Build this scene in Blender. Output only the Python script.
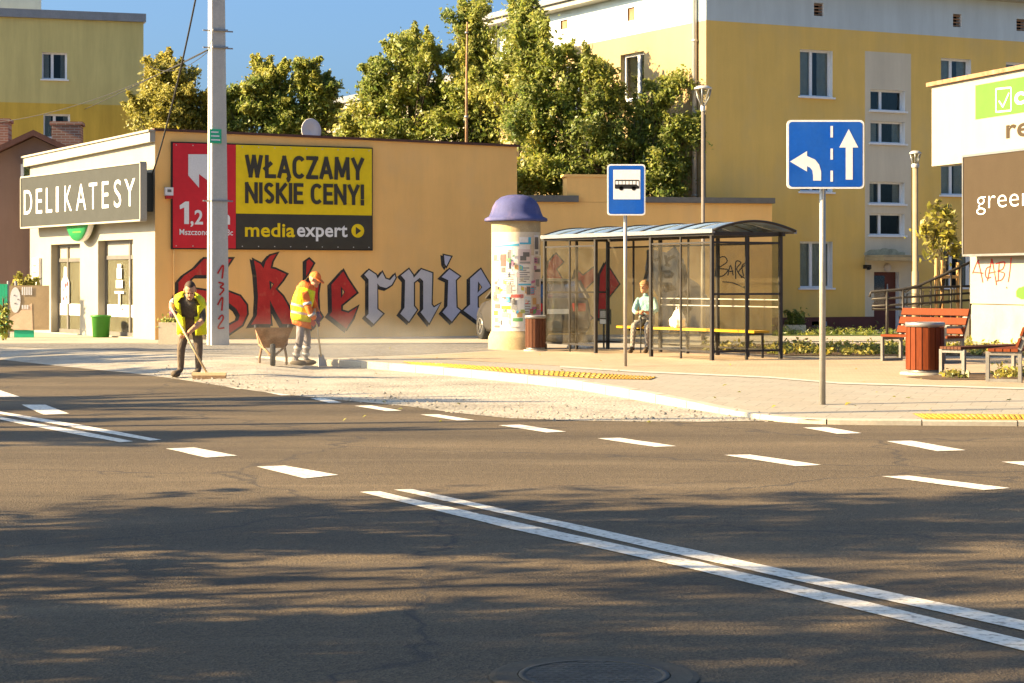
import bpy, bmesh, math, random
import numpy as np
from mathutils import Vector, Matrix
from mathutils.geometry import tessellate_polygon
from mathutils.bvhtree import BVHTree
R = math.radians
PI = math.pi
sc = bpy.context.scene
col = sc.collection
for o in list(bpy.data.objects):
    bpy.data.objects.remove(o)

# ---------------------------------------------------------------- camera
CH, F, HY = 1.55, 2000.0, 280.0          # eye height (m), focal length (px), horizon row
cd = bpy.data.cameras.new("camera"); cam = bpy.data.objects.new("camera", cd); col.objects.link(cam)
cam.location = (0, 0, CH); cam.rotation_euler = (R(90), 0, 0)
cd.sensor_width = 36; cd.lens = F / 1024 * 36; cd.shift_y = (HY - 341.5) / 1024
cd.clip_start = .1; cd.clip_end = 3000
sc.camera = cam
# ---------------------------------------------------------------- light
SUN_EL = 25.0
SDX, SDY = -.985, -.17                    # horizontal direction towards the sun
wd = bpy.data.worlds.new("World"); sc.world = wd; wd.use_nodes = True
nt = wd.node_tree
sky = nt.nodes.new("ShaderNodeTexSky"); sky.sky_type = 'NISHITA'; sky.sun_disc = False
sky.sun_elevation = R(SUN_EL); sky.sun_rotation = math.atan2(SDX, SDY)
sky.air_density = .65; sky.dust_density = 4.0; sky.ozone_density = 7; sky.altitude = 0
bg = nt.nodes['Background']; bg.inputs['Strength'].default_value = .062
wb = nt.nodes.new('ShaderNodeMixRGB'); wb.blend_type = 'MULTIPLY'; wb.inputs[0].default_value = 1; wb.inputs[2].default_value = (1.0, 1.03, .90, 1)   # daylight white balance
nt.links.new(sky.outputs[0], wb.inputs[1]); nt.links.new(wb.outputs[0], bg.inputs[0])
sd = bpy.data.lights.new("sun", 'SUN'); sun = bpy.data.objects.new("sun", sd); col.objects.link(sun)
sd.energy = 4.2; sd.angle = R(.53); sd.color = (1, .74, .40)
sv = Vector((SDX * math.cos(R(SUN_EL)), SDY * math.cos(R(SUN_EL)), math.sin(R(SUN_EL))))
sun.rotation_euler = sv.to_track_quat('Z', 'Y').to_euler(); sun.location = (-20, -5, 30)
vs = sc.view_settings
vs.view_transform = 'Standard'; vs.look = 'None'; vs.gamma = 1; vs.use_curve_mapping = False
vs.exposure = 2.42
sc.cycles.use_denoising = True
sc.cycles.max_bounces = 8; sc.cycles.transparent_max_bounces = 12
sc.cycles.sample_clamp_indirect = 4

# ---------------------------------------------------------------- helpers
def PD(px, py, D):
    return Vector(((px - 512) * D / F, D, CH - (py - HY) * D / F))
def P(px, py, z=0.0):
    return PD(px, py, (CH - z) * F / (py - HY))

class Fr:
    """vertical plane: origin, direction u; local x along u, local y inwards, z up"""
    def __init__(s, x, y, ux, uy, z0=.12):
        l = math.hypot(ux, uy); s.o = Vector((x, y, z0)); s.u = (ux / l, uy / l); s.a = math.atan2(uy, ux); s.z0 = z0
    def px(s, x, y, off=0.0):
        ux, uy = s.u; ox, oy = s.o.x - uy * off, s.o.y + ux * off
        k = (x - 512) / F                     # (ox+t ux) = k (oy + t uy)
        t = (k * oy - ox) / (ux - k * uy); D = oy + t * uy
        return t, CH - (y - HY) * D / F - s.z0
    def rect(s, x0, y0, x1, y1, off=0.0):     # pixel box -> s0,s1,z0,z1
        xm, ym = (x0 + x1) / 2, (y0 + y1) / 2
        return s.px(x0, ym, off)[0], s.px(x1, ym, off)[0], s.px(xm, y1, off)[1], s.px(xm, y0, off)[1]
    def loc(s): return s.o, s.a

class MB:
    def __init__(s): s.v = []; s.f = []; s.m = []; s.sm = []
    def add(s, vs, fs, mi=0, M=None, smooth=False):
        b = len(s.v)
        for p in vs:
            p = Vector(p); s.v.append(M @ p if M is not None else p)
        for k, f in enumerate(fs):
            s.f.append([b + i for i in f]); s.m.append(mi if not hasattr(mi, '__len__') else mi[k]); s.sm.append(smooth)
        return s
    def box(s, x0, x1, y0, y1, z0, z1, mi=0, M=None):
        v = [(x, y, z) for z in (z0, z1) for y in (y0, y1) for x in (x0, x1)]
        return s.add(v, [(0, 2, 3, 1), (4, 5, 7, 6), (0, 1, 5, 4), (2, 6, 7, 3), (0, 4, 6, 2), (1, 3, 7, 5)], mi, M)
    def quad(s, a, b, c, d, mi=0): return s.add([a, b, c, d], [(0, 1, 2, 3)], mi)
    def bar(s, a, b, w, h, mi=0, up=(0, 0, 1)):
        a, b = Vector(a), Vector(b); d = (b - a); L = d.length; d.normalize(); up = Vector(up)
        if abs(d.dot(up)) > .98: up = Vector((0, 1, 0))
        x = d.cross(up).normalized(); y = x.cross(d).normalized()
        M = Matrix(((x.x, y.x, d.x, a.x), (x.y, y.y, d.y, a.y), (x.z, y.z, d.z, a.z), (0, 0, 0, 1)))
        return s.box(-w / 2, w / 2, -h / 2, h / 2, 0, L, mi, M)
    def tube(s, pts, rad, n=10, mi=0, cap=True, ell=1.0):
        pts = [Vector(p) for p in pts]
        if not hasattr(rad, '__len__'): rad = [rad] * len(pts)
        vs, fs = [], []; ref = None
        for i, p in enumerate(pts):
            d = (pts[min(i + 1, len(pts) - 1)] - pts[max(i - 1, 0)]).normalized()
            if ref is None: ref = Vector((1, 0, 0)) if abs(d.x) < .8 else Vector((0, 1, 0))
            x = (ref - d * ref.dot(d)).normalized(); y = d.cross(x); ref = x
            for k in range(n):
                a = 2 * PI * k / n; vs.append(p + x * math.cos(a) * rad[i] + y * math.sin(a) * rad[i] * ell)
        for i in range(len(pts) - 1):
            for k in range(n):
                k2 = (k + 1) % n; fs.append((i * n + k, i * n + k2, (i + 1) * n + k2, (i + 1) * n + k))
        s.add(vs, fs, mi, None, True)
        if cap:
            b = len(s.v) - len(vs)
            s.f.append([b + k for k in range(n)][::-1]); s.m.append(mi); s.sm.append(False)
            s.f.append([b + (len(pts) - 1) * n + k for k in range(n)]); s.m.append(mi); s.sm.append(False)
        return s
    def lathe(s, prof, n=32, mi=0, M=None, smooth=True, ax=(0, 0)):
        vs, fs = [], []
        for r, z in prof:
            for k in range(n):
                a = 2 * PI * k / n; vs.append((ax[0] + r * math.cos(a), ax[1] + r * math.sin(a), z))
        for i in range(len(prof) - 1):
            for k in range(n):
                k2 = (k + 1) % n; fs.append((i * n + k, i * n + k2, (i + 1) * n + k2, (i + 1) * n + k))
        return s.add(vs, fs, mi, M, smooth)
    def cyl(s, x, y, z0, z1, r, n=20, mi=0, M=None):
        s.lathe([(1e-4, z0), (r, z0), (r, z0 + 1e-4), (r, z1 - 1e-4), (r, z1), (1e-4, z1)], n, mi, M, True, (x, y)); return s
    def ball(s, c, rx, ry, rz, n=14, mi=0, M=None):
        prof = []; m = n // 2 + 2
        vs, fs = [], []
        for i in range(m + 1):
            t = PI * i / m
            for k in range(n):
                a = 2 * PI * k / n
                vs.append((c[0] + rx * math.sin(t) * math.cos(a), c[1] + ry * math.sin(t) * math.sin(a), c[2] + rz * math.cos(t)))
        for i in range(m):
            for k in range(n):
                k2 = (k + 1) % n; fs.append((i * n + k, (i + 1) * n + k, (i + 1) * n + k2, i * n + k2))
        return s.add(vs, fs, mi, M, True)
    def poly2(s, loops, fn, mi=0):
        """flat polygon (outer loop + holes) of 2-D points, placed by fn(a,b)->xyz"""
        l3 = [[Vector((p[0], p[1], 0)) for p in lp] for lp in loops]
        tri = tessellate_polygon(l3); pts = [p for lp in loops for p in lp]
        vs = [fn(*p) for p in pts]; fs = []
        for t in tri:
            a, b, c = (pts[i] for i in t)
            ar = (b[0] - a[0]) * (c[1] - a[1]) - (b[1] - a[1]) * (c[0] - a[0])
            fs.append(t if ar > 0 else t[::-1])
        return s.add(vs, fs, mi)
    def prism(s, loop, fn, d0, d1, mi=0):
        """2-D outline extruded: fn(a,b,d)"""
        ar = sum(loop[i - 1][0] * loop[i][1] - loop[i][0] * loop[i - 1][1] for i in range(len(loop)))
        if ar < 0: loop = loop[::-1]
        n = len(loop)
        s.poly2([loop], lambda a, b: fn(a, b, d0), mi); b0 = len(s.v) - n
        vs = [fn(a, b, d1) for a, b in loop]; b1 = len(s.v); s.v += [Vector(p) for p in vs]
        tri = tessellate_polygon([[Vector((p[0], p[1], 0)) for p in loop]])
        for t in tri:
            s.f.append([b1 + i for i in t][::-1]); s.m.append(mi); s.sm.append(False)
        for i in range(n):
            j = (i + 1) % n; s.f.append([b0 + i, b1 + i, b1 + j, b0 + j]); s.m.append(mi); s.sm.append(False)
        return s
    def build(s, name, mats, parent=None, loc=None, fix=True):
        me = bpy.data.meshes.new(name); me.from_pydata([tuple(p) for p in s.v], [], s.f)
        mats = mats if isinstance(mats, (list, tuple)) else [mats]
        for m in mats: me.materials.append(m)
        me.polygons.foreach_set('material_index', s.m); me.polygons.foreach_set('use_smooth', s.sm)
        if fix:
            bm = bmesh.new(); bm.from_mesh(me); bmesh.ops.recalc_face_normals(bm, faces=bm.faces); bm.to_mesh(me); bm.free()
        me.update()
        o = bpy.data.objects.new(name, me); col.objects.link(o)
        if parent is not None: o.parent = parent
        if loc is not None: o.location = loc
        return o

def tag(o, label, cat, group=None):
    o['label'] = label; o['category'] = cat
    if group: o['group'] = group
    return o
def thing(name, label, cat, loc=(0, 0, 0), rz=0, group=None):
    o = bpy.data.objects.new(name, None); col.objects.link(o); o.empty_display_size = .2
    o.location = loc; o.rotation_euler = (0, 0, rz)
    return tag(o, label, cat, group)
def at(fr, name, label, cat, group=None): return thing(name, label, cat, fr.o, fr.a, group)
def structure(o): o['kind'] = 'structure'; return o
def stuff(o): o['kind'] = 'stuff'; return o
def copy_tree(o, parent=None):
    c = o.copy(); col.objects.link(c)
    if parent is not None: c.parent = parent
    for ch in list(o.children): copy_tree(ch, c)
    return c

_txt = {}
def glyphs(body, bold=.015):
    k = (body, bold)
    if k not in _txt:
        cu = bpy.data.curves.new('t', 'FONT'); cu.body = body; cu.offset = max(-.03, min(bold, .022)); cu.space_character = 1.04; cu.resolution_u = 4
        o = bpy.data.objects.new('t', cu); col.objects.link(o)
        dg = bpy.context.evaluated_depsgraph_get()
        me = bpy.data.meshes.new_from_object(o.evaluated_get(dg))
        _txt[k] = ([tuple(v.co[:2]) for v in me.vertices], [tuple(p.vertices) for p in me.polygons])
        bpy.data.objects.remove(o); bpy.data.curves.remove(cu); bpy.data.meshes.remove(me)
    return _txt[k]
def text(mb, body, s0, s1, z0, z1, fn, mi=0, bold=.015, ref=.729):
    """text from s0 to s1, baseline z0, capital height up to z1"""
    v, f = glyphs(body, bold); a = min(p[0] for p in v); b = max(p[0] for p in v)
    kx = (s1 - s0) / (b - a); kz = (z1 - z0) / ref
    mb.add([fn(s0 + (p[0] - a) * kx, z0 + p[1] * kz) for p in v], f, mi)

# condensed bold capitals as strokes in a unit box, for the banner
def _arc(cx, cy, rx, ry, a0, a1, n=9): return [(cx + rx * math.cos(R(a0 + (a1 - a0) * i / n)), cy + ry * math.sin(R(a0 + (a1 - a0) * i / n))) for i in range(n + 1)]
STROKES = {
 'W': (1.45, [[(0, 1), (.26, 0)], [(.26, 0), (.5, 1)], [(.5, 1), (.74, 0)], [(.74, 0), (1, 1)]]), 'L': (.8, [[(0, 1), (0, 0)], [(0, 0), (1, 0)]]),
 'Ł': (.85, [[(.1, 1), (.1, 0)], [(.1, 0), (1, 0)], [(-.12, .38), (.55, .66)]]), 'A': (1.05, [[(0, 0), (.5, 1)], [(.5, 1), (1, 0)], [(.2, .28), (.8, .28)]]),
 'Ą': (1.05, [[(0, 0), (.5, 1)], [(.5, 1), (1, 0)], [(.2, .28), (.8, .28)], [(1, 0), (.86, -.16), (1.02, -.22)]]),
 'C': (.92, [_arc(.55, .66, .55, .34, 40, 180) + _arc(.55, .34, .55, .34, 180, 320)]), 'Z': (.88, [[(0, 1), (1, 1)], [(1, 1), (0, 0)], [(0, 0), (1, 0)]]),
 'M': (1.3, [[(0, 0), (.06, 1)], [(.06, 1), (.5, .12)], [(.5, .12), (.94, 1)], [(.94, 1), (1, 0)]]), 'Y': (1.0, [[(0, 1), (.5, .42)], [(1, 1), (.5, .42)], [(.5, .5), (.5, 0)]]),
 'N': (1.05, [[(0, 0), (0, 1)], [(0, 1), (1, 0)], [(1, 0), (1, 1)]]), 'I': (.02, [[(.5, 0), (.5, 1)]]), '!': (.02, [[(.5, .34), (.5, 1)], [(.5, -.02), (.5, .1)]]),
 'S': (.82, [_arc(.5, .755, .46, .245, 35, 200) + _arc(.5, .245, .46, .245, 20, -145)]), 'K': (.95, [[(0, 0), (0, 1)], [(.95, 1), (.1, .48)], [(.22, .58), (1, 0)]]),
 'E': (.74, [[(0, 0), (0, 1)], [(0, 1), (1, 1)], [(0, .52), (.88, .52)], [(0, 0), (1, 0)]]), ' ': (.18, [])}
def block_text(mb, body, s0, s1, z0, z1, fn, th=.40, gap=.34, mi=0):
    """th: stroke width, gap: space between letters, in units of a letter's width"""
    tot = sum(STROKES[c][0] + th for c in body) + gap * .38 * (len(body) - 1); k = (s1 - s0) / tot; t_ = th * k; x = s0; n_ = 0
    for c in body:
        w, ls = STROKES[c]; w *= k
        for ln in ls:
            q = [Vector((x + t_ / 2 + p[0] * w, z0 + t_ / 2 + p[1] * (z1 - z0 - t_))) for p in ln]
            for i, (a, b) in enumerate(zip(q, q[1:])):
                d = (b - a).normalized(); nn = Vector((-d.y, d.x)) * t_ / 2; diag = len(ln) == 2 and abs(d.x) > .08 and abs(d.y) > .08
                e = d * t_ * (.12 if len(ln) > 2 else .5) if not diag else d * t_ * .42
                n_ += 1; o = -.0002 * n_
                mb.add([(lambda r: (r[0], r[1] + o, r[2]))(fn(p.x, p.y)) for p in (a - nn - e, b - nn + e, b + nn + e, a + nn - e)], [(0, 1, 2, 3)], mi)
        x += w + t_ + gap * .38 * k
# ---------------------------------------------------------------- materials
class NT:
    def __init__(s, name):
        s.m = bpy.data.materials.new(name); s.m.use_nodes = True; s.t = s.m.node_tree; s.b = s.t.nodes['Principled BSDF']
        s.out = s.t.nodes['Material Output']
    def n(s, typ, **kw):
        nd = s.t.nodes.new('ShaderNode' + typ)
        for k, v in kw.items(): setattr(nd, k, v)
        return nd
    def l(s, a, b): s.t.links.new(a, b)
    def co(s, scale=(1, 1, 1), obj=True):
        tc = s.n('TexCoord'); mp = s.n('Mapping'); mp.inputs['Scale'].default_value = scale
        s.l(tc.outputs['Object'], mp.inputs['Vector']); return mp.outputs[0]
    def noise(s, scale, detail=4, vec=None, rough=.55):
        nd = s.n('TexNoise'); nd.inputs['Scale'].default_value = scale; nd.inputs['Detail'].default_value = detail
        nd.inputs['Roughness'].default_value = rough
        s.l(vec if vec is not None else s.co(), nd.inputs['Vector']); return nd.outputs['Fac']
    def ramp(s, fac, stops):
        r = s.n('ValToRGB'); e = r.color_ramp.elements
        while len(e) < len(stops): e.new(.5)
        for k, (p, c) in enumerate(stops):
            e[k].position = p; e[k].color = (*c, 1) if hasattr(c, '__len__') else (c, c, c, 1)
        s.l(fac, r.inputs[0]); return r.outputs[0]
    def mix(s, a, b, fac, mode='MIX'):
        m = s.n('MixRGB', blend_type=mode)
        for i, x in ((1, a), (2, b)):
            if hasattr(x, 'links'): s.l(x, m.inputs[i])
            else: m.inputs[i].default_value = (*x, 1)
        if hasattr(fac, 'links'): s.l(fac, m.inputs[0])
        else: m.inputs[0].default_value = fac
        return m.outputs[0]
    def bump(s, h, st=.3, d=.01):
        b = s.n('Bump'); b.inputs['Strength'].default_value = st; b.inputs['Distance'].default_value = d
        s.l(h, b.inputs['Height']); s.l(b.outputs[0], s.b.inputs['Normal'])
    def set(s, **kw):
        for k, v in kw.items(): s.b.inputs[k].default_value = v
        return s

def sh(c, k): return tuple(max(0, min(1, x * k)) for x in c)
def pm(name, c, rough=.6, var=.12, scale=2.5, fine=30, fvar=.06, bump=0, bd=.004, metal=0, spec=.25, streak=0, dirt=None, dscale=1.2, dth=(.55, .75), damt=.6, wrinkle=0):
    """painted / plain surface with real colour variation"""
    t = NT(name); v = t.co()
    a = t.mix(sh(c, 1 - var), sh(c, 1 + var), t.ramp(t.noise(scale, 5, v), [(.3, 0), (.7, 1)]))
    a = t.mix(a, t.ramp(t.noise(fine, 3, v), [(.3, 1 - 2 * fvar), (.7, 1.0)]), 1.0, 'MULTIPLY')
    if streak:
        a = t.mix(a, t.ramp(t.noise(1.1, 7, t.co((2.1, 2.1, .22)), .7), [(.38, 1 - streak), (.62, 1.0)]), 1.0, 'MULTIPLY')
    if dirt:
        a = t.mix(a, dirt, t.ramp(t.noise(dscale, 6, t.co((1, 1, .7))), [(dth[0], 0), (dth[1], damt)]))
    t.l(a, t.b.inputs['Base Color']); t.set(Roughness=rough, Metallic=metal)
    t.b.inputs['Specular IOR Level'].default_value = spec
    if wrinkle: t.bump(t.noise(wrinkle, 5, t.co((1, 1, .55)), .6), 1.0, .05)
    elif bump: t.bump(t.noise(fine * 1.5, 4, v), bump, bd)
    return t.m
def pane_mat(name, tint=(.02, .025, .03), refl=.55):
    t = NT(name); v = t.co()
    g = t.n('BsdfGlossy'); g.inputs['Roughness'].default_value = .03; g.inputs['Color'].default_value = (.9, .95, 1, 1)
    tr = t.n('BsdfTransparent'); tr.inputs['Color'].default_value = (.75, .78, .76, 1)
    fr = t.n('LayerWeight'); fr.inputs['Blend'].default_value = refl
    mx = t.n('MixShader'); t.l(fr.outputs['Fresnel'], mx.inputs[0]); t.l(tr.outputs[0], mx.inputs[1]); t.l(g.outputs[0], mx.inputs[2])
    t.l(mx.outputs[0], t.out.inputs[0]); return t.m
def dusty_mat(name, dust=(.45, .38, .28), amt=.3, base=.08, refl=.3, tint=(.9, .9, .86)):
    t = NT(name); v = t.co()
    d = t.n('BsdfDiffuse'); d.inputs[0].default_value = (*dust, 1)
    tr = t.n('BsdfTransparent'); tr.inputs[0].default_value = (*tint, 1)
    nz = t.ramp(t.noise(2.2, 8, v, .7), [(.35, base), (.75, amt)])
    m1 = t.n('MixShader'); t.l(nz, m1.inputs[0]); t.l(tr.outputs[0], m1.inputs[1]); t.l(d.outputs[0], m1.inputs[2])
    g = t.n('BsdfGlossy'); g.inputs['Roughness'].default_value = .062
    fr = t.n('LayerWeight'); fr.inputs['Blend'].default_value = refl
    m2 = t.n('MixShader'); t.l(fr.outputs['Fresnel'], m2.inputs[0]); t.l(m1.outputs[0], m2.inputs[1]); t.l(g.outputs[0], m2.inputs[2])
    t.l(m2.outputs[0], t.out.inputs[0]); return t.m
def leaf_mat(name, c0, c1, c2, trans=.35):
    t = NT(name)
    at_ = t.n('Attribute'); at_.attribute_name = 'tint'
    c = t.ramp(at_.outputs['Fac'], [(0, c0), (.55, c1), (1, c2)])
    d = t.n('BsdfPrincipled'); d.inputs['Roughness'].default_value = .45; t.l(c, d.inputs['Base Color'])
    tl = t.n('BsdfTranslucent'); t.l(t.mix(c, (1, 1, .5), .25, 'MIX'), tl.inputs[0])
    m = t.n('MixShader'); m.inputs[0].default_value = trans
    t.l(d.outputs[0], m.inputs[1]); t.l(tl.outputs[0], m.inputs[2]); t.l(m.outputs[0], t.out.inputs[0]); return t.m

def asphalt():
    t = NT('asphalt'); v = t.co()
    a = t.ramp(t.noise(.35, 6, t.co((.5, 1.2, 1))), [(.3, (.073, .055, .033)), (.7, (.110, .082, .048))])
    sp = t.n('TexVoronoi'); sp.inputs['Scale'].default_value = 70; t.l(v, sp.inputs['Vector'])
    a = t.mix(a, t.ramp(sp.outputs['Color'], [(.1, .55), (.5, 1), (.95, 1.5)]), .8, 'MULTIPLY')
    a = t.mix(a, t.ramp(t.noise(160, 2, v), [(.35, .75), (.65, 1.2)]), .7, 'MULTIPLY')
    # pale dust blown from the unfinished bay, tyre-polished tracks
    a = t.mix(a, (.23, .18, .115), t.ramp(t.noise(.9, 7, t.co((.35, 1.6, 1)), .65), [(.52, 0), (.8, .4)]))
    # wheel tracks, patched areas and oil spots
    a = t.mix(a, t.ramp(t.noise(.55, 3, t.co((.12, 1.5, 1)), .5), [(.35, .74), (.65, 1.18)]), .9, 'MULTIPLY')
    a = t.mix(a, (.045, .038, .030), t.ramp(t.noise(1.7, 3, t.co((1, 1.6, 1))), [(.70, 0), (.78, .5)]))
    # a few cracks
    w = t.n('TexVoronoi', feature='DISTANCE_TO_EDGE'); w.inputs['Scale'].default_value = .22
    nz = t.n('TexNoise'); nz.inputs['Scale'].default_value = 1.2; nz.inputs['Detail'].default_value = 6; t.l(v, nz.inputs['Vector'])
    vm = t.n('VectorMath', operation='ADD'); t.l(v, vm.inputs[0]); t.l(nz.outputs['Color'], vm.inputs[1]); t.l(vm.outputs[0], w.inputs['Vector'])
    a = t.mix(a, (.03, .027, .024), t.ramp(w.outputs['Distance'], [(0, .8), (.007, 0)]))
    t.l(a, t.b.inputs['Base Color']); t.set(Roughness=.8); t.b.inputs['Specular IOR Level'].default_value = .35
    h = t.mix(t.noise(110, 3, v), sp.outputs['Distance'], .5)
    t.bump(h, .7, .012); return t.m
def cobble(name, c0, c1, sand, scale, amt=.5, sandth=(.4, .65)):
    t = NT(name); v = t.co()
    vo = t.n('TexVoronoi'); vo.inputs['Scale'].default_value = scale; t.l(v, vo.inputs['Vector'])
    ve = t.n('TexVoronoi', feature='DISTANCE_TO_EDGE'); ve.inputs['Scale'].default_value = scale; t.l(v, ve.inputs['Vector'])
    a = t.mix(c0, c1, vo.outputs['Color'])
    a = t.mix(sh(c0, .45), a, t.ramp(ve.outputs['Distance'], [(0, 0), (.12, 1)]))
    a = t.mix(a, sand, t.ramp(t.noise(.8, 7, v, .65), [(sandth[0], 0), (sandth[1], amt)]))
    a = t.mix(a, t.ramp(t.noise(40, 3, v), [(.3, .8), (.7, 1.1)]), 1, 'MULTIPLY')
    t.l(a, t.b.inputs['Base Color']); t.set(Roughness=.85)
    t.bump(t.mix(t.ramp(ve.outputs['Distance'], [(0, 0), (.25, 1)]), t.noise(1.6, 5, v), .35), .38, .025); return t.m
def pavers(name, c0, c1, mortar, w=.2, h=.1, rot=0, stain=(.3, .25, .18)):
    t = NT(name); tc = t.n('TexCoord'); mp = t.n('Mapping'); mp.inputs['Rotation'].default_value = (0, 0, rot); t.l(tc.outputs['Object'], mp.inputs[0]); v = mp.outputs[0]
    b = t.n('TexBrick'); b.inputs['Scale'].default_value = 1; b.inputs['Brick Width'].default_value = w; b.inputs['Row Height'].default_value = h
    b.inputs['Mortar Size'].default_value = .006; b.inputs['Color1'].default_value = (*c0, 1); b.inputs['Color2'].default_value = (*c1, 1); b.inputs['Mortar'].default_value = (*mortar, 1)
    t.l(v, b.inputs['Vector'])
    a = t.mix(b.outputs['Color'], stain, t.ramp(t.noise(.5, 7, t.co(), .62), [(.45, 0), (.75, .5)]))
    a = t.mix(a, t.ramp(t.noise(25, 4, t.co()), [(.3, .85), (.7, 1.06)]), 1, 'MULTIPLY')
    t.l(a, t.b.inputs['Base Color']); t.set(Roughness=.85)
    t.bump(b.outputs['Fac'], -.3, .004); return t.m
def brick_wall(name, c0, c1, mortar):
    t = NT(name); tc = t.n('TexCoord'); mp = t.n('Mapping'); mp.inputs['Rotation'].default_value = (R(90), 0, 0); t.l(tc.outputs['Object'], mp.inputs[0])
    b = t.n('TexBrick'); b.inputs['Scale'].default_value = 1; b.inputs['Brick Width'].default_value = .25; b.inputs['Row Height'].default_value = .075
    b.inputs['Mortar Size'].default_value = .01; b.inputs['Color1'].default_value = (*c0, 1); b.inputs['Color2'].default_value = (*c1, 1); b.inputs['Mortar'].default_value = (*mortar, 1)
    t.l(mp.outputs[0], b.inputs['Vector']); t.l(b.outputs['Color'], t.b.inputs['Base Color']); t.set(Roughness=.85); return t.m
def wood(name, c, var=.3):
    t = NT(name); a = t.mix(sh(c, 1 - var), sh(c, 1 + var), t.noise(9, 6, t.co((4, 4, .6))))
    t.l(a, t.b.inputs['Base Color']); t.set(Roughness=.75); t.b.inputs['Specular IOR Level'].default_value = .15; return t.m

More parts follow.
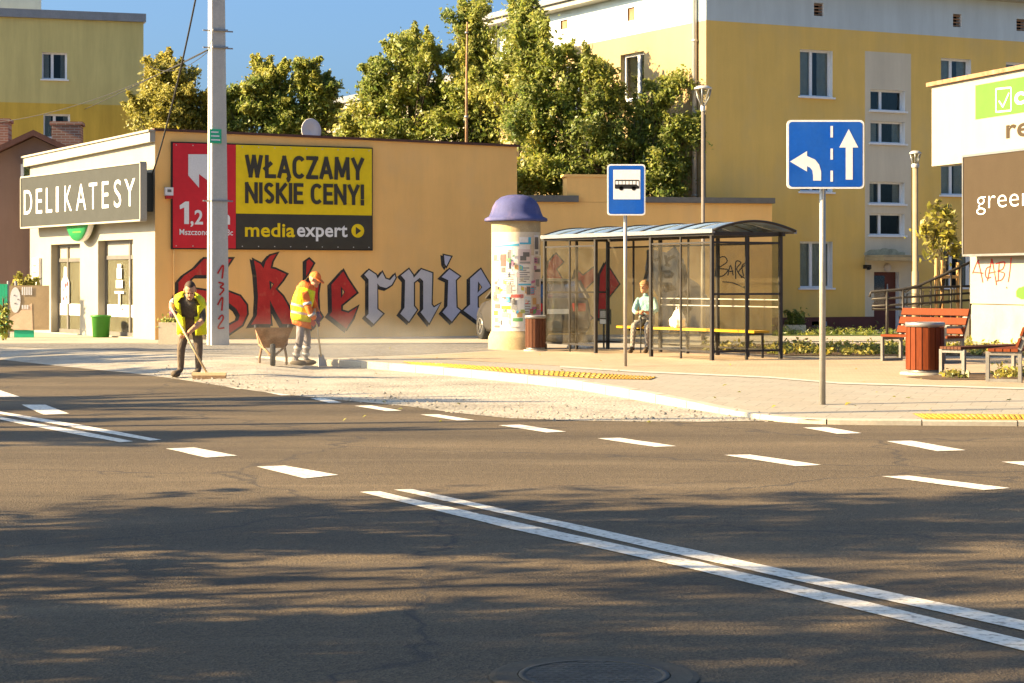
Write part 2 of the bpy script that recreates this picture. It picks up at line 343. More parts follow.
M = dict(
    asphalt=asphalt(),
    cobble=cobble('pale_cobbles', (.21, .19, .155), (.32, .29, .235), (.385, .345, .28), 13, .85, (.32, .58)),
    setts=cobble('granite_setts', (.14, .13, .118), (.21, .20, .18), (.26, .235, .19), 9, .4, (.5, .75)),
    pave=pavers('grey_pavers', (.255, .23, .185), (.29, .262, .212), (.165, .148, .12), .4, .4, .3),
    tan=pavers('tan_pavers', (.315, .225, .14), (.375, .275, .175), (.20, .145, .09), .2, .1, .46, (.42, .33, .22)),
    store_pave=pavers('store_pavers', (.34, .29, .22), (.37, .32, .25), (.25, .21, .165), .5, .5, .1),
    kerb=pm('kerb_concrete', (.38, .345, .285), .8, .12, 2, 25, .08, .3),
    edging=pm('edging_concrete', (.46, .42, .35), .8, .1),
    tactile=pm('tactile_yellow', (.42, .25, .035), .7, .12, 6, 50, .1, dirt=(.5, .45, .36), dscale=3, damt=.5),
    line=pm('road_paint', (.68, .645, .57), .65, .06, 3, 40, .08, .3, .004, dirt=(.17, .14, .10), dscale=22, dth=(.52, .66), damt=.75),
    soil=pm('soil', (.13, .085, .05), .95, .3, 5, 40, .2, .6, .02),
    grass=pm('grass_ground', (.07, .10, .025), .9, .3, 6),
    white_stucco=pm('white_stucco', (.33, .30, .235), .8, .04, 1, 50, .03, .15, .003, streak=.05),
    fascia=pm('fascia_white', (.36, .335, .275), .6, .03),
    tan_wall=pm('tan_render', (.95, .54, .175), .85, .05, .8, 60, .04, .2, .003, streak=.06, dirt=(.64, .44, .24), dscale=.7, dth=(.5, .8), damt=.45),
    yellow=pm('ochre_render_shaded', (.80, .525, .14), .85, .07, .5, 60, .05, .2, .003, streak=.08, dirt=(.60, .44, .18), dscale=.9, dth=(.48, .75), damt=.55),  # block's render for the shaded face, colour raised to make up for light
    yellow_sun=pm('ochre_render_sunlit', (.35, .26, .135), .85, .05, .7, 60, .04, .2, .003, streak=.06),  # same render for the sunlit flank; the sun's effect is put into the colour
    blue_band=pm('pale_blue_render', (.52, .59, .60), .85, .05, .7, 60, .04, .15, .003, streak=.10),
    cream=pm('cream_render', (.66, .58, .43), .85, .05, .8, 60, .04, .2, .003, streak=.10),
    plinth=pm('dark_red_plinth', (.13, .045, .035), .7, .12),
    white=pm('white_pvc', (.78, .78, .77), .4, .03),
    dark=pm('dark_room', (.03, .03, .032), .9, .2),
    curtain=pm('net_curtain', (.74, .73, .68), .9, .1, 6, 60, .1),
    pane=pane_mat('window_glass', refl=.24),
    olive=pm('olive_render', (.60, .52, .21), .85, .06, .6, 60, .04, .15, .003, streak=.16),
    ochre_low=pm('ochre_low_render', (.66, .44, .07), .85, .06, .6, 60, .04, .15, .003, streak=.2),
    mauve=pm('mauve_render', (.23, .145, .11), .85, .06, .8, 60, .05, .15, .003, streak=.1),
    rooftile=pm('brown_roof', (.10, .045, .035), .7, .2, 6, 30, .1, .3),
    brick=brick_wall('chimney_brick', (.20, .08, .05), (.27, .12, .08), (.3, .25, .2)),
    zinc=pm('zinc_sheet', (.28, .28, .28), .45, .1, 3, metal=.6),
    zinc_light=pm('gutter_metal', (.55, .53, .48), .45, .08, 3, metal=.4),
    concrete=pm('concrete', (.48, .44, .37), .85, .1, 2, 30, .08, .3, .004, streak=.12),
    pole_conc=pm('pole_concrete', (.56, .53, .47), .85, .08, 1.5, 40, .08, .3, .004, streak=.12, dirt=(.3, .27, .23), dscale=3, dth=(.6, .8), damt=.4),
    galv=pm('galvanised_steel', (.36, .34, .30), .5, .08, 8, 60, .06, metal=.4),
    darksteel=pm('dark_steel', (.045, .040, .035), .5, .15, 8, metal=.3),
    greysteel=pm('grey_steel', (.16, .15, .135), .45, .12, 8, metal=.3),
    black=pm('black_paint', (.02, .02, .02), .5, .2),
    rubber=pm('black_rubber', (.025, .025, .027), .8, .2),
    g_black=pm('graffiti_black', (.045, .04, .036), .8, .2, 4, 50, .1, dirt=(.35, .23, .10), dscale=9, dth=(.56, .8), damt=.5),
    g_red=pm('graffiti_red', (.56, .04, .032), .75, .14, 3, 50, .08, streak=.12, dirt=(.62, .25, .14), dscale=5, dth=(.58, .8), damt=.5),
    g_white=pm('graffiti_white', (.60, .55, .53), .75, .06, 3, 50, .05),
    g_lilac=pm('graffiti_lilac', (.56, .52, .58), .75, .06, 3, 50, .05),
    g_grey=pm('mural_grey', (.24, .22, .205), .8, .15, 4, 50, .1),
    g_grey2=pm('mural_pale_grey', (.38, .34, .29), .8, .15, 4, 50, .1),
    s_yellow=pm('banner_yellow', (.82, .58, .005), .45, .04, 2, fine=8, fvar=.03, bump=.15, bd=.01),
    s_red=pm('banner_red', (.62, .02, .03), .45, .05, 2, fine=8, fvar=.03, bump=.15, bd=.01),
    s_black=pm('banner_black', (.05, .043, .03), .45, .1, 2, fine=8, fvar=.03, bump=.15, bd=.01),
    s_white=pm('banner_white', (.72, .71, .70), .5, .03),
    s_taupe=pm('sign_taupe', (.050, .053, .050), .8, .06, spec=.1),
    s_brown=pm('sign_brown', (.052, .038, .024), .8, .05, spec=.1),
    s_blue=pm('road_sign_blue', (.008, .095, .47), .4, .14, 1.5, dirt=(.03, .12, .40), dscale=2.5, dth=(.45, .7), damt=.6, streak=.08),
    s_green=pm('sign_green', (.03, .30, .10), .4, .06),
    s_lime=pm('banner_lime', (.085, .25, .03), .5, .06, 3),
    letter=pm('letter_white', (.80, .79, .77), .5, .02),
    tag_green=pm('tag_green', (.03, .42, .22), .5, .05),
    purple=pm('purple_dome', (.075, .082, .205), .75, .14, 3, 40, .08, .3, .004, streak=.2, dirt=(.2, .15, .24), dscale=3, damt=.6),
    col_conc=pm('column_concrete', (.44, .34, .19), .85, .14, 3, 30, .1, .3, dirt=(.3, .23, .13), dscale=3, damt=.6),
    wood_o=wood('orange_slat', (.125, .026, .006), .4),
    wood_d=wood('dark_slat', (.085, .034, .018), .35),
    stake=wood('stake_wood', (.42, .25, .10), .2),
    bench_y=pm('yellow_board', (.68, .38, .02), .5, .08),
    glass_dusty=dusty_mat('dusty_glass', (.42, .36, .27), .07, .0, .10),
    glass_side=dusty_mat('side_glass', (.40, .33, .22), .07, .0, .10),
    roof_poly=dusty_mat('roof_polycarbonate', (.24, .35, .52), .75, .55, .55, (.5, .42, .32)),
    glass_shop=dusty_mat('shop_glass', (.22, .21, .135), .55, .36, .25),
    bin_green=pm('bin_green', (.05, .22, .03), .45, .08),
    rust=pm('rusty_steel', (.30, .17, .09), .8, .3, 6, 40, .15, dirt=(.4, .3, .2), dscale=6, damt=.7),
    carpaint=pm('grey_car_paint', (.085, .08, .075), .3, .06, 2, metal=.3),
    carglass=pane_mat('car_glass', refl=.7),
    alloy=pm('alloy', (.45, .44, .42), .35, .08, metal=.8),
    lamp_red=pm('tail_lamp_red', (.45, .02, .02), .3, .1),
    bark=pm('bark', (.11, .08, .05), .9, .3, 8, 40, .2, .6, .02),
    skin=pm('skin', (.52, .27, .16), .55, .08, 12),
    hair=pm('hair_dark', (.07, .045, .03), .7, .25, 40),
    hair_r=pm('hair_ginger', (.34, .20, .10), .7, .2, 40),
    hiviz=pm('hiviz_yellow', (.66, .68, .02), .7, .12, 6, 60, .06, wrinkle=9, dirt=(.45, .42, .08), dscale=6, damt=.5),
    orange=pm('hiviz_orange', (.80, .185, .035), .7, .12, 6, 60, .06, wrinkle=9, dirt=(.5, .16, .06), dscale=6, damt=.5),
    reflect=pm('reflective_band', (.42, .41, .40), .4, .08),
    trouser_b=pm('brown_trousers', (.14, .105, .075), .85, .25, 6, 60, .1, wrinkle=9, dirt=(.24, .2, .15), dscale=5, damt=.6),
    trouser_g=pm('grey_trousers', (.22, .20, .21), .85, .25, 6, 60, .1, wrinkle=9, dirt=(.33, .3, .25), dscale=5, damt=.6),
    tshirt=pm('dark_tshirt', (.09, .08, .07), .85, .25, 12, wrinkle=10),
    sleeve=pm('pale_sleeve', (.50, .48, .46), .85, .1, 12),
    boot=pm('work_boot', (.10, .075, .05), .8, .2, 12),
    glove=pm('glove', (.13, .06, .11), .7, .15),
    teal=pm('teal_sweater', (.32, .53, .53), .85, .12, 12, 60, .08, wrinkle=10),
    check=None,
    handle=wood('broom_handle', (.60, .45, .25), .12),
    bristle=pm('bristle', (.26, .17, .10), .9, .25, 30),
    paper=pm('white_paper', (.80, .77, .70), .8, .04),
    wire=pm('cable', (.03, .03, .03), .6, .1),
    planter=pm('planter_concrete', (.62, .53, .38), .85, .08, 3, 30, .08, .3),
    manhole=pm('manhole_iron', (.115, .10, .08), .7, .25, 6, 60, .15, .5, .01, metal=.2),
    manhole_rim=pm('manhole_rim', (.10, .083, .06), .85, .2, 4, 40, .12, .4),
    pane_bright=pane_mat('window_glass_bright', refl=.72),
    moss=pm('moss_stain', (.46, .42, .28), .9, .25, 6, 40, .15),
    banner_brown=pm('banner_brown', (.38, .28, .16), .6),
    lamp_tan=pm('lamp_tan_paint', (.30, .235, .15), .5),
    lamp_grey=pm('lamp_grey_paint', (.17, .15, .13), .5),
    cream_low=pm('cream_base', (.44, .37, .23), .85, .06, 1, dirt=(.30, .25, .13), dscale=1.6, dth=(.5, .75), damt=.5),
    leaf_main=leaf_mat('leaf_maple', (.065, .115, .010), (.19, .23, .018), (.36, .32, .03), .42),
    leaf_dark=leaf_mat('leaf_dark', (.055, .10, .010), (.15, .19, .016), (.31, .29, .025), .42),
    leaf_autumn=leaf_mat('leaf_autumn', (.10, .11, .010), (.24, .22, .016), (.38, .30, .025), .42),
    leaf_young=leaf_mat('leaf_young', (.12, .13, .012), (.23, .21, .022), (.38, .30, .04)),
    leaf_bed=leaf_mat('leaf_bed', (.10, .12, .018), (.24, .22, .03), (.42, .32, .05), .2),
)
def _check():
    t = NT('checked_trousers'); c = t.n('TexChecker'); c.inputs['Scale'].default_value = 26
    t.l(t.co(), c.inputs['Vector']); c.inputs['Color1'].default_value = (.30, .27, .23, 1); c.inputs['Color2'].default_value = (.15, .135, .12, 1)
    t.l(c.outputs[0], t.b.inputs['Base Color']); t.set(Roughness=.85); return t.m
M['check'] = _check()
# ================================================================ GROUND
# one asphalt sheet to the horizon; pavement 0.12 m up with a kerb, dropping to 0.05 m at the right
_g = []                                    # world triangles, for standing things on the ground
def ground(name, tris_v, tris_f, mat, collide=True):
    mb = MB(); mb.add(tris_v, tris_f)
    o = structure(mb.build(name, mat))
    if collide: _g.append((tris_v, tris_f))
    return o
gv = [(-1200, -60, 0), (1200, -60, 0), (1200, 2500, 0), (-1200, 2500, 0)]
ground('road', gv, [(0, 1, 2, 3)], M['asphalt'])

KP = [(337, 360, .12), (387, 363.5, .12), (466, 370, .12), (561, 379.5, .12), (606, 386, .12), (646, 393, .115), (686, 401, .09),
      (721, 408.5, .065), (756, 414.5, .05), (790, 418, .05), (840, 420, .05), (1024, 421.5, .05), (1250, 423, .05)]
K = [P(*k) for k in KP]
UP = [(-150, 345.5, .12), (-60, 346, .12), (0, 347, .12), (60, 349, .12), (130, 352, .12), (170, 354, .12), (256, 357, .12)]
U = [P(*k) for k in UP]
def smooth_line(pts, n=6):
    out = []
    for i in range(len(pts) - 1):
        p0, p1, p2, p3 = pts[max(i - 1, 0)], pts[i], pts[i + 1], pts[min(i + 2, len(pts) - 1)]
        for k in range(n):
            t = k / n
            out.append(.5 * ((2 * p1) + (p2 - p0) * t + (2 * p0 - 5 * p1 + 4 * p2 - p3) * t * t + (3 * p1 - p0 - 3 * p2 + p3) * t ** 3))
    out.append(pts[-1]); return out
KS = smooth_line(K, 4)
# pavement top
outer = U + KS + [Vector((30, 20, .05)), Vector((60, 20, .12)), Vector((60, 120, .12)), Vector((-70, 120, .12)), Vector((-70, U[0].y, .12))]
tri = tessellate_polygon([[Vector((p.x, p.y, 0)) for p in outer]])
ground('pavement', outer, [tuple(t) for t in tri], M['pave'])
# kerb: a real step along the bay and the road
kb = MB()
def kerb_strip(line, w=.15, lift=.006):
    n = len(line); L = []
    for i, p in enumerate(line):
        d = (line[min(i + 1, n - 1)] - line[max(i - 1, 0)]); d.z = 0; d.normalize()
        nn = Vector((-d.y, d.x, 0))        # towards the pavement side
        L.append((Vector((p.x, p.y, -.05)) - nn * .012, Vector((p.x, p.y, p.z + lift - .012)) - nn * .012, Vector((p.x, p.y, p.z + lift)), Vector((p.x, p.y, p.z + lift)) + nn * w, Vector((p.x, p.y, p.z - .05)) + nn * w))
    vs = [q for r in L for q in r]
    fs = [(i * 5 + k, (i + 1) * 5 + k, (i + 1) * 5 + k + 1, i * 5 + k + 1) for i in range(n - 1) for k in range(4)]
    kb.add(vs, fs)
def cut(line, step=1.0, gap=.012):
    out, cur, acc = [], [line[0]], 0.0
    for a, b in zip(line, line[1:]):
        a = a.copy(); L = (b - a).length
        while acc + L >= step:
            k = (step - acc) / L; p = a.lerp(b, k); dr = (b - a).normalized(); cur.append(p - dr * gap / 2); out.append(cur)
            cur = [p + dr * gap / 2]; a = p; L = (b - a).length; acc = 0
        acc += L; cur.append(b)
    out.append(cur); return out
rk = random.Random(6)
def thin(seg):
    out = [seg[0]]
    for p in seg[1:-1]:
        if (p - out[-1]).length > .12 and (p - seg[-1]).length > .12: out.append(p)
    return out + [seg[-1]]
for seg in cut([U[-1]] + KS):
    if (seg[-1] - seg[0]).length < .15: continue
    seg = thin(seg); kerb_strip(seg, .15 + rk.uniform(-.004, .004), .006 + rk.uniform(-.003, .005))
structure(kb.build('kerb', M['kerb']))

# cobbled bay and cobbled apron on the left, sloping up to the pavement
LO = [(-150, 352), (-60, 355), (0, 359.5), (60, 366), (130, 373), (170, 378), (256, 391)]
lo = [P(x, y, .005) for x, y in LO]; up = [Vector((p.x, p.y, .118)) for p in U]
cv, cf = [], []
for i in range(len(lo)):
    for k in range(7): cv.append(lo[i].lerp(up[i], k / 6))
for i in range(len(lo) - 1):
    for k in range(6): cf.append((i * 7 + k, (i + 1) * 7 + k, (i + 1) * 7 + k + 1, i * 7 + k + 1))
ground('cobbled_apron', cv, cf, M['setts'] if False else M['cobble'])
lo2 = [P(x, y, .005) for x, y in [(256, 391), (300, 396), (340, 400), (406, 406), (450, 412), (506, 418), (560, 420), (600, 421), (640, 421.5), (680, 421.5), (700, 421.8), (740, 421), (775, 420.5)]]
def at_k(t):
    f = t * (len(KK) - 1); i = min(int(f), len(KK) - 2); return KK[i].lerp(KK[i + 1], f - i)
KK = [U[-1]] + [p for p in KS if p.x <= P(790, 418, .05).x + .01]
cv, cf = [], []
# resample both lines by x
def at_x(line, x):
    for a, b in zip(line, line[1:]):
        if a.x <= x <= b.x: return a.lerp(b, (x - a.x) / max(b.x - a.x, 1e-6))
    return line[0] if x < line[0].x else line[-1]
NB = 40
for i in range(NB + 1):
    t = i / NB
    a = at_x(lo2, lo2[0].x + (lo2[-1].x - lo2[0].x) * t); b = at_x(KK, KK[0].x + (KK[-1].x - KK[0].x) * t).copy()
    b.z = .118 * max(0, 1 - t * 7) + .006 if t > 0 else .118
    for k in range(9): cv.append(a.lerp(b, k / 8))
for i in range(NB):
    for k in range(8): cf.append((i * 9 + k, (i + 1) * 9 + k, (i + 1) * 9 + k + 1, i * 9 + k + 1))
ground('cobbled_bay', cv, cf, M['cobble'])

def make_bvh():
    vs, fs = [], []
    for v, f in _g:
        b = len(vs); vs += [tuple(p) for p in v]; fs += [tuple(i + b for i in q) for q in f]
    return BVHTree.FromPolygons(vs, fs)
BV = make_bvh()
def G(px, py, dz=0.0):
    d = Vector(((px - 512) / F, 1, -(py - HY) / F)).normalized()
    h = BV.ray_cast(Vector((0, 0, CH)), d)[0]
    return Vector((h.x, h.y, h.z + dz))
def GX(x, y):
    h = BV.ray_cast(Vector((x, y, 50)), Vector((0, 0, -1)))[0]; return h.z
def sheet(name, pix, mat, dz=.004, world=False):
    pts = []
    for a, b in zip(pix, pix[1:] + pix[:1]):
        n = max(1, int(math.hypot(a[0] - b[0], (a[1] - b[1]) * 4) / 30))
        for k in range(n): pts.append((a[0] + (b[0] - a[0]) * k / n, a[1] + (b[1] - a[1]) * k / n))
    w = [G(*p) for p in pts]
    mb = MB(); mb.poly2([[(p.x, p.y) for p in w]], lambda a, b: (a, b, GX(a, b) + dz))
    return structure(mb.build(name, mat))
sheet('access_lane', [(-150, 344), (160, 343.8), (480, 343.2), (545, 345), (500, 350), (420, 354.5), (337, 357.5), (262, 355.5), (130, 350.5), (0, 346.6), (-150, 345)], M['setts'])
sheet('shop_front_paving', [(-150, 335), (60, 334), (160, 337.5), (500, 336.5), (500, 342.8), (160, 343.4), (-150, 343.6)], M['store_pave'])
sheet('brick_paving', [(400, 357), (560, 366), (640, 371), (768, 376.5), (840, 382.5), (1024, 388), (1200, 391), (1200, 357.5), (800, 357.5), (700, 349), (560, 347), (480, 352)], M['tan'])
def strip(name, pix, wpx, mat, dz=.008):
    return sheet(name, pix + [(x, y + wpx) for x, y in pix[::-1]], mat, dz)
strip('edging_strip', [(560, 366.3), (640, 371.3), (768, 376.8), (840, 382.8), (1024, 388.3), (1200, 391.2)], 1.5, M['edging'])
# tactile paving: yellow slabs with ridges
mb = MB()
def tact(a, b, c, d, nx, ny, dz=.012, slab=True):
    A, B, C_, D_ = (G(*q) for q in (a, b, c, d))
    if slab:
        mb.add([A + Vector((0, 0, .008)), B + Vector((0, 0, .008)), C_ + Vector((0, 0, .008)), D_ + Vector((0, 0, .008))], [(0, 1, 2, 3)])
    for i in range(nx):
        for k in range(ny):
            u0, u1 = (i + .2) / nx, (i + .65) / nx; v0, v1 = (k + .15) / ny, (k + .85) / ny
            q = lambda u, v, z: A.lerp(B, u).lerp(D_.lerp(C_, u), v) + Vector((0, 0, z))
            vs = [q(u0, v0, .006), q(u1, v0, .006), q(u1, v1, .006), q(u0, v1, .006), q(u0, v0, .018), q(u1, v0, .018), q(u1, v1, .018), q(u0, v1, .018)]
            mb.add(vs, [(0, 1, 5, 4), (1, 2, 6, 5), (2, 3, 7, 6), (3, 0, 4, 7), (4, 5, 6, 7)])
for a, b, c, d in [((416, 365.3), (470, 369.2), (462, 365.0), (402, 362)), ((470, 369.2), (530, 374.6), (530, 370), (462, 365)), ((530, 374.6), (600, 379), (604, 374.2), (530, 370)), ((600, 379), (650, 380), (657, 377.5), (604, 374.2))]:
    tact(a, b, c, d, 14, 3)
structure(mb.build('tactile_paving', M['tactile']))
mb = MB(); tact((926, 420.3), (1060, 421), (1060, 415.2), (912, 414), 26, 1)
structure(mb.build('tactile_paving', M['tactile']))

# grass verge outside the frame, where the street trees stand
mb = MB(); mb.add([(-60, -30, .006), (-6.2, -30, .006), (-6.2, 12.5, .006), (-60, 16, .006)], [(0, 1, 2, 3)]); structure(mb.build('verge', M['grass']))
# painted markings, each its own sheet
def marking(pix, dz=.005):
    mb = MB(); w = [P(x, y, 0) for x, y in pix]
    # hand-worn edges
    rng = random.Random(int(pix[0][0] * 7)); loop = []
    for a, b in zip(w, w[1:] + w[:1]):
        n = max(1, int((b - a).length / .35))
        for k in range(n):
            p = a.lerp(b, k / n); loop.append((p.x + rng.uniform(-.006, .006), p.y + rng.uniform(-.008, .008)))
    mb.poly2([loop], lambda a, b: (a, b, dz)); structure(mb.build('road_marking', M['line']))
for q in [[(0, 390.5), (20, 397.2), (-25, 397.5), (-45, 390.5)], [(21.6, 405), (45, 405), (69, 414), (43.5, 415)],
          [(166, 449), (195, 448), (237, 456), (206, 458)], [(257, 467), (285, 466), (339, 475.5), (305, 479)],
          [(187, 380.3), (200, 380), (216, 383.3), (204, 383.6)], [(222, 386), (235, 385.6), (251, 389), (238, 389.3)],
          [(261, 391.5), (275, 391.3), (294, 395.3), (281, 395.6)], [(310, 398.6), (324, 398.3), (342, 402.8), (329, 403.1)],
          [(355, 406.2), (371, 405.8), (402, 411), (386, 411.3)], [(420, 415), (438, 414.7), (475, 420.3), (457, 420.8)],
          [(499, 425.6), (520, 425), (566, 432), (546, 432.8)], [(597, 438.8), (620, 438.2), (677, 446.6), (655, 447.3)],
          [(724, 455.4), (750, 455), (821, 465.4), (796, 466.6)], [(881, 476.8), (910, 476.2), (1011, 488.6), (983, 490.5)],
          [(803, 428), (826, 427.4), (862, 433.6), (838, 434.2)], [(886, 441.6), (912, 441.2), (965, 450.6), (938, 451.6)],
          [(1002, 462.2), (1030, 461.8), (1100, 473), (1072, 474)],
          [(-60, 403), (0, 411.8), (80, 425.2), (161, 440.2), (150, 441), (70, 427.2), (0, 414.4), (-60, 405)],
          [(-60, 407.4), (0, 417.2), (70, 429.6), (133, 441.8), (120, 442.6), (60, 431.8), (0, 420), (-60, 410)],
          [(394, 490.2), (413, 489.8), (512, 511.4), (700, 552), (1024, 621.7), (1130, 645), (1130, 655), (1024, 631.5), (700, 560.2), (512, 516.2)],
          [(360, 492.4), (379, 491.8), (512, 521.8), (700, 562.8), (1024, 640.6), (1130, 665), (1130, 677), (1024, 651.5), (700, 571.6), (512, 529.6)]]:
    marking(q)
# manhole: iron cover in a concrete collar
mh = P(594, 677, .0)
t = thing('manhole_cover', 'round worn iron manhole cover let into the shaded asphalt in the foreground', 'manhole', (mh.x, mh.y, .004))
mb = MB(); mb.lathe([(.30, 0), (.30, .007), (.385, .006), (.41, .001)], 48, smooth=False); mb.build('collar', M['manhole_rim'], t)
mb = MB(); mb.lathe([(1e-4, .006), (.296, .006)], 48)
for i in range(-6, 7):
    for k in range(-6, 7):
        x, y = i * .042 + (.021 if k % 2 else 0), k * .042
        if math.hypot(x, y) < .265: mb.box(x - .015, x + .015, y - .015, y + .015, .0062, .0076)
mb.lathe([(.268, .0065), (.268, .0085), (.295, .0085), (.295, .0065)], 48)
mb.build('lid', M['manhole'], t)

# far ground beyond the pavement: grass strip and path at the foot of the ochre block
sheet('path', [(700, 336.5), (1060, 336.5), (1060, 342), (700, 341.5)], M['store_pave'], .008)
sheet('lawn', [(772, 333.2), (900, 333.0), (900, 336), (772, 336)], M['grass'], .01)
sheet('flower_soil', [(690, 346), (780, 344), (880, 344), (1024, 346), (1150, 348), (1150, 358), (1024, 356.5), (790, 356), (690, 350)], M['soil'], .012)
sheet('mulch_patch', [(905, 377.5), (960, 374.5), (1060, 374), (1060, 381), (990, 380.5), (930, 380)], M['soil'], .012)

# ================================================================ BUILDINGS
def wall_grid(mb, s0, s1, z0, z1, holes=(), zs=(), ss=(), mat=lambda s, z: 0, reveal=.2, rmat=0, back=None):
    xs = sorted({s0, s1, *ss, *[h[0] for h in holes], *[h[1] for h in holes]}); zz = sorted({z0, z1, *zs, *[h[2] for h in holes], *[h[3] for h in holes]})
    xs = [x for x in xs if s0 <= x <= s1]; zz = [z for z in zz if z0 <= z <= z1]
    for a, b in zip(xs, xs[1:]):
        for c, d in zip(zz, zz[1:]):
            cx, cz = (a + b) / 2, (c + d) / 2
            if any(h[0] < cx < h[1] and h[2] < cz < h[3] for h in holes): continue
            mb.quad((a, 0, c), (b, 0, c), (b, 0, d), (a, 0, d), mat(cx, cz))
    for a, b, c, d in holes:
        r = reveal
        mb.quad((a, 0, c), (a, r, c), (a, r, d), (a, 0, d), rmat); mb.quad((b, 0, c), (b, 0, d), (b, r, d), (b, r, c), rmat)
        mb.quad((a, 0, d), (a, r, d), (b, r, d), (b, 0, d), rmat); mb.quad((a, 0, c), (b, 0, c), (b, r, c), (a, r, c), rmat)
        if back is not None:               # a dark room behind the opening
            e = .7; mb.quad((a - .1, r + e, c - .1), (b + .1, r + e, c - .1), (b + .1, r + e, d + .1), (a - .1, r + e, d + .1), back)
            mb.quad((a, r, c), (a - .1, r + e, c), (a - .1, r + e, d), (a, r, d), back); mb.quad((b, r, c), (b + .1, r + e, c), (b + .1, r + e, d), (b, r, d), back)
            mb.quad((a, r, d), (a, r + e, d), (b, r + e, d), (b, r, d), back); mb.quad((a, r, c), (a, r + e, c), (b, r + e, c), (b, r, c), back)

def window(parent, h, y=.13, mull=(.5,), fw=.06, curtain=0, sill=True, M_=None, rail=None, glass='pane'):
    """frame fills the opening h=(s0,s1,z0,z1) in the parent's wall plane; M_ turns it onto another wall"""
    a, b, c, d = h
    mb = MB()
    for q in ((a, a + fw, c, d), (b - fw, b, c, d), (a + fw, b - fw, c, c + fw), (a + fw, b - fw, d - fw, d)):
        mb.box(q[0], q[1], y, y + .07, q[2], q[3], 0, M_)
    for m in mull:
        x = a + (b - a) * m; mb.box(x - fw * .8, x + fw * .8, y - .006, y + .076, c + fw, d - fw, 0, M_)
    if rail is not None:
        z = c + (d - c) * rail; mb.box(a + fw, b - fw, y + .004, y + .066, z - fw * .6, z + fw * .6, 0, M_)
    w = mb.build('window', M['white'], parent)
    mb = MB(); mb.box(a + .02, b - .02, y + .03, y + .036, c + .02, d - .02, 0, M_); mb.build('pane', M[glass], w)
    if sill:
        mb = MB(); mb.box(a - .06, b + .06, -.07, y, c - .045, c + .004, 0, M_); mb.build('sill', M['white'], w)
    if curtain:
        mb = MB(); rng = random.Random(int(a * 100 + c * 31)); n = 30; vs = []; fs = []
        spans = [(a + .05, a + (b - a) * curtain), (b - (b - a) * curtain * .8, b - .05)] if curtain < 1 else [(a + .05, b - .05)]
        for x0, x1 in spans:
            k0 = len(vs)
            for i in range(n + 1):
                x = x0 + (x1 - x0) * i / n; yy = y + .085 + .02 * math.sin(i * 1.9 + rng.random())
                vs += [(x, yy, c + .05), (x, yy, d - .04)]
            fs += [(k0 + 2 * i, k0 + 2 * i + 2, k0 + 2 * i + 3, k0 + 2 * i + 1) for i in range(n)]
        mb.add(vs, fs, 0, M_, True); mb.build('curtain', M['curtain'], w)
    return w

# ---- delikatesy shop with the graffiti wall
FA = Fr(*P(155, 340, .12).xy, .543, -.84)          # facade, x towards the near corner; facing left-front
# facade frame: origin at the far corner so that local x runs 0..L to the near corner
s_far = FA.px(30, 250)[0]
near = P(155, 340, .12)
FA = Fr(near.x + FA.u[0] * s_far, near.y + FA.u[1] * s_far, *FA.u)
LF = -s_far
WA = Fr(near.x, near.y, 2.1, 1.0)
s_end = WA.px(517, 240)[0]
shop = at(FA, 'shop', 'single storey shop with cream front and tan graffiti side wall', 'shop')
zt0, zt1 = FA.px(31, 158)[1], FA.px(148, 133)[1]
doors = [FA.rect(51, 244, 80, 334), FA.rect(98, 240, 133, 337)]
doors = [(a, b, .03, d) for a, b, c, d in doors]
mb = MB()
HF = min(zt0, zt1) - .35
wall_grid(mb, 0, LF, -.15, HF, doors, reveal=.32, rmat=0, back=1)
mb.quad((0, 0, HF), (LF, 0, HF), (LF, 0, zt1 - .1), (0, 0, zt0 - .1))
# rear and roof close the volume
e = Vector((WA.o.x + WA.u[0] * s_end, WA.o.y + WA.u[1] * s_end, 0)) - FA.o
ex = e.x * FA.u[0] + e.y * FA.u[1]; ey = -e.x * FA.u[1] + e.y * FA.u[0]
zw0 = WA.px(160, 131)[1]; zw1 = WA.px(517, 147)[1]
bx, by = ex - LF, ey
mb.quad((0, 0, -.15), (bx, by, -.15), (bx, by, zw1), (0, 0, zt0 - .1)); mb.quad((ex, ey, -.15), (bx, by, -.15), (bx, by, zw1), (ex, ey, zw1))
mb.add([(0, 0, zt0 - .12), (LF, 0, zt1 - .12), (ex, ey, zw1 - .05), (bx, by, zw1 - .05)], [(0, 1, 2, 3)])
mb.build('front_wall', [M['white_stucco'], M['dark']], shop)
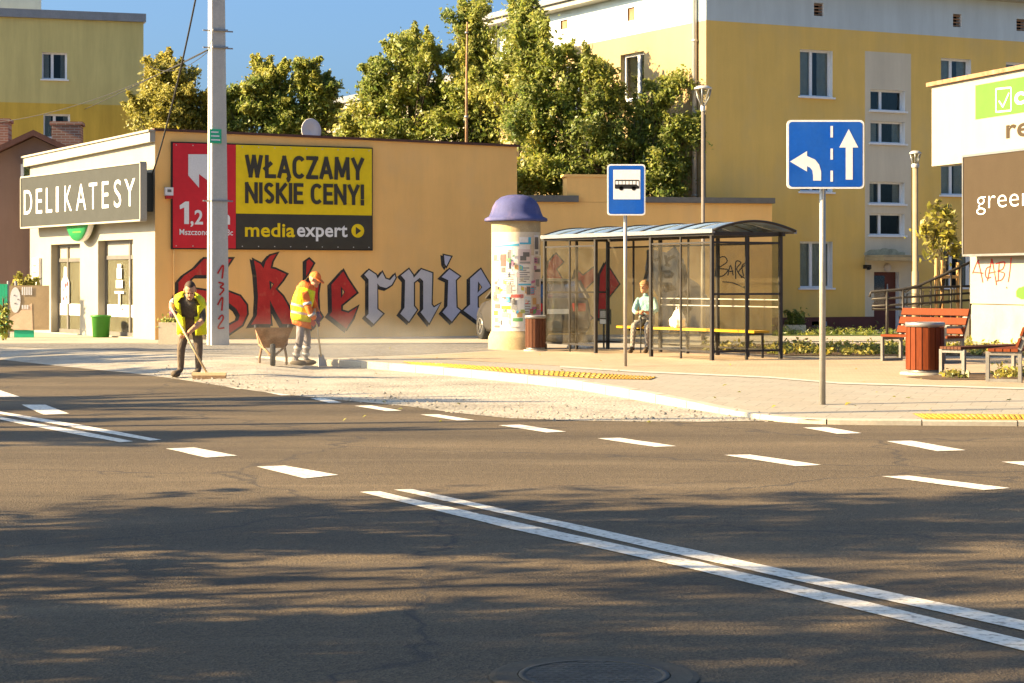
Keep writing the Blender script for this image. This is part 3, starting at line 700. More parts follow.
# roof fascia along the front
mb = MB()
def slant(mb, x0, x1, y0, y1, za0, za1, zb0, zb1, mi=0):
    v = [(x0, y0, za0), (x1, y0, zb0), (x1, y1, zb0), (x0, y1, za0), (x0, y0, za1), (x1, y0, zb1), (x1, y1, zb1), (x0, y1, za1)]
    mb.add(v, [(0, 1, 2, 3), (4, 5, 6, 7), (0, 1, 5, 4), (1, 2, 6, 5), (2, 3, 7, 6), (3, 0, 4, 7)], mi)
slant(mb, -.2, LF + .02, -.14, -.004, zt0 - .24, zt0, zt1 - .24, zt1)
slant(mb, -.24, LF + .05, -.19, .0, zt0 + .003, zt0 + .05, zt1 + .003, zt1 + .05)
mb.build('roof_fascia', M['fascia'], shop)
def dn(parent, h, mulls, first):
    a, b, c, d = h; y = .2; mb = MB(); fw = .07
    zt = c + (d - c) * .80
    for q in ((a, a + fw, c, d), (b - fw, b, c, d), (a + fw, b - fw, c, c + .10), (a + fw, b - fw, d - fw, d), (a + fw, b - fw, zt, zt + .10)):
        mb.box(q[0], q[1], y, y + .08, q[2], q[3])
    for m in mulls:
        x = a + (b - a) * m; mb.box(x - fw * .7, x + fw * .7, y - .01, y + .09, c + .1, d - fw)
    o = mb.build('shop_door', M['greysteel'], parent)
    mb = MB(); mb.box(a + .03, b - .03, y + .03, y + .04, c + .05, zt); mb.build('door_glass', M['glass_shop'], o)
    mb = MB(); mb.box(a + .03, b - .03, y + .03, y + .04, zt + .01, d - .02); mb.build('transom_panel', M['white_stucco'], o)
    mb = MB(); z0 = c + (d - c) * .20; mb.box(a + .09, b - .09, y + .018, y + .026, z0, z0 + .30); mb.build('frosted_band', M['s_white'], o)
    if first:
        mb = MB(); xs = a + (b - a) * .26; 
        mb.prism([(xs - .26, c + .78), (xs + .30, c + .78), (xs + .30, c + 1.35), (xs + .12, c + 1.5), (xs + .1, c + 1.75), (xs - .06, c + 1.75), (xs - .08, c + 1.5), (xs - .26, c + 1.35)], lambda p, q, r: (p, y - .02 + r, q), 0, .01)
        rng = random.Random(4)
        for k in range(9):
            px, pz = xs + rng.uniform(-.2, .22), c + rng.uniform(.85, 1.4); r = rng.uniform(.03, .06)
            mb.poly2([[(px + r * math.cos(t), pz + 1.4 * r * math.sin(t)) for t in [i * PI / 4 for i in range(8)]]], lambda p, q: (p, y - .025, q), 1)
        mb.build('window_sticker', [M['s_white'], M['s_red']], o)
        mb = MB(); xs = a + (b - a) * .84; zc = c + 1.45
        mb.poly2([[(xs + .14 * math.cos(t), zc + .45 * math.sin(t)) for t in [i * PI / 10 for i in range(20)]]], lambda p, q: (p, y - .02, q))
        mb.poly2([[(xs + .06 * math.cos(t), zc + .2 + .1 * math.sin(t)) for t in [i * PI / 6 for i in range(12)]]], lambda p, q: (p, y - .025, q), 1)
        mb.poly2([[(xs + .05 * math.cos(t), zc - .15 + .1 * math.sin(t)) for t in [i * PI / 6 for i in range(12)]]], lambda p, q: (p, y - .025, q), 1)
        mb.build('window_sticker', [M['s_green'], M['s_lime']], o)
    else:
        mb = MB(); xs = a + (b - a) * .42; f = lambda p, q: (p, y - .02, q)
        for (x0, x1, z0, z1) in ((-.12, .12, 1.72, 1.80), (-.16, .16, 1.44, 1.70), (-.22, .22, 1.2, 1.4), (-.3, .3, 1.06, 1.12), (-.06, .06, .72, 1.06), (-.17, .17, .66, .72)):
            mb.quad((xs + x0, y - .02, c + z0), (xs + x1, y - .02, c + z0), (xs + x1, y - .02, c + z1), (xs + x0, y - .02, c + z1))
        mb.build('window_sticker', M['s_white'], o)
        mb = MB(); mb.tube([(a + (b - a) * .77, y - .06, c + .9), (a + (b - a) * .77, y - .06, c + 1.5)], .018, 8); mb.build('door_handle', M['zinc'], o)
dn(shop, doors[0], (.34,), True); dn(shop, doors[1], (.70,), False)
# tan side wall (graffiti): child frame rotated into the facade's frame
rel = WA.a - FA.a
MW = Matrix.Translation((LF, 0, 0)) @ Matrix.Rotation(rel, 4, 'Z')
mb = MB()
wall_grid(mb, 0, s_end, -.15, 2.0)
mb.quad((0, 0, 2.0), (s_end, 0, 2.0), (s_end, 0, zw1), (0, 0, zw0))
mb.quad((s_end, 0, -.15), (s_end, .4, -.15), (s_end, .4, zw1), (s_end, 0, zw1))
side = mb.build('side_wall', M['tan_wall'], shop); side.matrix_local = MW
mb = MB(); slant(mb, -.03, s_end + .05, -.06, .3, zw0 + .003, zw0 + .06, zw1 + .003, zw1 + .06); o = mb.build('roof_edge', M['rooftile'], side)
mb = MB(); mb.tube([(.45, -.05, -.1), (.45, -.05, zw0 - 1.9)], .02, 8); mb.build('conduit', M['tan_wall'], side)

def offset_loop(lp, d):
    n = len(lp); ar = sum(lp[i - 1][0] * lp[i][1] - lp[i][0] * lp[i - 1][1] for i in range(n)); sg = 1 if ar > 0 else -1
    out = []
    for i in range(n):
        p0, p1, p2 = lp[i - 1], lp[i], lp[(i + 1) % n]
        a = Vector((p1[0] - p0[0], p1[1] - p0[1])).normalized(); b = Vector((p2[0] - p1[0], p2[1] - p1[1])).normalized()
        na, nb = Vector((a.y, -a.x)) * sg, Vector((b.y, -b.x)) * sg
        m = na + nb; l = m.length
        if l < .3: m = na
        else: m = m / l / max(.5, l / 2)
        out.append((p1[0] + m.x * d, p1[1] + m.y * d))
    return out
def graffiti(fr, parent, mat, loops, zc=None, width=1.9, sh_=(-2.2, 1.6), name='graffiti_letter', sub=False):
    """letter painted on a wall: pixel loops (first of each = outer, rest = counters)"""
    mb = MB()
    def fn(off): return lambda a, b: (lambda t: (t[0], -off, t[1]))(fr.px(a, b))
    for i, lp in enumerate(loops):
        o = offset_loop(lp[0], width)
        mb.poly2([o], fn(.004), 0)
        mb.poly2([[(x + sh_[0], y + sh_[1]) for x, y in o]], fn(.0055), 0)
        mb.poly2([lp[0]], fn(.008), 1)
        for hlp in lp[1:]:
            mb.poly2([offset_loop(hlp, .6)], fn(.010), 0)
            mb.poly2([[(x + .8, y) for x, y in offset_loop(hlp, -1.0)]], fn(.012), 2) if len(hlp) > 2 else None
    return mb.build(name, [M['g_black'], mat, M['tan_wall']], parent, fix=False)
ZA = lambda L: [(160 + x * .1464, 245 + y * .1464) for x, y in L]
ZB = lambda L: [(240 + x * .1464, 245 + y * .1464) for x, y in L]
ZC = lambda L: [(340 + x * .15625, 245 + y * .15625) for x, y in L]
graffiti(WA, side, M['g_red'], [[ZA([(300, 95), (490, 95), (440, 170), (330, 205), (240, 205), (205, 235), (200, 275), (228, 300), (330, 315), (470, 322), (545, 350), (590, 410), (594, 470), (560, 545), (480, 600), (400, 640), (330, 600), (250, 520), (330, 540), (420, 560), (480, 545), (535, 515), (545, 480), (520, 435), (470, 395), (330, 390), (200, 390), (135, 440), (105, 410), (103, 360), (126, 310), (126, 255), (165, 210), (240, 160)])]])
graffiti(WA, side, M['g_red'], [[ZB([(95, 105), (140, 130), (160, 160), (175, 110), (205, 75), (250, 60), (218, 110), (208, 160), (240, 165), (315, 200), (290, 240), (240, 300), (290, 350), (330, 420), (360, 500), (365, 540), (290, 540), (240, 450), (203, 375), (210, 540), (105, 540), (75, 545), (115, 480), (122, 350), (112, 200)]), ZB([(203, 250), (226, 266), (206, 304)])]])
graffiti(WA, side, M['g_red'], [[ZB([(455, 110), (472, 98), (500, 125), (465, 190), (450, 215)])], [ZB([(480, 230), (540, 260), (530, 330), (535, 450), (560, 490), (500, 560), (440, 490), (460, 460), (455, 280)])]])
graffiti(WA, side, M['g_red'], [[ZB([(705, 180), (735, 235), (795, 325), (690, 410), (690, 450), (740, 465), (800, 425), (770, 500), (725, 570), (655, 515), (610, 480), (628, 455), (624, 270)]), ZB([(690, 290), (712, 320), (690, 357)])]])
graffiti(WA, side, M['g_white'], [[ZC([(155, 190), (185, 160), (230, 190), (240, 215), (270, 175), (290, 215), (320, 225), (350, 190), (355, 210), (330, 255), (295, 275), (255, 265), (238, 245), (238, 410), (275, 440), (215, 505), (165, 460), (182, 440), (182, 220)])]], width=1.3)
graffiti(WA, side, M['g_white'], [[ZC([(390, 195), (440, 155), (465, 190), (472, 210), (520, 155), (590, 180), (585, 380), (600, 400), (640, 375), (570, 500), (515, 430), (532, 410), (532, 230), (510, 210), (472, 240), (472, 390), (492, 415), (440, 490), (385, 440), (412, 400), (416, 225)])]], width=1.3)
graffiti(WA, side, M['g_lilac'], [[ZC([(665, 65), (710, 75), (680, 135), (670, 120)])], [ZC([(650, 205), (700, 155), (765, 200), (740, 225), (745, 400), (770, 420), (715, 490), (655, 430), (687, 390), (692, 225)])]], width=1.3)
graffiti(WA, side, M['g_lilac'], [[ZC([(900, 155), (965, 265), (880, 330), (880, 400), (930, 410), (990, 380), (940, 440), (885, 490), (790, 420), (832, 380), (832, 215)]), ZC([(885, 240), (905, 270), (882, 300)])]], width=1.3)

# shop signs and fittings
S0, S1, _, _ = FA.rect(20.5, 180, 139.5, 225, -.47)
zA = (FA.px(21, 178, -.47)[1] + FA.px(139, 163.5, -.47)[1]) / 2; zB = (FA.px(22, 227, -.47)[1] + FA.px(139, 219.5, -.47)[1]) / 2
t = at(FA, 'shop_sign', 'long grey shop sign reading DELIKATESY above the shop doors', 'sign')
mb = MB(); mb.box(S0, S1, -.45, -.335, zB, zA); mb.box(S0 + .3, S0 + .4, -.335, -.003, zB + .2, zA - .2); mb.box(S1 - .4, S1 - .3, -.335, -.003, zB + .2, zA - .2); mb.build('sign_box', M['s_taupe'], t)
mb = MB()
for q in ((S0 - .02, S1 + .02, zA, zA + .04), (S0 - .02, S1 + .02, zB - .04, zB), (S1, S1 + .04, zB, zA), (S0 - .04, S0, zB, zA)): mb.box(q[0], q[1], -.47, -.30, q[2], q[3])
mb.build('frame', M['fascia'], t)
mb = MB(); hh = zA - zB; WS = S1 - S0
for i, ch in enumerate('DELIKATESY'):
    xa, xb = ((24, 32), (36, 42), (46, 52), (56, 58.5), (64.6, 71.7), (76, 86), (89, 97), (102, 108.4), (114, 121), (124.5, 135))[i]
    text(mb, ch, FA.px(xa, 200, -.458)[0], FA.px(xb, 200, -.458)[0], zB + hh * .25, zB + hh * .78, lambda a, b: (a, -.458, b), 0, -.002)
mb.build('lettering', M['letter'], t, fix=False)
c0, c1, cz0, cz1 = FA.rect(64.5, 205, 88.5, 239, -.32)
t = at(FA, 'shop_sign', 'round green hanging sign under the long grey shop sign', 'sign')
cx, cz, rr = (c0 + c1) / 2, FA.px(77, 207.5, -.32)[1], (c1 - c0) / 2
Mr = Matrix.Translation((cx, -.18, cz)) @ Matrix.Rotation(R(90), 4, 'X')
mb = MB(); mb.cyl(0, 0, 0, .145, rr, 40, 0, Mr); mb.build('sign_disc', M['s_green'], t)
mb = MB(); mb.lathe([(rr + .002, -.05), (rr + .015, -.05), (rr + .015, .10), (rr + .002, .10)], 40, 0, Mr); mb.box(cx - .03, cx + .03, -.18, -.0, cz - .02, cz + .02); mb.build('rim', M['white'], t)
mb = MB(); text(mb, 'MARCIN', cx - rr * .6, cx + rr * .6, cz - rr * .62, cz - rr * .36, lambda a, b: (a, -.328, b), 0, .0); mb.quad((cx - rr * .3, -.328, cz - rr * .76), (cx + rr * .4, -.328, cz - rr * .76), (cx + rr * .4, -.328, cz - rr * .71), (cx - rr * .3, -.328, cz - rr * .71)); mb.build('lettering', M['s_lime'], t, fix=False)
a, b, c, d = FA.rect(34, 258, 40, 285, -.05)
t = at(FA, 'meter_box', 'narrow white meter box on the cream shop front', 'meter box')
mb = MB(); mb.box(a, b, -.10, -.005, c, d); mb.build('housing', M['white'], t)
mb = MB()
for k in (.25, .45, .68): mb = MB(); mb.box(a + .06, b - .16, -.106, -.101, c + (d - c) * k, c + (d - c) * (k + .06)); mb.build('meter_window', M['greysteel'], t)
pass
a, b, c, d = WA.rect(164, 187.5, 172, 199)
t = at(WA, 'alarm_box', 'small alarm siren box on the tan wall beside the red banner', 'alarm')
mb = MB(); mb.box(a, b, -.12, -.01, c + .08, d); mb.build('housing', M['s_white'], t)
mb = MB(); mb.box(a + .02, b - .02, -.13, -.01, c, c + .077); mb.build('beacon', M['lamp_red'], t)
mb = MB(); mb.quad((a + .05, -.124, c + .16), (b - .05, -.124, c + .16), (b - .05, -.124, d - .05), (a + .05, -.124, d - .05)); mb.build('badge', M['greysteel'], t, fix=False)

# billboard on the tan wall
B0, B1, _, _ = WA.rect(173, 180, 372, 200, -.1)
bt = (WA.px(173, 142, -.1)[1] + WA.px(372, 149.5, -.1)[1]) / 2; bb = (WA.px(173, 248.5, -.1)[1] + WA.px(372, 248.8, -.1)[1]) / 2
t = at(WA, 'billboard', 'red, yellow and black advertising banner on the tan graffiti wall', 'billboard')
BS = WA.px(236, 200, -.1)[0]; BZ = WA.px(300, 214.5, -.1)[1]
mb = MB(); mb.box(B0 - .03, B1 + .03, -.075, -.003, bb - .03, bt + .03); mb.build('frame', M['black'], t)
BF = lambda a, b: (a, -.101, b)
bx_ = lambda px, py: WA.px(px, py, -.1)
def bpanel(x0, x1, z0, z1, mat, name):
    mb = MB(); nx, nz = 16, 10; vs = []; fs = []; rng = random.Random(int(x0 * 10))
    for i in range(nx + 1):
        for k in range(nz + 1):
            edge = i in (0, nx) or k in (0, nz)
            vs.append((x0 + (x1 - x0) * i / nx, -.09 - (0 if edge else rng.uniform(0, .006)), z0 + (z1 - z0) * k / nz))
    fs = [(i * (nz + 1) + k, (i + 1) * (nz + 1) + k, (i + 1) * (nz + 1) + k + 1, i * (nz + 1) + k + 1) for i in range(nx) for k in range(nz)]
    mb.add(vs, fs, 0, None, True); return mb.build(name, mat, t, fix=False)
bpanel(B0, BS - .002, bb, bt, M['s_red'], 'red_panel'); bpanel(BS + .002, B1, BZ + .002, bt, M['s_yellow'], 'yellow_panel'); bpanel(BS + .002, B1, bb, BZ - .002, M['s_black'], 'black_panel')

def btext(s, x0, yb, x1, yt, mat, bold=.03, ref=.729, par=None):
    mb = MB(); a, z0 = bx_(x0, yb); b, z1 = bx_(x1, yt); z0 = bx_((x0 + x1) / 2, yb)[1]; z1 = bx_((x0 + x1) / 2, yt)[1]
    text(mb, s, a, b, z0, z1, BF, 0, bold, ref); mb.build('lettering', mat, t, fix=False)
for s_, y0, y1 in (('WŁĄCZAMY', 179, 156), ('NISKIE CENY!', 204.2, 183.3)):
    mb = MB(); a = bx_(245, y0)[0]; b = bx_(364, y0)[0]; block_text(mb, s_, a, b, bx_(304, y0)[1], bx_(304, y1)[1], BF); mb.build('lettering', M['s_black'], t, fix=False)
btext('media', 245, 236.5, 295, 222.5, M['s_yellow'], .03)
btext('expert', 297, 236.5, 347.5, 222.5, M['letter'], .03)
mb = MB(); mb.poly2([[bx_(*p) for p in [(184.2, 224), (184.2, 207.5), (180, 209.3), (179.6, 205.4), (185.2, 201.5), (189, 201.5), (189, 224)]]], BF); mb.build('lettering', M['letter'], t, fix=False); btext(',2', 190.5, 224, 203, 209.5, M['letter'], .03); btext('km', 208, 224, 230, 209.5, M['letter'], .03)
btext('Mszczonowska 8c', 179.5, 235, 233, 229, M['letter'], .015)
mb = MB()
q = [bx_(*p) for p in [(150 + x * .2636, 130 + y * .2636) for x, y in [(145, 92), (245, 92), (222, 118), (262, 158), (238, 206), (186, 167), (186, 219), (145, 172)]]]
mb.poly2([q], BF); mb.build('arrow', M['s_white'], t, fix=False)
cx, cz = bx_(357.8, 230.8); r = .17
mb = MB(); circ = lambda r_, n=32: [(cx + r_ * math.cos(i * 2 * PI / n), cz + r_ * math.sin(i * 2 * PI / n)) for i in range(n)]
mb.poly2([circ(r)], BF, 0); mb.poly2([[(cx - .055, cz + .10), (cx - .055, cz - .10), (cx + .09, cz)]], lambda a, b: (a, -.104, b), 1)
mb.build('play_emblem', [M['s_yellow'], M['s_black']], t, fix=False)
# banner eyelets
for i in range(13):
    x = B0 + .08 + (B1 - B0 - .16) * i / 12
    for z in (bb + .05, bt - .05): mb = MB(); mb.box(x - .012, x + .012, -.102, -.094, z - .012, z + .012); mb.build('eyelet', M['zinc_light'], t)

# white dish/board seen above the wall and antenna mast
t = at(WA, 'satellite_dish', 'pale rounded satellite dish standing above the roof edge of the shop', 'satellite dish')
a, b, c, d = WA.rect(301, 120, 321, 138, .5)
cx = (a + b) / 2; Md = Matrix.Translation((cx, .5, c + (d - c) * .42)) @ Matrix.Rotation(R(84), 4, 'X')
mb = MB(); rd = (b - a) / 2; mb.lathe([(.001, -.06), (rd * .5, -.04), (rd * .85, -.01), (rd, .02), (rd * .98, .035), (rd * .5, -.02), (.001, -.04)], 28, 0, Md @ Matrix.Diagonal((1, 1.15, 1, 1))); mb.build('dish', M['g_white'], t)
mb = MB(); mb.tube([(cx, .62, zw0 - .6), (cx, .62, c + .2)], .025, 8); mb.build('mast', M['zinc'], t)
t = at(WA, 'antenna_mast', 'thin dark antenna mast rising above the tan wall in front of the trees', 'mast')
s, zt = WA.px(466.5, 22, .6); zb = WA.px(466, 146, .6)[1]
mb = MB(); mb.tube([(s, .6, zb - .8), (s, .6, (zb + zt) / 2), (s + .02, .6, zt)], [.045, .035, .022], 8); mb.build('tube', M['rust'], t)
mb = MB(); z1 = WA.px(466, 118, .6)[1]; mb.tube([(s, .6, z1), (s, .6, z1 + .06)], .06, 8); mb.build('clamp', M['zinc'], t); mb = MB(); mb.tube([(s, .6, zt - .3), (s, .6, zt - .25)], .045, 8); mb.build('clamp', M['zinc'], t)

# ---- garden wall behind the shelter
e0 = Vector((WA.o.x + WA.u[0] * s_end, WA.o.y + WA.u[1] * s_end)); e0 = e0 + Vector((-WA.u[1], WA.u[0])) * .18
pe = PD(772, 336, 53.3)
GW = Fr(e0.x, e0.y, pe.x - e0.x, pe.y - e0.y)
LG = GW.px(772, 300)[0]
t = at(GW, 'garden_wall', 'low tan rendered wall with dark coping behind the bus shelter', 'wall')
zg = GW.px(690, 203)[1]; zg2 = GW.px(545, 199)[1]
p0, p1 = GW.px(567, 190)[0], GW.px(607, 190)[0]; zp = GW.px(590, 177)[1]
mb = MB()
wall_grid(mb, 0, LG, -.15, zg, zs=(.0,))
mb.quad((LG, 0, -.15), (LG, .35, -.15), (LG, .35, zg), (LG, 0, zg)); mb.quad((0, .35, -.15), (LG, .35, -.15), (LG, .35, zg), (0, .35, zg)); mb.quad((0, 0, zg), (LG, 0, zg), (LG, .35, zg), (0, .35, zg))
mb.quad((0, 0, -.15), (0, .35, -.15), (0, .35, zg), (0, 0, zg))
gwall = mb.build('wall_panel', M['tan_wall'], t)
mb = MB(); mb.box(-.02, GW.px(578, 198)[0], -.09, .42, zg + .003, zg + .17); mb.build('coping', M['greysteel'], t)
mb = MB(); mb.box(GW.px(625, 198)[0], LG + .06, -.09, .42, zg + .003, zg + .15); mb.build('coping', M['greysteel'], t)
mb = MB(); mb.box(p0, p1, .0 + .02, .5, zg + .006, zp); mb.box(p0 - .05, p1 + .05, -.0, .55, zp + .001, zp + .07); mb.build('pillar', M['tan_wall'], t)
graffiti(GW, gwall, M['g_red'], [[[(549, 262), (556, 254), (563, 262), (556, 269), (566, 286), (571, 300), (558, 322), (545, 330), (541, 305), (545, 280)]]], width=1.3)
graffiti(GW, gwall, M['g_red'], [[[(573, 285), (577, 270), (583, 276), (593, 268), (594, 280), (584, 290), (580, 304), (592, 318), (580, 322), (573, 310)]]], width=1.3)
graffiti(GW, gwall, M['g_red'], [[[(600, 275), (606, 263), (619, 284), (608, 298), (607, 318), (598, 318)]]], width=1.3)
# grey mural portrait (a generic face) and a scrawled tag
mb = MB(); gf = lambda o: (lambda a, b: (lambda q: (q[0], -o, q[1]))(GW.px(a, b)))
ZD = lambda L: [(640 + x * .1463, 240 + y * .1463) for x, y in L]
mb.poly2([ZD([(40, 270), (35, 190), (50, 90), (70, 60), (110, 70), (180, 85), (240, 40), (300, 140), (310, 240), (400, 300), (480, 420), (480, 600), (150, 640), (140, 420), (90, 330)])], gf(.004), 1)
mb.poly2([ZD([(85, 110), (150, 95), (230, 110), (262, 200), (255, 290), (200, 340), (140, 330), (95, 250)])], gf(.006), 2)
for L in ([(95, 130), (140, 115), (150, 130), (100, 150)], [(180, 125), (230, 100), (245, 115), (190, 145)], [(150, 210), (200, 205), (235, 230), (215, 262), (170, 262), (145, 235)], [(45, 70), (75, 60), (70, 180), (45, 270), (22, 272), (45, 190)],
          [(160, 100), (175, 160), (165, 175), (200, 185), (210, 170), (190, 160), (182, 105)], [(262, 130), (310, 170), (330, 280), (280, 350), (260, 250)], [(200, 420), (330, 330), (360, 470), (260, 560)], [(130, 290), (210, 290), (250, 340), (170, 360)]):
    mb.poly2([ZD(L)], gf(.008), 0)
mb.poly2([ZD([(165, 225), (205, 222), (215, 240), (175, 245)])], gf(.010), 1)
mb.build('mural', [M['g_black'], M['g_grey'], M['g_grey2']], gwall, fix=False)
def scrawl(fr, lines, mat, parent, w=1.0, off=.005, name='graffiti_tag', frd=None):
    mb = MB()
    for ln in lines:
        ln = [Vector((x, y, 0)) for x, y in ln]
        ln = smooth_line(ln, 4) if len(ln) > 2 else ln
        for a, b in zip(ln, ln[1:]):
            d = (b - a)
            if d.length < 1e-4: continue
            n = Vector((-d.y, d.x, 0)).normalized() * w / 2; e_ = d.normalized() * w * .25
            q = [a - n - e_, b - n + e_, b + n + e_, a + n - e_]
            mb.add([(lambda r: (r[0], -off, r[1]))(fr.px(p.x, p.y)) for p in q], [(0, 1, 2, 3)])
    return mb.build(name, mat, parent, fix=False)
ZE = lambda L: [(640 + x * .1756, 240 + y * .1756) for x, y in L]
scrawl(GW, [ZE(l) for l in ([(440, 100), (432, 160), (428, 205)], [(440, 105), (480, 95), (495, 125), (450, 160), (500, 170), (470, 205), (430, 205)], [(500, 200), (515, 145), (530, 200)], [(503, 180), (530, 178)], [(545, 220), (545, 125), (575, 130), (550, 165), (580, 215)], [(590, 205), (580, 150), (600, 130)], [(600, 140), (560, 185), (605, 225)], [(470, 238), (530, 245), (600, 275), (590, 262)])], M['g_black'], gwall, 1.1)
for px in (): pass
# ---- ochre apartment block with a sunlit flank
YB = P(850, 331.0, .12)
yu = (1.99, 1.0); yl = math.hypot(*yu); yu = (yu[0] / yl, yu[1] / yl)
tmp = Fr(YB.x, YB.y, *yu); s_c = tmp.px(706, 200)[0]
Y0 = Fr(YB.x + yu[0] * s_c, YB.y + yu[1] * s_c, *yu)
LYR = Y0.px(1100, 200)[0]
blk = at(Y0, 'apartment_block', 'ochre apartment block with pale blue attic band and shaded entrance', 'apartment block')
zband = Y0.px(706, 20)[1]; zeave = Y0.px(1000, 8)[1]
zeave = (zeave + Y0.px(720, -28)[1]) / 2
st0, st1, _, zst = Y0.rect(865, 52, 911, 56)
zst = Y0.px(888, 52.5)[1]
zpl = Y0.px(830, 317)[1]
wins = {}
def yr(*p): return Y0.rect(*p)
hl = []
for (x0, x1), rows in (((800, 832.5), ((50, 97), (146, 192), (241.5, 288))), ((941, 971), ((60, 97), (165, 193 - 2), (240, 284)))):
    a = Y0.px(x0, 150)[0]; b = Y0.px(x1, 150)[0]
    for y0, y1 in rows:
        hl.append((a, b, Y0.px((x0 + x1) / 2, y1)[1], Y0.px((x0 + x1) / 2, y0)[1]))
w0 = hl[0][3] - hl[0][2]
hl[4] = (hl[4][0], hl[4][1], hl[1][2], hl[1][3]); hl[3] = (hl[3][0], hl[3][1], hl[0][2], hl[0][3]); hl[5] = (hl[5][0], hl[5][1], hl[2][2], hl[2][3])
w3 = Y0.px(1006, 70)[0]
for k in range(3): hl.append((w3, w3 + (hl[0][1] - hl[0][0]), hl[k][2], hl[k][3]))
sw = [yr(870.5, 90, 905, 111), yr(870.5, 121.5, 905, 143.5), yr(869.5, 182, 904.5, 204), yr(869.5, 213.5, 904.5, 235.5)]
vents = [yr(814, 3, 823.5, 16), yr(953, 14, 961.5, 27), yr(1016.5, 19, 1026, 31)]
zv0 = vents[0][2]; zv1 = vents[0][3]; vents = [(v[0], v[1], v[2], v[3]) for v in vents]
door = yr(874, 272, 899, 332); door = (door[0], door[1], .02, door[3])
cel = yr(812, 322, 827, 333); cel = (cel[0], cel[1], .15, zpl - .12)
def ymat(s, z):
    if z < zpl: return 3
    if st0 < s < st1 and z < zst: return 2
    return 1 if z > zband else 0
mb = MB()
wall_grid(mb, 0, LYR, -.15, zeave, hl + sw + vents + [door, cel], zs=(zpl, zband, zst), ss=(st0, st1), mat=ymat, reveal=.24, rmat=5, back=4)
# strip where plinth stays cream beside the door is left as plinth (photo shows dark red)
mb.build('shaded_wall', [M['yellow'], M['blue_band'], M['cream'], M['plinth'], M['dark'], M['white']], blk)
for i, h in enumerate(hl[:9]): window(blk, h, .15, (.42,), .055, (.42, .45, 1, .4, .5, .35, .45, .4, .45)[i])
for i, h in enumerate(sw): window(blk, h, .15, (.37,), .05, (.0, .3, .25, .0)[i])
mb = MB()
for v in vents:
    for k in range(4):
        z = v[2] + (v[3] - v[2]) * (k + .5) / 4; mb.box(v[0] + .01, v[1] - .01, .06, .10, z - .02, z + .015)
mb.build('vent_grille', M['rust'], blk)
# door leaf, with a glazed left half
mb = MB(); a, b, c, d = door; mb.box(a, b, .16, .22, c, d); dr = mb.build('entrance_door', M['plinth'], blk)
mb = MB(); mb.box(a + .08, a + (b - a) * .55, .148, .158, c + (d - c) * .45, d - .1); mb.build('door_pane', M['carglass'], dr)
mb = MB(); mb.tube([(a + (b - a) * .62, .10, c + .95), (a + (b - a) * .62, .10, c + 1.3)], .02, 8); mb.build('handle', M['zinc_light'], dr)
# canopy slab with moss, lamp
a, b, c, d = yr(866, 255, 911, 261); mb = MB(); mb.box(a - .05, b + .1, -.9, -.003, c, c + .11); mb.box(a - .02, b + .02, -.85, -.003, c + .113, c + .16); mb.build('door_canopy', M['col_conc'], blk)
mb = MB(); rng = random.Random(2); q0 = Y0.px(864, 257); q1 = Y0.px(905, 251); nn_ = 18
lp_ = [(q0[0] + (q1[0] - q0[0]) * i / nn_, q0[1] + .05) for i in range(nn_ + 1)] + [(q0[0] + (q1[0] - q0[0]) * (nn_ - i) / nn_, q0[1] + .08 + (q1[1] - q0[1]) * math.sin(PI * (.08 + .84 * i / nn_)) * rng.uniform(.7, 1.15)) for i in range(nn_ + 1)]
mb.poly2([lp_], lambda a, b: (a, -.004, b)); mb.build('moss_stain', M['moss'], blk, fix=False)
a, b, c, d = yr(882, 263, 892, 272); Ml = Matrix.Translation(((a + b) / 2, -.005, (c + d) / 2)) @ Matrix.Rotation(R(90), 4, 'X')
mb = MB(); mb.lathe([(.001, .09), (.08, .075), (.12, .03), (.125, 0)], 24, 0, Ml); mb.build('wall_lamp', M['g_white'], blk)
mb = MB(); a, c = Y0.px(864.5, 267); mb.box(a - .05, a + .05, -.25, -.003, c - .05, c + .06); mb.bar((a, -.25, c), (a - .12, -.33, c - .04), .09, .09); mb.build('camera_housing', M['black'], blk)
# sunlit left flank
LYL = 12.5
MF = Matrix.Rotation(math.atan2(-1.0, .55) - Y0.a, 4, 'Z') @ Matrix.Translation((-LYL, 0, 0))
YL = Fr(Y0.o.x - .48 * LYL, Y0.o.y + .877 * LYL, .48, -.877)     # x runs towards the near corner
MFl = Matrix.Translation(Matrix.Rotation(-Y0.a, 4, 'Z') @ (YL.o - Y0.o)) @ Matrix.Rotation(YL.a - Y0.a, 4, 'Z')
fl = [YL.rect(620.5, 53, 644, 100)]
a, b, c, d = fl[0]; dz = hl[0][2] - hl[1][2]; 
for k in (1, 2): fl.append((a, b, c - dz * k, d - dz * k))
dx = 3.4
for k in range(3): fl.append((a - dx, b - dx, c - dz * k, d - dz * k)); fl.append((a - 2 * dx, b - 2 * dx, c - dz * k, d - dz * k))
fv = [YL.rect(627.5, 7.5, 634.5, 20.5), YL.rect(560.5, 20, 567.5, 29)]
zb2 = YL.px(640, 31)[1]
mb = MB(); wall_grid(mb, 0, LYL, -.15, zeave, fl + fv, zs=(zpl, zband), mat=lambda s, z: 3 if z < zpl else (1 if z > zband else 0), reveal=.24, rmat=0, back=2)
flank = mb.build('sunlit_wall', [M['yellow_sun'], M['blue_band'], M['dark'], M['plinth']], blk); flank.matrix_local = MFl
for i, h in enumerate(fl): window(flank, h, .14, (.62,), .075, 1, glass='pane_bright')
mb = MB()
for v in fv: mb.box(v[0] + .01, v[1] - .01, .05, .08, v[2] + .01, v[3] - .01)
mb.build('vent_cover', M['rust'], flank)
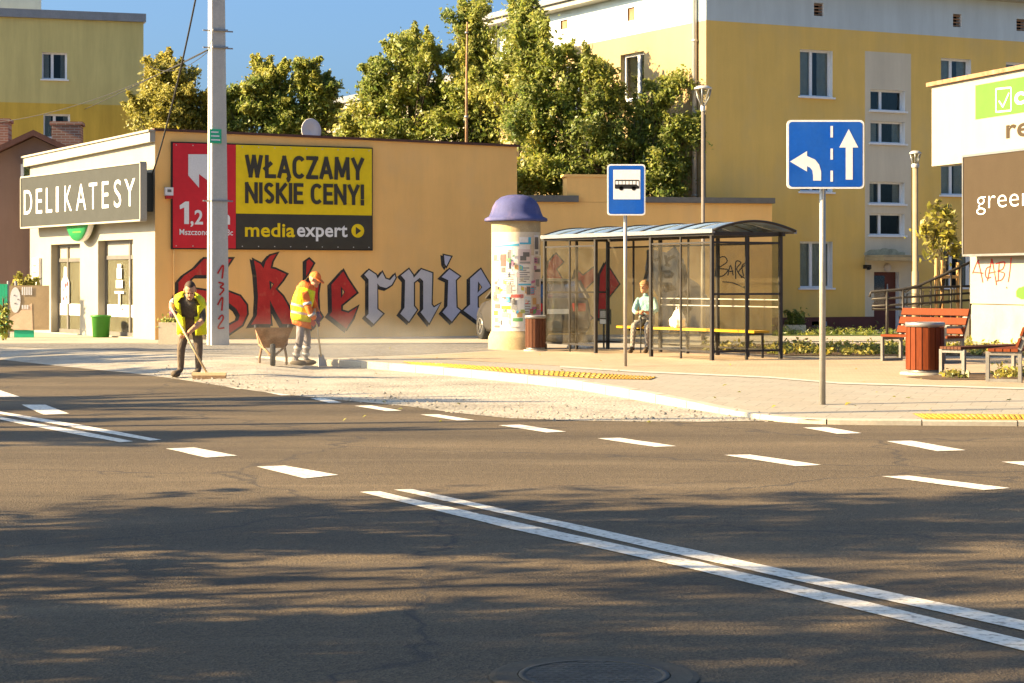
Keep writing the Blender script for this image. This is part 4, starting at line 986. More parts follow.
# eaves, gutter, low roof
mb = MB()
mb.box(-.45, LYR, -.45, 0, zeave + .002, zeave + .16); o1 = mb.build('eaves', M['fascia'], blk)
mb = MB(); mb.box(-.2, LYL + .2, -.46, -.002, zeave + .003, zeave + .16); o = mb.build('eaves', M['fascia'], flank)
mb = MB(); mb.box(-.5, LYR, -.56, .1, zeave + .165, zeave + .33); mb.build('gutter', M['zinc'], blk)
mb = MB(); mb.box(-.25, LYL + .56, -.57, .1, zeave + .167, zeave + .335); mb.build('gutter', M['zinc'], flank)
bkx = MFl @ Vector((0, 0, 0)); zr = zeave + .34
mb = MB(); mb.add([(-.5, -.5, zr), (LYR, -.5, zr), (LYR + bkx.x, bkx.y, zr), (bkx.x - .3, bkx.y, zr), (3, 6, zr + 1.0), (LYR - 3, 6, zr + 1.0)], [(0, 1, 5, 4), (1, 2, 5), (2, 3, 4, 5), (3, 0, 4)])
mb.quad((LYR, 0, -.15), (LYR + bkx.x, bkx.y, -.15), (LYR + bkx.x, bkx.y, zr), (LYR, 0, zr)); mb.quad((bkx.x, bkx.y, -.15), (LYR + bkx.x, bkx.y, -.15), (LYR + bkx.x, bkx.y, zr), (bkx.x, bkx.y, zr))
mb.build('roof', M['rooftile'], blk)
mb = MB(); s = YL.px(697, 100)[0]; mb.tube([(s, -.08, .1), (s, -.08, zeave - .1), (s, -.3, zeave + .15)], .065, 10)
for k in range(6): mb.tube([(s, -.08, .9 + k * 1.4), (s, -.08, .95 + k * 1.4)], .085, 10)
mb.build('downpipe', M['zinc_light'], flank)
mb = MB(); s = YL.px(498.5, 30)[0]; mb.tube([(s, -.1, 4), (s, -.1, zeave)], .07, 8); mb.build('downpipe', M['zinc'], flank)

# ---- white block far behind the trees
WB = Fr(*PD(325, 300, 88).xy, .46, -.88)
t = at(WB, 'apartment_block', 'white block with grey eaves half hidden behind the trees', 'apartment block')
ze = WB.px(360, 108)[1]; Lw = WB.px(512, 95)[0]
Lw = min(Lw, 30)
h = WB.rect(340, 121, 346, 131)
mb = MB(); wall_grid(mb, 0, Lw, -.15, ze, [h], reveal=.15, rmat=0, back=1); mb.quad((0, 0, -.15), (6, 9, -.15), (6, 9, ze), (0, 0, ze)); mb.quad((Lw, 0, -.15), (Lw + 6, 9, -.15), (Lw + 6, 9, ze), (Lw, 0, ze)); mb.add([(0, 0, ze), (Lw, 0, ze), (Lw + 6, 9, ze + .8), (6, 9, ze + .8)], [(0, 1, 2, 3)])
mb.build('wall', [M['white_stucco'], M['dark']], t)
mb = MB(); mb.box(-.5, Lw + .3, -.5, -.002, ze - .02, ze + .22); mb.build('eaves', M['fascia'], t)
mb = MB(); mb.box(-.55, Lw + .35, -.62, .1, ze + .225, ze + .48); mb.build('gutter', M['zinc'], t)
s = WB.px(389, 90, 2)[0]; z1 = WB.px(389, 85, 2)[1]; mb = MB(); mb.box(s - .45, s + .45, 1.6, 2.4, ze, z1); mb.build('chimney', M['cream'], t)
mb = MB(); mb.box(s + .5, s + .85, 1.7, 2.2, ze, z1 + .5); mb.build('chimney', M['rust'], t)

# ---- olive apartment block far left
OB = Fr(*PD(-60, 300, 70).xy, 8.2, 2.6)
t = at(OB, 'apartment_block', 'olive and ochre rendered block rising behind the shop on the left', 'apartment block')
Lo = OB.px(143.5, 60)[0]; zo0, zo1 = OB.px(0, 14)[1], OB.px(143, 32)[1]; zs_ = (OB.px(10, 100)[1] + OB.px(140, 108)[1]) / 2
zt_ = (zo0 + zo1) / 2
zt_ = max(zo0, zo1) - .1
hs = [OB.rect(42, 52.5, 67, 79.5), OB.rect(43.5, 114, 70, 138)]
mb = MB(); wall_grid(mb, 0, Lo, -.15, zt_, hs, zs=(zs_,), mat=lambda s, z: 1 if z < zs_ else 0, reveal=.2, rmat=3, back=2)
mb.quad((Lo, 0, -.15), (Lo - 4, 12, -.15), (Lo - 4, 12, zt_), (Lo, 0, zt_)); mb.quad((0, 0, -.15), (-4, 12, -.15), (-4, 12, zt_), (0, 0, zt_)); mb.quad((-4, 12, -.15), (Lo - 4, 12, -.15), (Lo - 4, 12, zt_), (-4, 12, zt_)); mb.quad((0, 0, zt_), (Lo, 0, zt_), (Lo - 4, 12, zt_), (-4, 12, zt_))
mb.build('wall', [M['olive'], M['ochre_low'], M['dark'], M['white']], t)
for i, h in enumerate(hs): window(t, h, .14, (.42,), .06, (.3, .3)[i])
mb = MB(); mb.box(-.2, Lo + .08, -.12, .5, zt_ + .003, zt_ + .3); mb.build('parapet_sheet', M['zinc'], t)
mb = MB(); s, z = OB.px(15, 5, 2); mb.box(s - 1.0, s + .9, 1.6, 2.6, zt_, z + .6); mb.build('chimney', M['blue_band'], t)

# ---- mauve gabled house behind the fence
HB = Fr(*PD(-70, 300, 55).xy, 1.0, .12)
t = at(HB, 'house', 'mauve rendered house with brown gable roof left of the shop', 'house')
ap = HB.px(34.5, 137); lz = HB.px(0, 153); slope = (ap[1] - lz[1]) / (ap[0] - lz[0]); x0_ = ap[0] - 4.6; x1_ = ap[0] + 3.2
ze0 = ap[1] - slope * 4.6; ze1 = ap[1] - slope * 3.2
win = HB.rect(24, 167, 31, 180)
mb = MB(); zl = min(ze0, ze1) - .8
zwt = win[3] + .05; zl = min(zl, win[2] - .3)
wall_grid(mb, x0_, x1_, -.15, zl)
mb.add([(x0_, 0, zl), (x1_, 0, zl), (x1_, 0, ze1), (ap[0], 0, ap[1]), (x0_, 0, ze0)], [(0, 1, 2, 3, 4)])
mb.quad((x1_, 0, -.15), (x1_, 9, -.15), (x1_, 9, ze1), (x1_, 0, ze1)); mb.quad((x0_, 0, -.15), (x0_, 9, -.15), (x0_, 9, ze0), (x0_, 0, ze0))
mb.add([(x0_, 9, -.15), (x1_, 9, -.15), (x1_, 9, ze1), (ap[0], 9, ap[1]), (x0_, 9, ze0)], [(0, 1, 2, 3, 4)])
mb.build('wall', M['mauve'], t)
mb = MB()
for sx, xe, zee in ((-1, x0_ - .4, ze0 - .4 * slope), (1, x1_ + .4, ze1 - .4 * slope)):
    n_ = Vector((-(slope) * sx * -1, 0, 1)).normalized() if False else Vector((0, 0, 1))
    for y0, y1, th in ((-.3, 9.3, .16),):
        v = [(ap[0], y0, ap[1] + .02), (xe, y0, zee + .02), (xe, y1, zee + .02), (ap[0], y1, ap[1] + .02)]
        mb.add(v + [(p[0], p[1], p[2] + th) for p in v], [(0, 1, 2, 3), (4, 5, 6, 7), (0, 1, 5, 4), (1, 2, 6, 5), (2, 3, 7, 6), (3, 0, 4, 7)])
mb.build('roof', M['rooftile'], t)
w = win; mb = MB(); mb.box(w[0] - .08, w[1] + .08, -.05, -.003, w[2] - .08, w[3] + .08); wo = mb.build('window', M['white'], t); mb = MB(); mb.box(w[0], w[1], -.062, -.053, w[2], w[3]); mb.build('pane', M['carglass'], wo)
for (xa, xb, ya, yb2) in ((53, 82, 126, 150), (0, 10, 123, 150)):
    s0, s1, z0, z1 = HB.rect(xa, ya, xb, yb2, 3.2); mb = MB(); mb.box(s0, s1, 2.8, 3.6, z0 - 2.5, z1); mb.box(s0 - .05, s1 + .05, 2.75, 3.65, z1 + .002, z1 + .1); mb.build('chimney', M['brick'], t)

# ---- two-storey shop at the right edge
KB = P(972, 341.5, .12); KF = Fr(KB.x, KB.y, .29, -.957)
t = at(KF, 'shop', 'cream shop building with lime and taupe signboards at the right edge', 'shop')
LK = 5.0; zk = KF.px(985, 78)[1]; zf = KF.px(950, 165)[1]
s0 = KF.px(932.5, 120, -.12)[0]
mb = MB(); wall_grid(mb, 0, LK, -.15, zk - .1)
mb.quad((0, 0, -.15), (0, 7, -.15), (0, 7, zk - .1), (0, 0, zk - .1)); mb.quad((LK, 0, -.15), (LK, 7, -.15), (LK, 7, zk - .1), (LK, 0, zk - .1)); mb.quad((0, 0, zk - .1), (LK, 0, zk - .1), (LK, 7, zk - .1), (0, 7, zk - .1)); mb.quad((0, 7, -.15), (LK, 7, -.15), (LK, 7, zk - .1), (0, 7, zk - .1))
zc = KF.px(1000, 304)[1]
kwall = mb.build('wall', M['white_stucco'], t)
mb = MB(); mb.box(s0, LK, -.14, -.003, zf, zk); mb.box(s0, 0, -.003, .3, zf, zk); mb.build('roof_fascia', M['white_stucco'], t)
zk0 = KF.px(930, 87)[1]
mb = MB(); mb.box(s0 - .1, LK, -.24, .1, zk + .003, zk + .10); mb.build('roof_edge', M['rust'], t)
mb = MB(); mb.box(.002, LK, -.05, -.002, zc, KF.px(1000, 252)[1]); pn = mb.build('white_panel', M['white_stucco'], t)
mb = MB(); mb.box(.003, LK, -.02, -.003, -.14, zc - .05); mb.build('base_course', M['cream_low'], t)
KR = Fr(KF.o.x, KF.o.y, *KF.u)
ZG = lambda L: [(860 + x * .2124, 200 + y * .2124) for x, y in L]
class Off:
    def __init__(s, fr, o): s.fr, s.o = fr, o
    def px(s, x, y): return s.fr.px(x, y, s.o)
scrawl(Off(KF, -.055), [ZG(l) for l in ([(530, 345), (552, 290), (560, 285)], [(555, 285), (570, 345), (578, 388)], [(533, 340), (580, 345)], [(616, 312), (596, 322), (590, 348), (598, 368), (616, 364)], [(600, 380), (618, 290), (622, 285), (638, 370), (642, 400)], [(606, 345), (640, 338)], [(650, 380), (655, 295)], [(640, 300), (680, 292), (672, 325), (648, 335), (680, 345), (668, 375), (645, 382)], [(712, 272), (705, 340), (698, 385)], [(690, 410), (692, 416)])], M['g_red'], pn, 1.15, .055)
mb = MB()
rng = random.Random(3)
gp = [KF.px(*p, -.055) for p in ZG([(735, 430), (745, 415), (775, 405), (800, 420), (800, 465), (760, 468), (735, 455)])]
mb.poly2([gp], lambda a, b: (a, -.056, b)); mb.build('graffiti_tag', M['s_lime'], pn, fix=False)
# green/white banner on the fascia
t = at(KF, 'banner', 'lime green and white banner with brown lettering on the cream fascia', 'banner')
a = KF.px(975.5, 110, -.16)[0]; z1 = KF.px(1000, 81, -.16)[1]; zm = KF.px(1000, 116, -.16)[1]; z0 = KF.px(1000, 153, -.16)[1]
mb = MB(); mb.box(a, LK - .3, -.165, -.143, zm, z1); mb.build('lime_panel', M['s_lime'], t)
mb = MB(); mb.box(a, LK - .3, -.164, -.143, z0, zm - .002); mb.build('white_panel', M['white_stucco'], t)
kt = lambda s_, x0, yb, x1, yt, mat, bold=.02, off=-.17, ref=.729, name='lettering': (lambda mb: (text(mb, s_, KF.px(x0, yb, off)[0], KF.px(x1, yb, off)[0], KF.px((x0 + min(x1, 1024)) / 2, yb, off)[1], KF.px((x0 + min(x1, 1024)) / 2, yt, off)[1], lambda a, b: (a, off, b), 0, bold, ref), mb.build(name, mat, t, fix=False)))(MB())
kt('co', 1014.5, 104, 1038, 90, M['letter'], .02, ref=.55)
kt('re', 1006, 137, 1030, 122, M['s_brown'], .03, ref=.55)
q = lambda x, y: KF.px(x, y, -.17)
mb = MB(); 
for A, B in (((996, 89), (1011, 87.5)), ((1011, 87.5), (1011, 110.5)), ((1011, 110.5), (996, 112)), ((996, 112), (996, 89)), ((999, 101), (1003, 107)), ((1003, 107), (1009, 93))):
    p0_, p1_ = q(*A), q(*B); mb.bar((p0_[0], -.17, p0_[1]), (p1_[0], -.17, p1_[1]), .035, .008, 0, (0, 1, 0))
mb.build('tick_emblem', M['letter'], t)
# taupe sign
t = at(KF, 'shop_sign', 'large taupe shop sign with thin white letters above the white panel', 'sign')
a = KF.px(965.5, 200, -.35)[0]; z1 = KF.px(1000, 153.5, -.35)[1]; z0 = KF.px(1000, 253.5, -.35)[1]
mb = MB(); mb.box(a, LK, -.40, -.145, z0, z1); mb.build('sign_box', M['s_brown'], t)
mb = MB(); mb.box(a - .03, LK, -.42, -.14, z1 + .001, z1 + .05); mb.box(a - .03, LK, -.42, -.14, z0 - .05, z0 - .001); mb.box(a - .04, a - .001, -.42, -.14, z0, z1); mb.build('frame', M['zinc'], t)
kt('green', 976.5, 207.5, 1031, 192, M['letter'], -.014, -.408, .55)
# ================================================================ TREES
def leaves(name, clumps, n, size, mat, parent, rng, base, flat=.5, asp=.5):
    """leaf quads gathered in sprays: each clump is stretched along its own outward axis"""
    c = np.array([k[0] for k in clumps]); r = np.array([k[1] for k in clumps]); tn = np.array([k[2] for k in clumps])
    ax = np.array([k[3] if len(k) > 3 else (0, 0, 0) for k in clumps], float); has = np.linalg.norm(ax, axis=1) > 0
    w = r ** 2; idx = rng.choice(len(c), n, p=w / w.sum()); h = has[idx][:, None]
    d = rng.normal(size=(n, 3)); d /= np.linalg.norm(d, axis=1)[:, None] + 1e-9
    rr = r[idx][:, None]
    ball = d * rr * np.minimum(1.9, np.abs(rng.normal(0, .75, n)))[:, None] * np.array([1, 1, .8])
    u = rng.uniform(-1, 1, n)[:, None]
    spray = ax[idx] * rr * u * 1.5 + rng.normal(size=(n, 3)) * rr * (.42 - .22 * u) * np.array([1, 1, .8]) - np.array([0, 0, .30]) * rr * u * u
    p = c[idx] + np.where(h, spray, ball)
    nrm = rng.normal(size=(n, 3)) + np.array([0, 0, flat]); nrm /= np.linalg.norm(nrm, axis=1)[:, None]
    t = np.cross(nrm, rng.normal(size=(n, 3))); t /= np.linalg.norm(t, axis=1)[:, None]; b = np.cross(nrm, t)
    s = size * np.clip(rng.lognormal(-.05, .32, n), .45, 1.9)[:, None]
    droop = nrm * s * .12
    v = np.stack([p - t * s * .5, p + b * s * asp * .5 + droop, p + t * s * .55 - droop, p - b * s * asp * .5 + droop], 1).reshape(-1, 3)
    tint = np.clip(tn[idx] + rng.normal(0, .17, n), 0, 1)
    me = bpy.data.meshes.new(name); me.vertices.add(4 * n); me.vertices.foreach_set('co', v.astype(np.float32).ravel())
    me.loops.add(4 * n); me.loops.foreach_set('vertex_index', np.arange(4 * n, dtype=np.int32)); me.polygons.add(n)
    me.polygons.foreach_set('loop_start', np.arange(0, 4 * n, 4, dtype=np.int32)); me.polygons.foreach_set('loop_total', np.full(n, 4, np.int32))
    me.update(calc_edges=True)
    at_ = me.attributes.new('tint', 'FLOAT', 'FACE'); at_.data.foreach_set('value', tint.astype(np.float32))
    me.materials.append(mat); o = bpy.data.objects.new(name, me); col.objects.link(o); o.parent = parent
    return o

def tree(name, label, base, blobs, n, size, mat, seed=1, tr=.16, cl=(.35, .7), per=14, tint=.5, group=None, cat='tree', shoots=4, spray=True):
    """blobs: (x,y,z,r) or (...,tint) in world space"""
    rng = np.random.default_rng(seed); base = Vector(base)
    t = thing(name, label, cat, base, 0, group)
    clumps = []
    for bl in blobs:
        c = np.array(bl[:3]) - np.array(base); r = bl[3]; bt = bl[4] if len(bl) > 4 else tint
        k = max(3, int(per * r * r * .8))
        d = rng.normal(size=(k, 3)); d /= np.linalg.norm(d, axis=1)[:, None]
        rad = r * np.minimum(1.3, .25 + np.abs(rng.normal(.42, .34, k)))
        for i in range(k):
            p = c + d[i] * rad[i]
            axv = d[i] * .8 + np.array([0, 0, .75]) + rng.normal(size=3) * .35; axv /= np.linalg.norm(axv)
            clumps.append((p, rng.uniform(*cl), np.clip(bt + rng.normal(0, .18) + .10 * d[i][2], 0, 1), axv if spray else (0, 0, 0)))
    if shoots:
        for bl in blobs:
            c = np.array(bl[:3]) - np.array(base); r = bl[3]; bt = bl[4] if len(bl) > 4 else tint
            for k in range(shoots):
                d = rng.normal(size=3) + np.array([0, 0, .9]); d /= np.linalg.norm(d)
                for q in range(5): clumps.append((c + d * r * (.8 + .24 * q) + np.array([0, 0, .05 * q * r]), cl[0] * (1.1 - .17 * q), np.clip(bt + .12, 0, 1), d if spray else (0, 0, 0)))
    leaves('crown', clumps, n, size, mat, t, rng, base)
    mb = MB(); pr = random.Random(seed)
    top = sum((Vector(b[:3]) for b in blobs), Vector()) / len(blobs) - base; zlow = min(b[2] - b[3] for b in blobs) - base.z
    fork = Vector((top.x * .3, top.y * .3, max(1.0, min(zlow, top.z * .45))))
    mid = fork * .5 + Vector((pr.uniform(-.1, .1), 0, 0))
    mb.tube([Vector((0, 0, -.15)), Vector((0, 0, .1)), mid, fork], [tr * 1.35, tr * 1.1, tr * .9, tr * .8], 10)
    for b in blobs:
        e = Vector(b[:3]) - base; m = fork.lerp(e, .5) + Vector((pr.uniform(-.25, .25), pr.uniform(-.2, .2), pr.uniform(0, .35)))
        mb.tube([fork - Vector((0, 0, .1)), fork.lerp(m, .5) + Vector((0, 0, .1)), m, e + Vector((0, 0, b[3] * .6))], [tr * (.6 if tr > .05 else .32), tr * (.5 if tr > .05 else .26), tr * (.36 if tr > .05 else .2), tr * .06], 7)
        for k in range(5):
            a = pr.uniform(0, 2 * PI); q = e + Vector((math.cos(a) * b[3] * .8, math.sin(a) * b[3] * .8, pr.uniform(-.3, .7) * b[3]))
            mb.tube([m.lerp(e, pr.uniform(.1, .9)), (m + q) / 2 + Vector((0, 0, .15)), q], [tr * .22, tr * .14, tr * .04], 5)
    mb.build('trunk', M['bark'], t)
    return t
def blob(px, py, rpx, D, dy=0, tint=None):
    c = PD(px, py, D + dy); q = (c.x, c.y, c.z, rpx * D / F)
    return q + ((tint,) if tint is not None else ())
DT = 59
tree('ash_tree', 'tall tree with a narrow pointed top, behind the antenna mast', PD(468, 0, DT).xy[:] + (.12,),
     [blob(472, 16, 11, DT), blob(470, 34, 15, DT, -.4), blob(478, 55, 19, DT), blob(458, 62, 16, DT, .6), blob(470, 88, 24, DT, -.8), blob(452, 108, 24, DT, .2, .42), blob(482, 118, 22, DT, -.4), blob(468, 142, 24, DT, 0, .35)], 36000, .115, M['leaf_main'], 11, .16, (.22, .5), 26)
tree('ash_tree', 'broad round tree behind the tan wall, left of the antenna mast', PD(400, 0, DT).xy[:] + (.12,),
     [blob(415, 46, 14, DT, 0, .5), blob(428, 56, 14, DT, -.5), blob(403, 66, 16, DT), blob(420, 84, 23, DT, .5), blob(400, 104, 20, DT, 0, .58), blob(432, 118, 24, DT, -.4, .42), blob(385, 124, 17, DT, 0, .6), blob(402, 136, 20, DT), blob(362, 128, 12, DT, 0, .65), blob(375, 74, 7, DT, 0, .4), blob(374, 88, 7, DT, .2, .4), blob(372, 105, 8, DT), blob(348, 130, 7, DT)], 36000, .115, M['leaf_main'], 12, .16, (.2, .48), 26)
DT2 = 55.2
tree('ash_tree', 'leafy tree in front of the left end of the ochre block, rising past its eaves', PD(522, 0, DT2 + .6).xy[:] + (.12,),
     [blob(522, 12, 8, DT2 + 1), blob(521, 30, 11, DT2 + 1), blob(516, 52, 17, DT2), blob(538, 42, 15, DT2), blob(552, 62, 15, DT2 - .6), blob(530, 78, 22, DT2), blob(508, 92, 18, DT2, .5, .4), blob(550, 104, 22, DT2, -.7, .3), blob(520, 122, 22, DT2, 0, .42), blob(540, 148, 24, DT2, -.5, .5), blob(524, 172, 20, DT2, -.8, .6), blob(556, 178, 20, DT2, -.4, .25)], 40000, .11, M['leaf_main'], 13, .15, (.2, .46), 30, .45)
tree('ash_tree', 'bushy tree with feathery shoots beside the flank window of the ochre block', PD(600, 0, 54.6).xy[:] + (.12,),
     [blob(575, 78, 14, DT2, -.6), blob(592, 66, 13, DT2, -1), blob(606, 76, 12, DT2, -1), blob(590, 98, 20, DT2, -1, .6), blob(570, 122, 22, DT2, -.8, .3), blob(600, 130, 22, DT2, -1.2, .35), blob(612, 112, 14, DT2, -1), blob(640, 120, 14, DT2, -.9), blob(660, 92, 9, DT2, -.9, .55), blob(672, 84, 6, DT2, -1.0, .55), blob(654, 112, 12, DT2, -.9, .5), blob(580, 165, 22, DT2, -1, .3), blob(615, 160, 22, DT2, -.8, .35), blob(645, 150, 18, DT2, -1.0, .35), blob(664, 140, 12, DT2, -1.1, .4), blob(680, 132, 7, DT2, -1.2, .45), blob(692, 130, 5, DT2, -1.2, .45), blob(655, 178, 18, DT2, -1.1, .4), blob(676, 168, 10, DT2, -1.2, .5), blob(625, 188, 18, DT2, -.8, .4), blob(672, 190, 10, DT2, -1.2, .5)], 44000, .105, M['leaf_dark'], 14, .15, (.18, .44), 30, .5)
DT3 = 68
tree('maple_tree', 'yellowing tree between the olive block and the concrete pole', PD(172, 0, DT3).xy[:] + (.12,),
     [blob(165, 72, 12, DT3, 0, .7), blob(152, 82, 11, DT3), blob(180, 88, 14, DT3), blob(160, 102, 18, DT3), blob(188, 108, 18, DT3), blob(172, 124, 20, DT3), blob(146, 118, 16, DT3), blob(200, 126, 16, DT3, 0, .4)], 34000, .125, M['leaf_autumn'], 15, .16, (.25, .5), 24, .5)
tree('maple_tree', 'green and gold tree above the red and yellow banner', PD(266, 0, DT3).xy[:] + (.12,),
     [blob(262, 76, 12, DT3, 0, .7), blob(246, 88, 13, DT3, 0, .6), blob(276, 84, 13, DT3, 0, .6), blob(232, 100, 12, DT3), blob(262, 104, 20, DT3), blob(286, 106, 14, DT3), blob(240, 122, 18, DT3, 0, .35), blob(276, 124, 20, DT3, 0, .35), blob(226, 128, 10, DT3, 0, .4)], 36000, .125, M['leaf_main'], 16, .16, (.22, .46), 22, .6)
tree('maple_tree', 'ragged tree with a bare upright shoot left of the white block', PD(314, 0, DT3).xy[:] + (.12,),
     [blob(308, 68, 8, DT3, 0, .5), blob(304, 86, 11, DT3, 0, .6), blob(318, 90, 11, DT3), blob(330, 92, 6, DT3, 0, .2), blob(308, 108, 17, DT3), blob(326, 112, 8, DT3), blob(300, 126, 16, DT3, 0, .35), blob(320, 128, 14, DT3)], 22000, .125, M['leaf_main'], 17, .14, (.2, .42), 24, .55)
# shrub peeping over the fence
tree('shrub', 'small yellow green shrub showing above the poster fence', PD(26, 333, 51.5).xy[:] + (.12,), [blob(22, 286, 7, 51.5), blob(27, 284, 6, 51.5), blob(14, 290, 6, 51.5), blob(22, 300, 10, 51.5)], 700, .14, M['leaf_young'], 18, .03, (.12, .25), 60, .5, cat='shrub', shoots=0)
tree('shrub', 'small green climbing shrub at the foot of the green fence panel', PD(3, 333, 47.3).xy[:] + (.12,), [blob(3, 322, 4, 47.3), blob(2, 330, 5, 47.3), blob(4, 312, 2.5, 47.3)], 400, .11, M['leaf_main'], 19, .02, (.08, .16), 120, .4, cat='shrub')
# street trees outside the left edge: they throw the dappled shade across the road
def street_tree(x, y, z0, z1, r, seed, n=5200, label=None, grp='street trees outside the left edge'):
    rng = random.Random(seed); bl = []
    k = 9
    for i in range(k):
        z = z0 + (z1 - z0) * (i + .5) / k; rr = r * (.55 + .45 * math.sin(PI * (i + .7) / k)); a = rng.uniform(0, 2 * PI)
        bl.append((x + math.cos(a) * rr * .55, y + math.sin(a) * rr * .55, z, rr * .62))
    return tree('street_tree', label, (x, y, .05), bl, n, .15, M['leaf_dark'], seed, .14, (.10, .24), 22, .4, grp)
LB = 'leafy street tree beyond the left edge shading the road'
for i, (x, y, z0, z1, r, n) in enumerate([(-8.6, 11.0, 1.5, 6.6, 2.0, 6500), (-9.4, 8.0, 1.3, 7.2, 2.2, 5000), (-7.8, 5.6, 1.2, 6.4, 2.1, 4600), (-9.2, 3.0, 1.4, 7.0, 2.3, 4400), (-14.5, 9.4, 3.2, 9.5, 2.2, 4200), (-15.0, 4.8, 3.2, 10, 2.4, 3600),
      (-19.0, 17.6, 2.4, 7.8, 1.8, 24000), (-20.0, 19.6, 2.6, 7.2, 1.3, 13000), (-20.5, 22.5, 2.6, 8.9, 1.6, 24000), (-23.0, 30.4, 2.2, 8.0, 1.8, 22000), (-23.5, 34.8, 1.8, 8.0, 2.3, 28000), (-24.5, 38.2, 1.8, 8.0, 2.2, 26000)]):
    street_tree(x, y, z0, z1, r, 40 + i, n, LB)
for i, (x, y, z0, z1, r, n) in enumerate([(-4.5, -4.0, 3.2, 10.5, 3.4, 26000), (2.5, -4.6, 3.2, 11, 3.6, 26000), (9.0, -3.5, 3.2, 10.5, 3.4, 26000)]):  # unseen crowns added to cut skylight on the near road
    street_tree(x, y, z0, z1, r, 70 + i, n, 'unseen leafy tree added behind the viewpoint to shade the near road', 'unseen trees added behind the viewpoint')

# ================================================================ STREET FURNITURE
# ---- concrete pole with wires
b = G(218, 345); PH = 10.2
t = thing('utility_pole', 'tall concrete utility pole with red painted digits in front of the graffiti wall', 'utility pole', b, R(26))
mb = MB()
def hsec(w, d, wb, z, lx):
    w2, d2, tw = w / 2, d / 2, .11
    return [(-w2 + lx, -d2, z), (w2 + lx, -d2, z), (w2 + lx, -d2 + tw, z), (wb + lx, -d2 + tw + .03, z), (wb + lx, d2 - tw - .03, z), (w2 + lx, d2 - tw, z), (w2 + lx, d2, z), (-w2 + lx, d2, z), (-w2 + lx, d2 - tw, z), (-wb + lx, d2 - tw - .03, z), (-wb + lx, -d2 + tw + .03, z), (-w2 + lx, -d2 + tw, z)]
secs = [hsec(.40, .36, .07, -.2, 0), hsec(.40, .36, .07, 0, 0), hsec(.33, .30, .05, 5, -.02), hsec(.27, .24, .04, PH, -.045)]
n = 12
mb.add([p for s in secs for p in s], [(i * n + k, i * n + (k + 1) % n, (i + 1) * n + (k + 1) % n, (i + 1) * n + k) for i in range(len(secs) - 1) for k in range(n)] + [tuple(range(36, 48))])
pole = mb.build('shaft', M['pole_conc'], t)
def band(z, r): 
    mb = MB(); mb.box(-r - .02, r + .02, -.19, .19, z - .02, z + .02); mb.bar((-.34, 0, z), (.34, 0, z), .03, .03); mb.build('clamp_band', M['zinc'], t)
zpx = lambda y: CH - (y - HY) * b.y / F - b.z
for y, r in ((201, .18), (48, .155), (31, .15)): band(zpx(y), r)
mb = MB(); z0 = zpx(144); mb.box(-.245, .02, -.190, -.181, z0, z0 + .31); o = mb.build('number_plate', M['tag_green'], t)
mb = MB()
for k in range(3): mb.box(-.22, -.01 - k * .02, -.1925, -.1905, z0 + .06 + k * .085, z0 + .09 + k * .085)
mb.build('number_lines', M['letter'], o)
# 1312 painted on the shaft: strokes measured on the photo's height scale
mb = MB()
def dig(strokes, yc, h=.31):
    for ln in strokes:
        pts = [Vector((x * .085 + .01, 0, zpx(yc) + z * h / 2)) for x, z in ln]
        pts = smooth_line(pts, 4) if len(pts) > 2 else pts
        for a, c in zip(pts, pts[1:]): mb.bar((a.x, -.184, a.z), (c.x, -.184, c.z), .036, .006, 0, (0, 1, 0))
dig([[(-.9, -.3), (.6, .9), (.3, -1)]], 271.5); dig([[(-.7, .8), (.7, .6), (-.2, .1), (.8, -.2), (-.4, -1)]], 288); dig([[(-.9, -.2), (.4, .9), (.2, -1)]], 303.5); dig([[(-.7, .4), (.2, 1), (.6, .5), (-.8, -.8), (.9, -.8)]], 322)
mb.build('painted_digits', M['g_red'], t)
# wires
def wire(label, a, c, sag, r=.012):
    mb = MB(); a, c = Vector(a), Vector(c); N_ = 24
    pts = [a.lerp(c, i / N_) - Vector((0, 0, sag * 4 * (i / N_) * (1 - i / N_))) for i in range(N_ + 1)]
    mb.tube(pts, r, 6); tag(mb.build('overhead_cable', M['wire']), label, 'cable')
pz = lambda y, dx=0: (b.x + dx, b.y, CH - (y - HY) * b.y / F)
wire('thin cable running from the concrete pole up to the olive block', pz(49, -.2), OB.o + Vector((OB.u[0] * 12, OB.u[1] * 12, 0)) * 0 + PD(44, -4, 66), .35)
wire('lower cable running from the concrete pole across the olive facade', pz(50, -.2), PD(-60, 124, 62), .5, .009)
sgn = FA.px(147, 190, -.1)
wire('steep dark cable from the shop roof corner rising past the concrete pole', FA.o + Vector((FA.u[0] * LF, FA.u[1] * LF, 0)) + Vector((-.05, -.1, FA.px(148, 176)[1])), PD(197, -8, 43), .25, .02)
wire('short guy cable between the concrete pole and the yellowing tree', pz(49, -.15), PD(150, 66, 64), .3, .008)

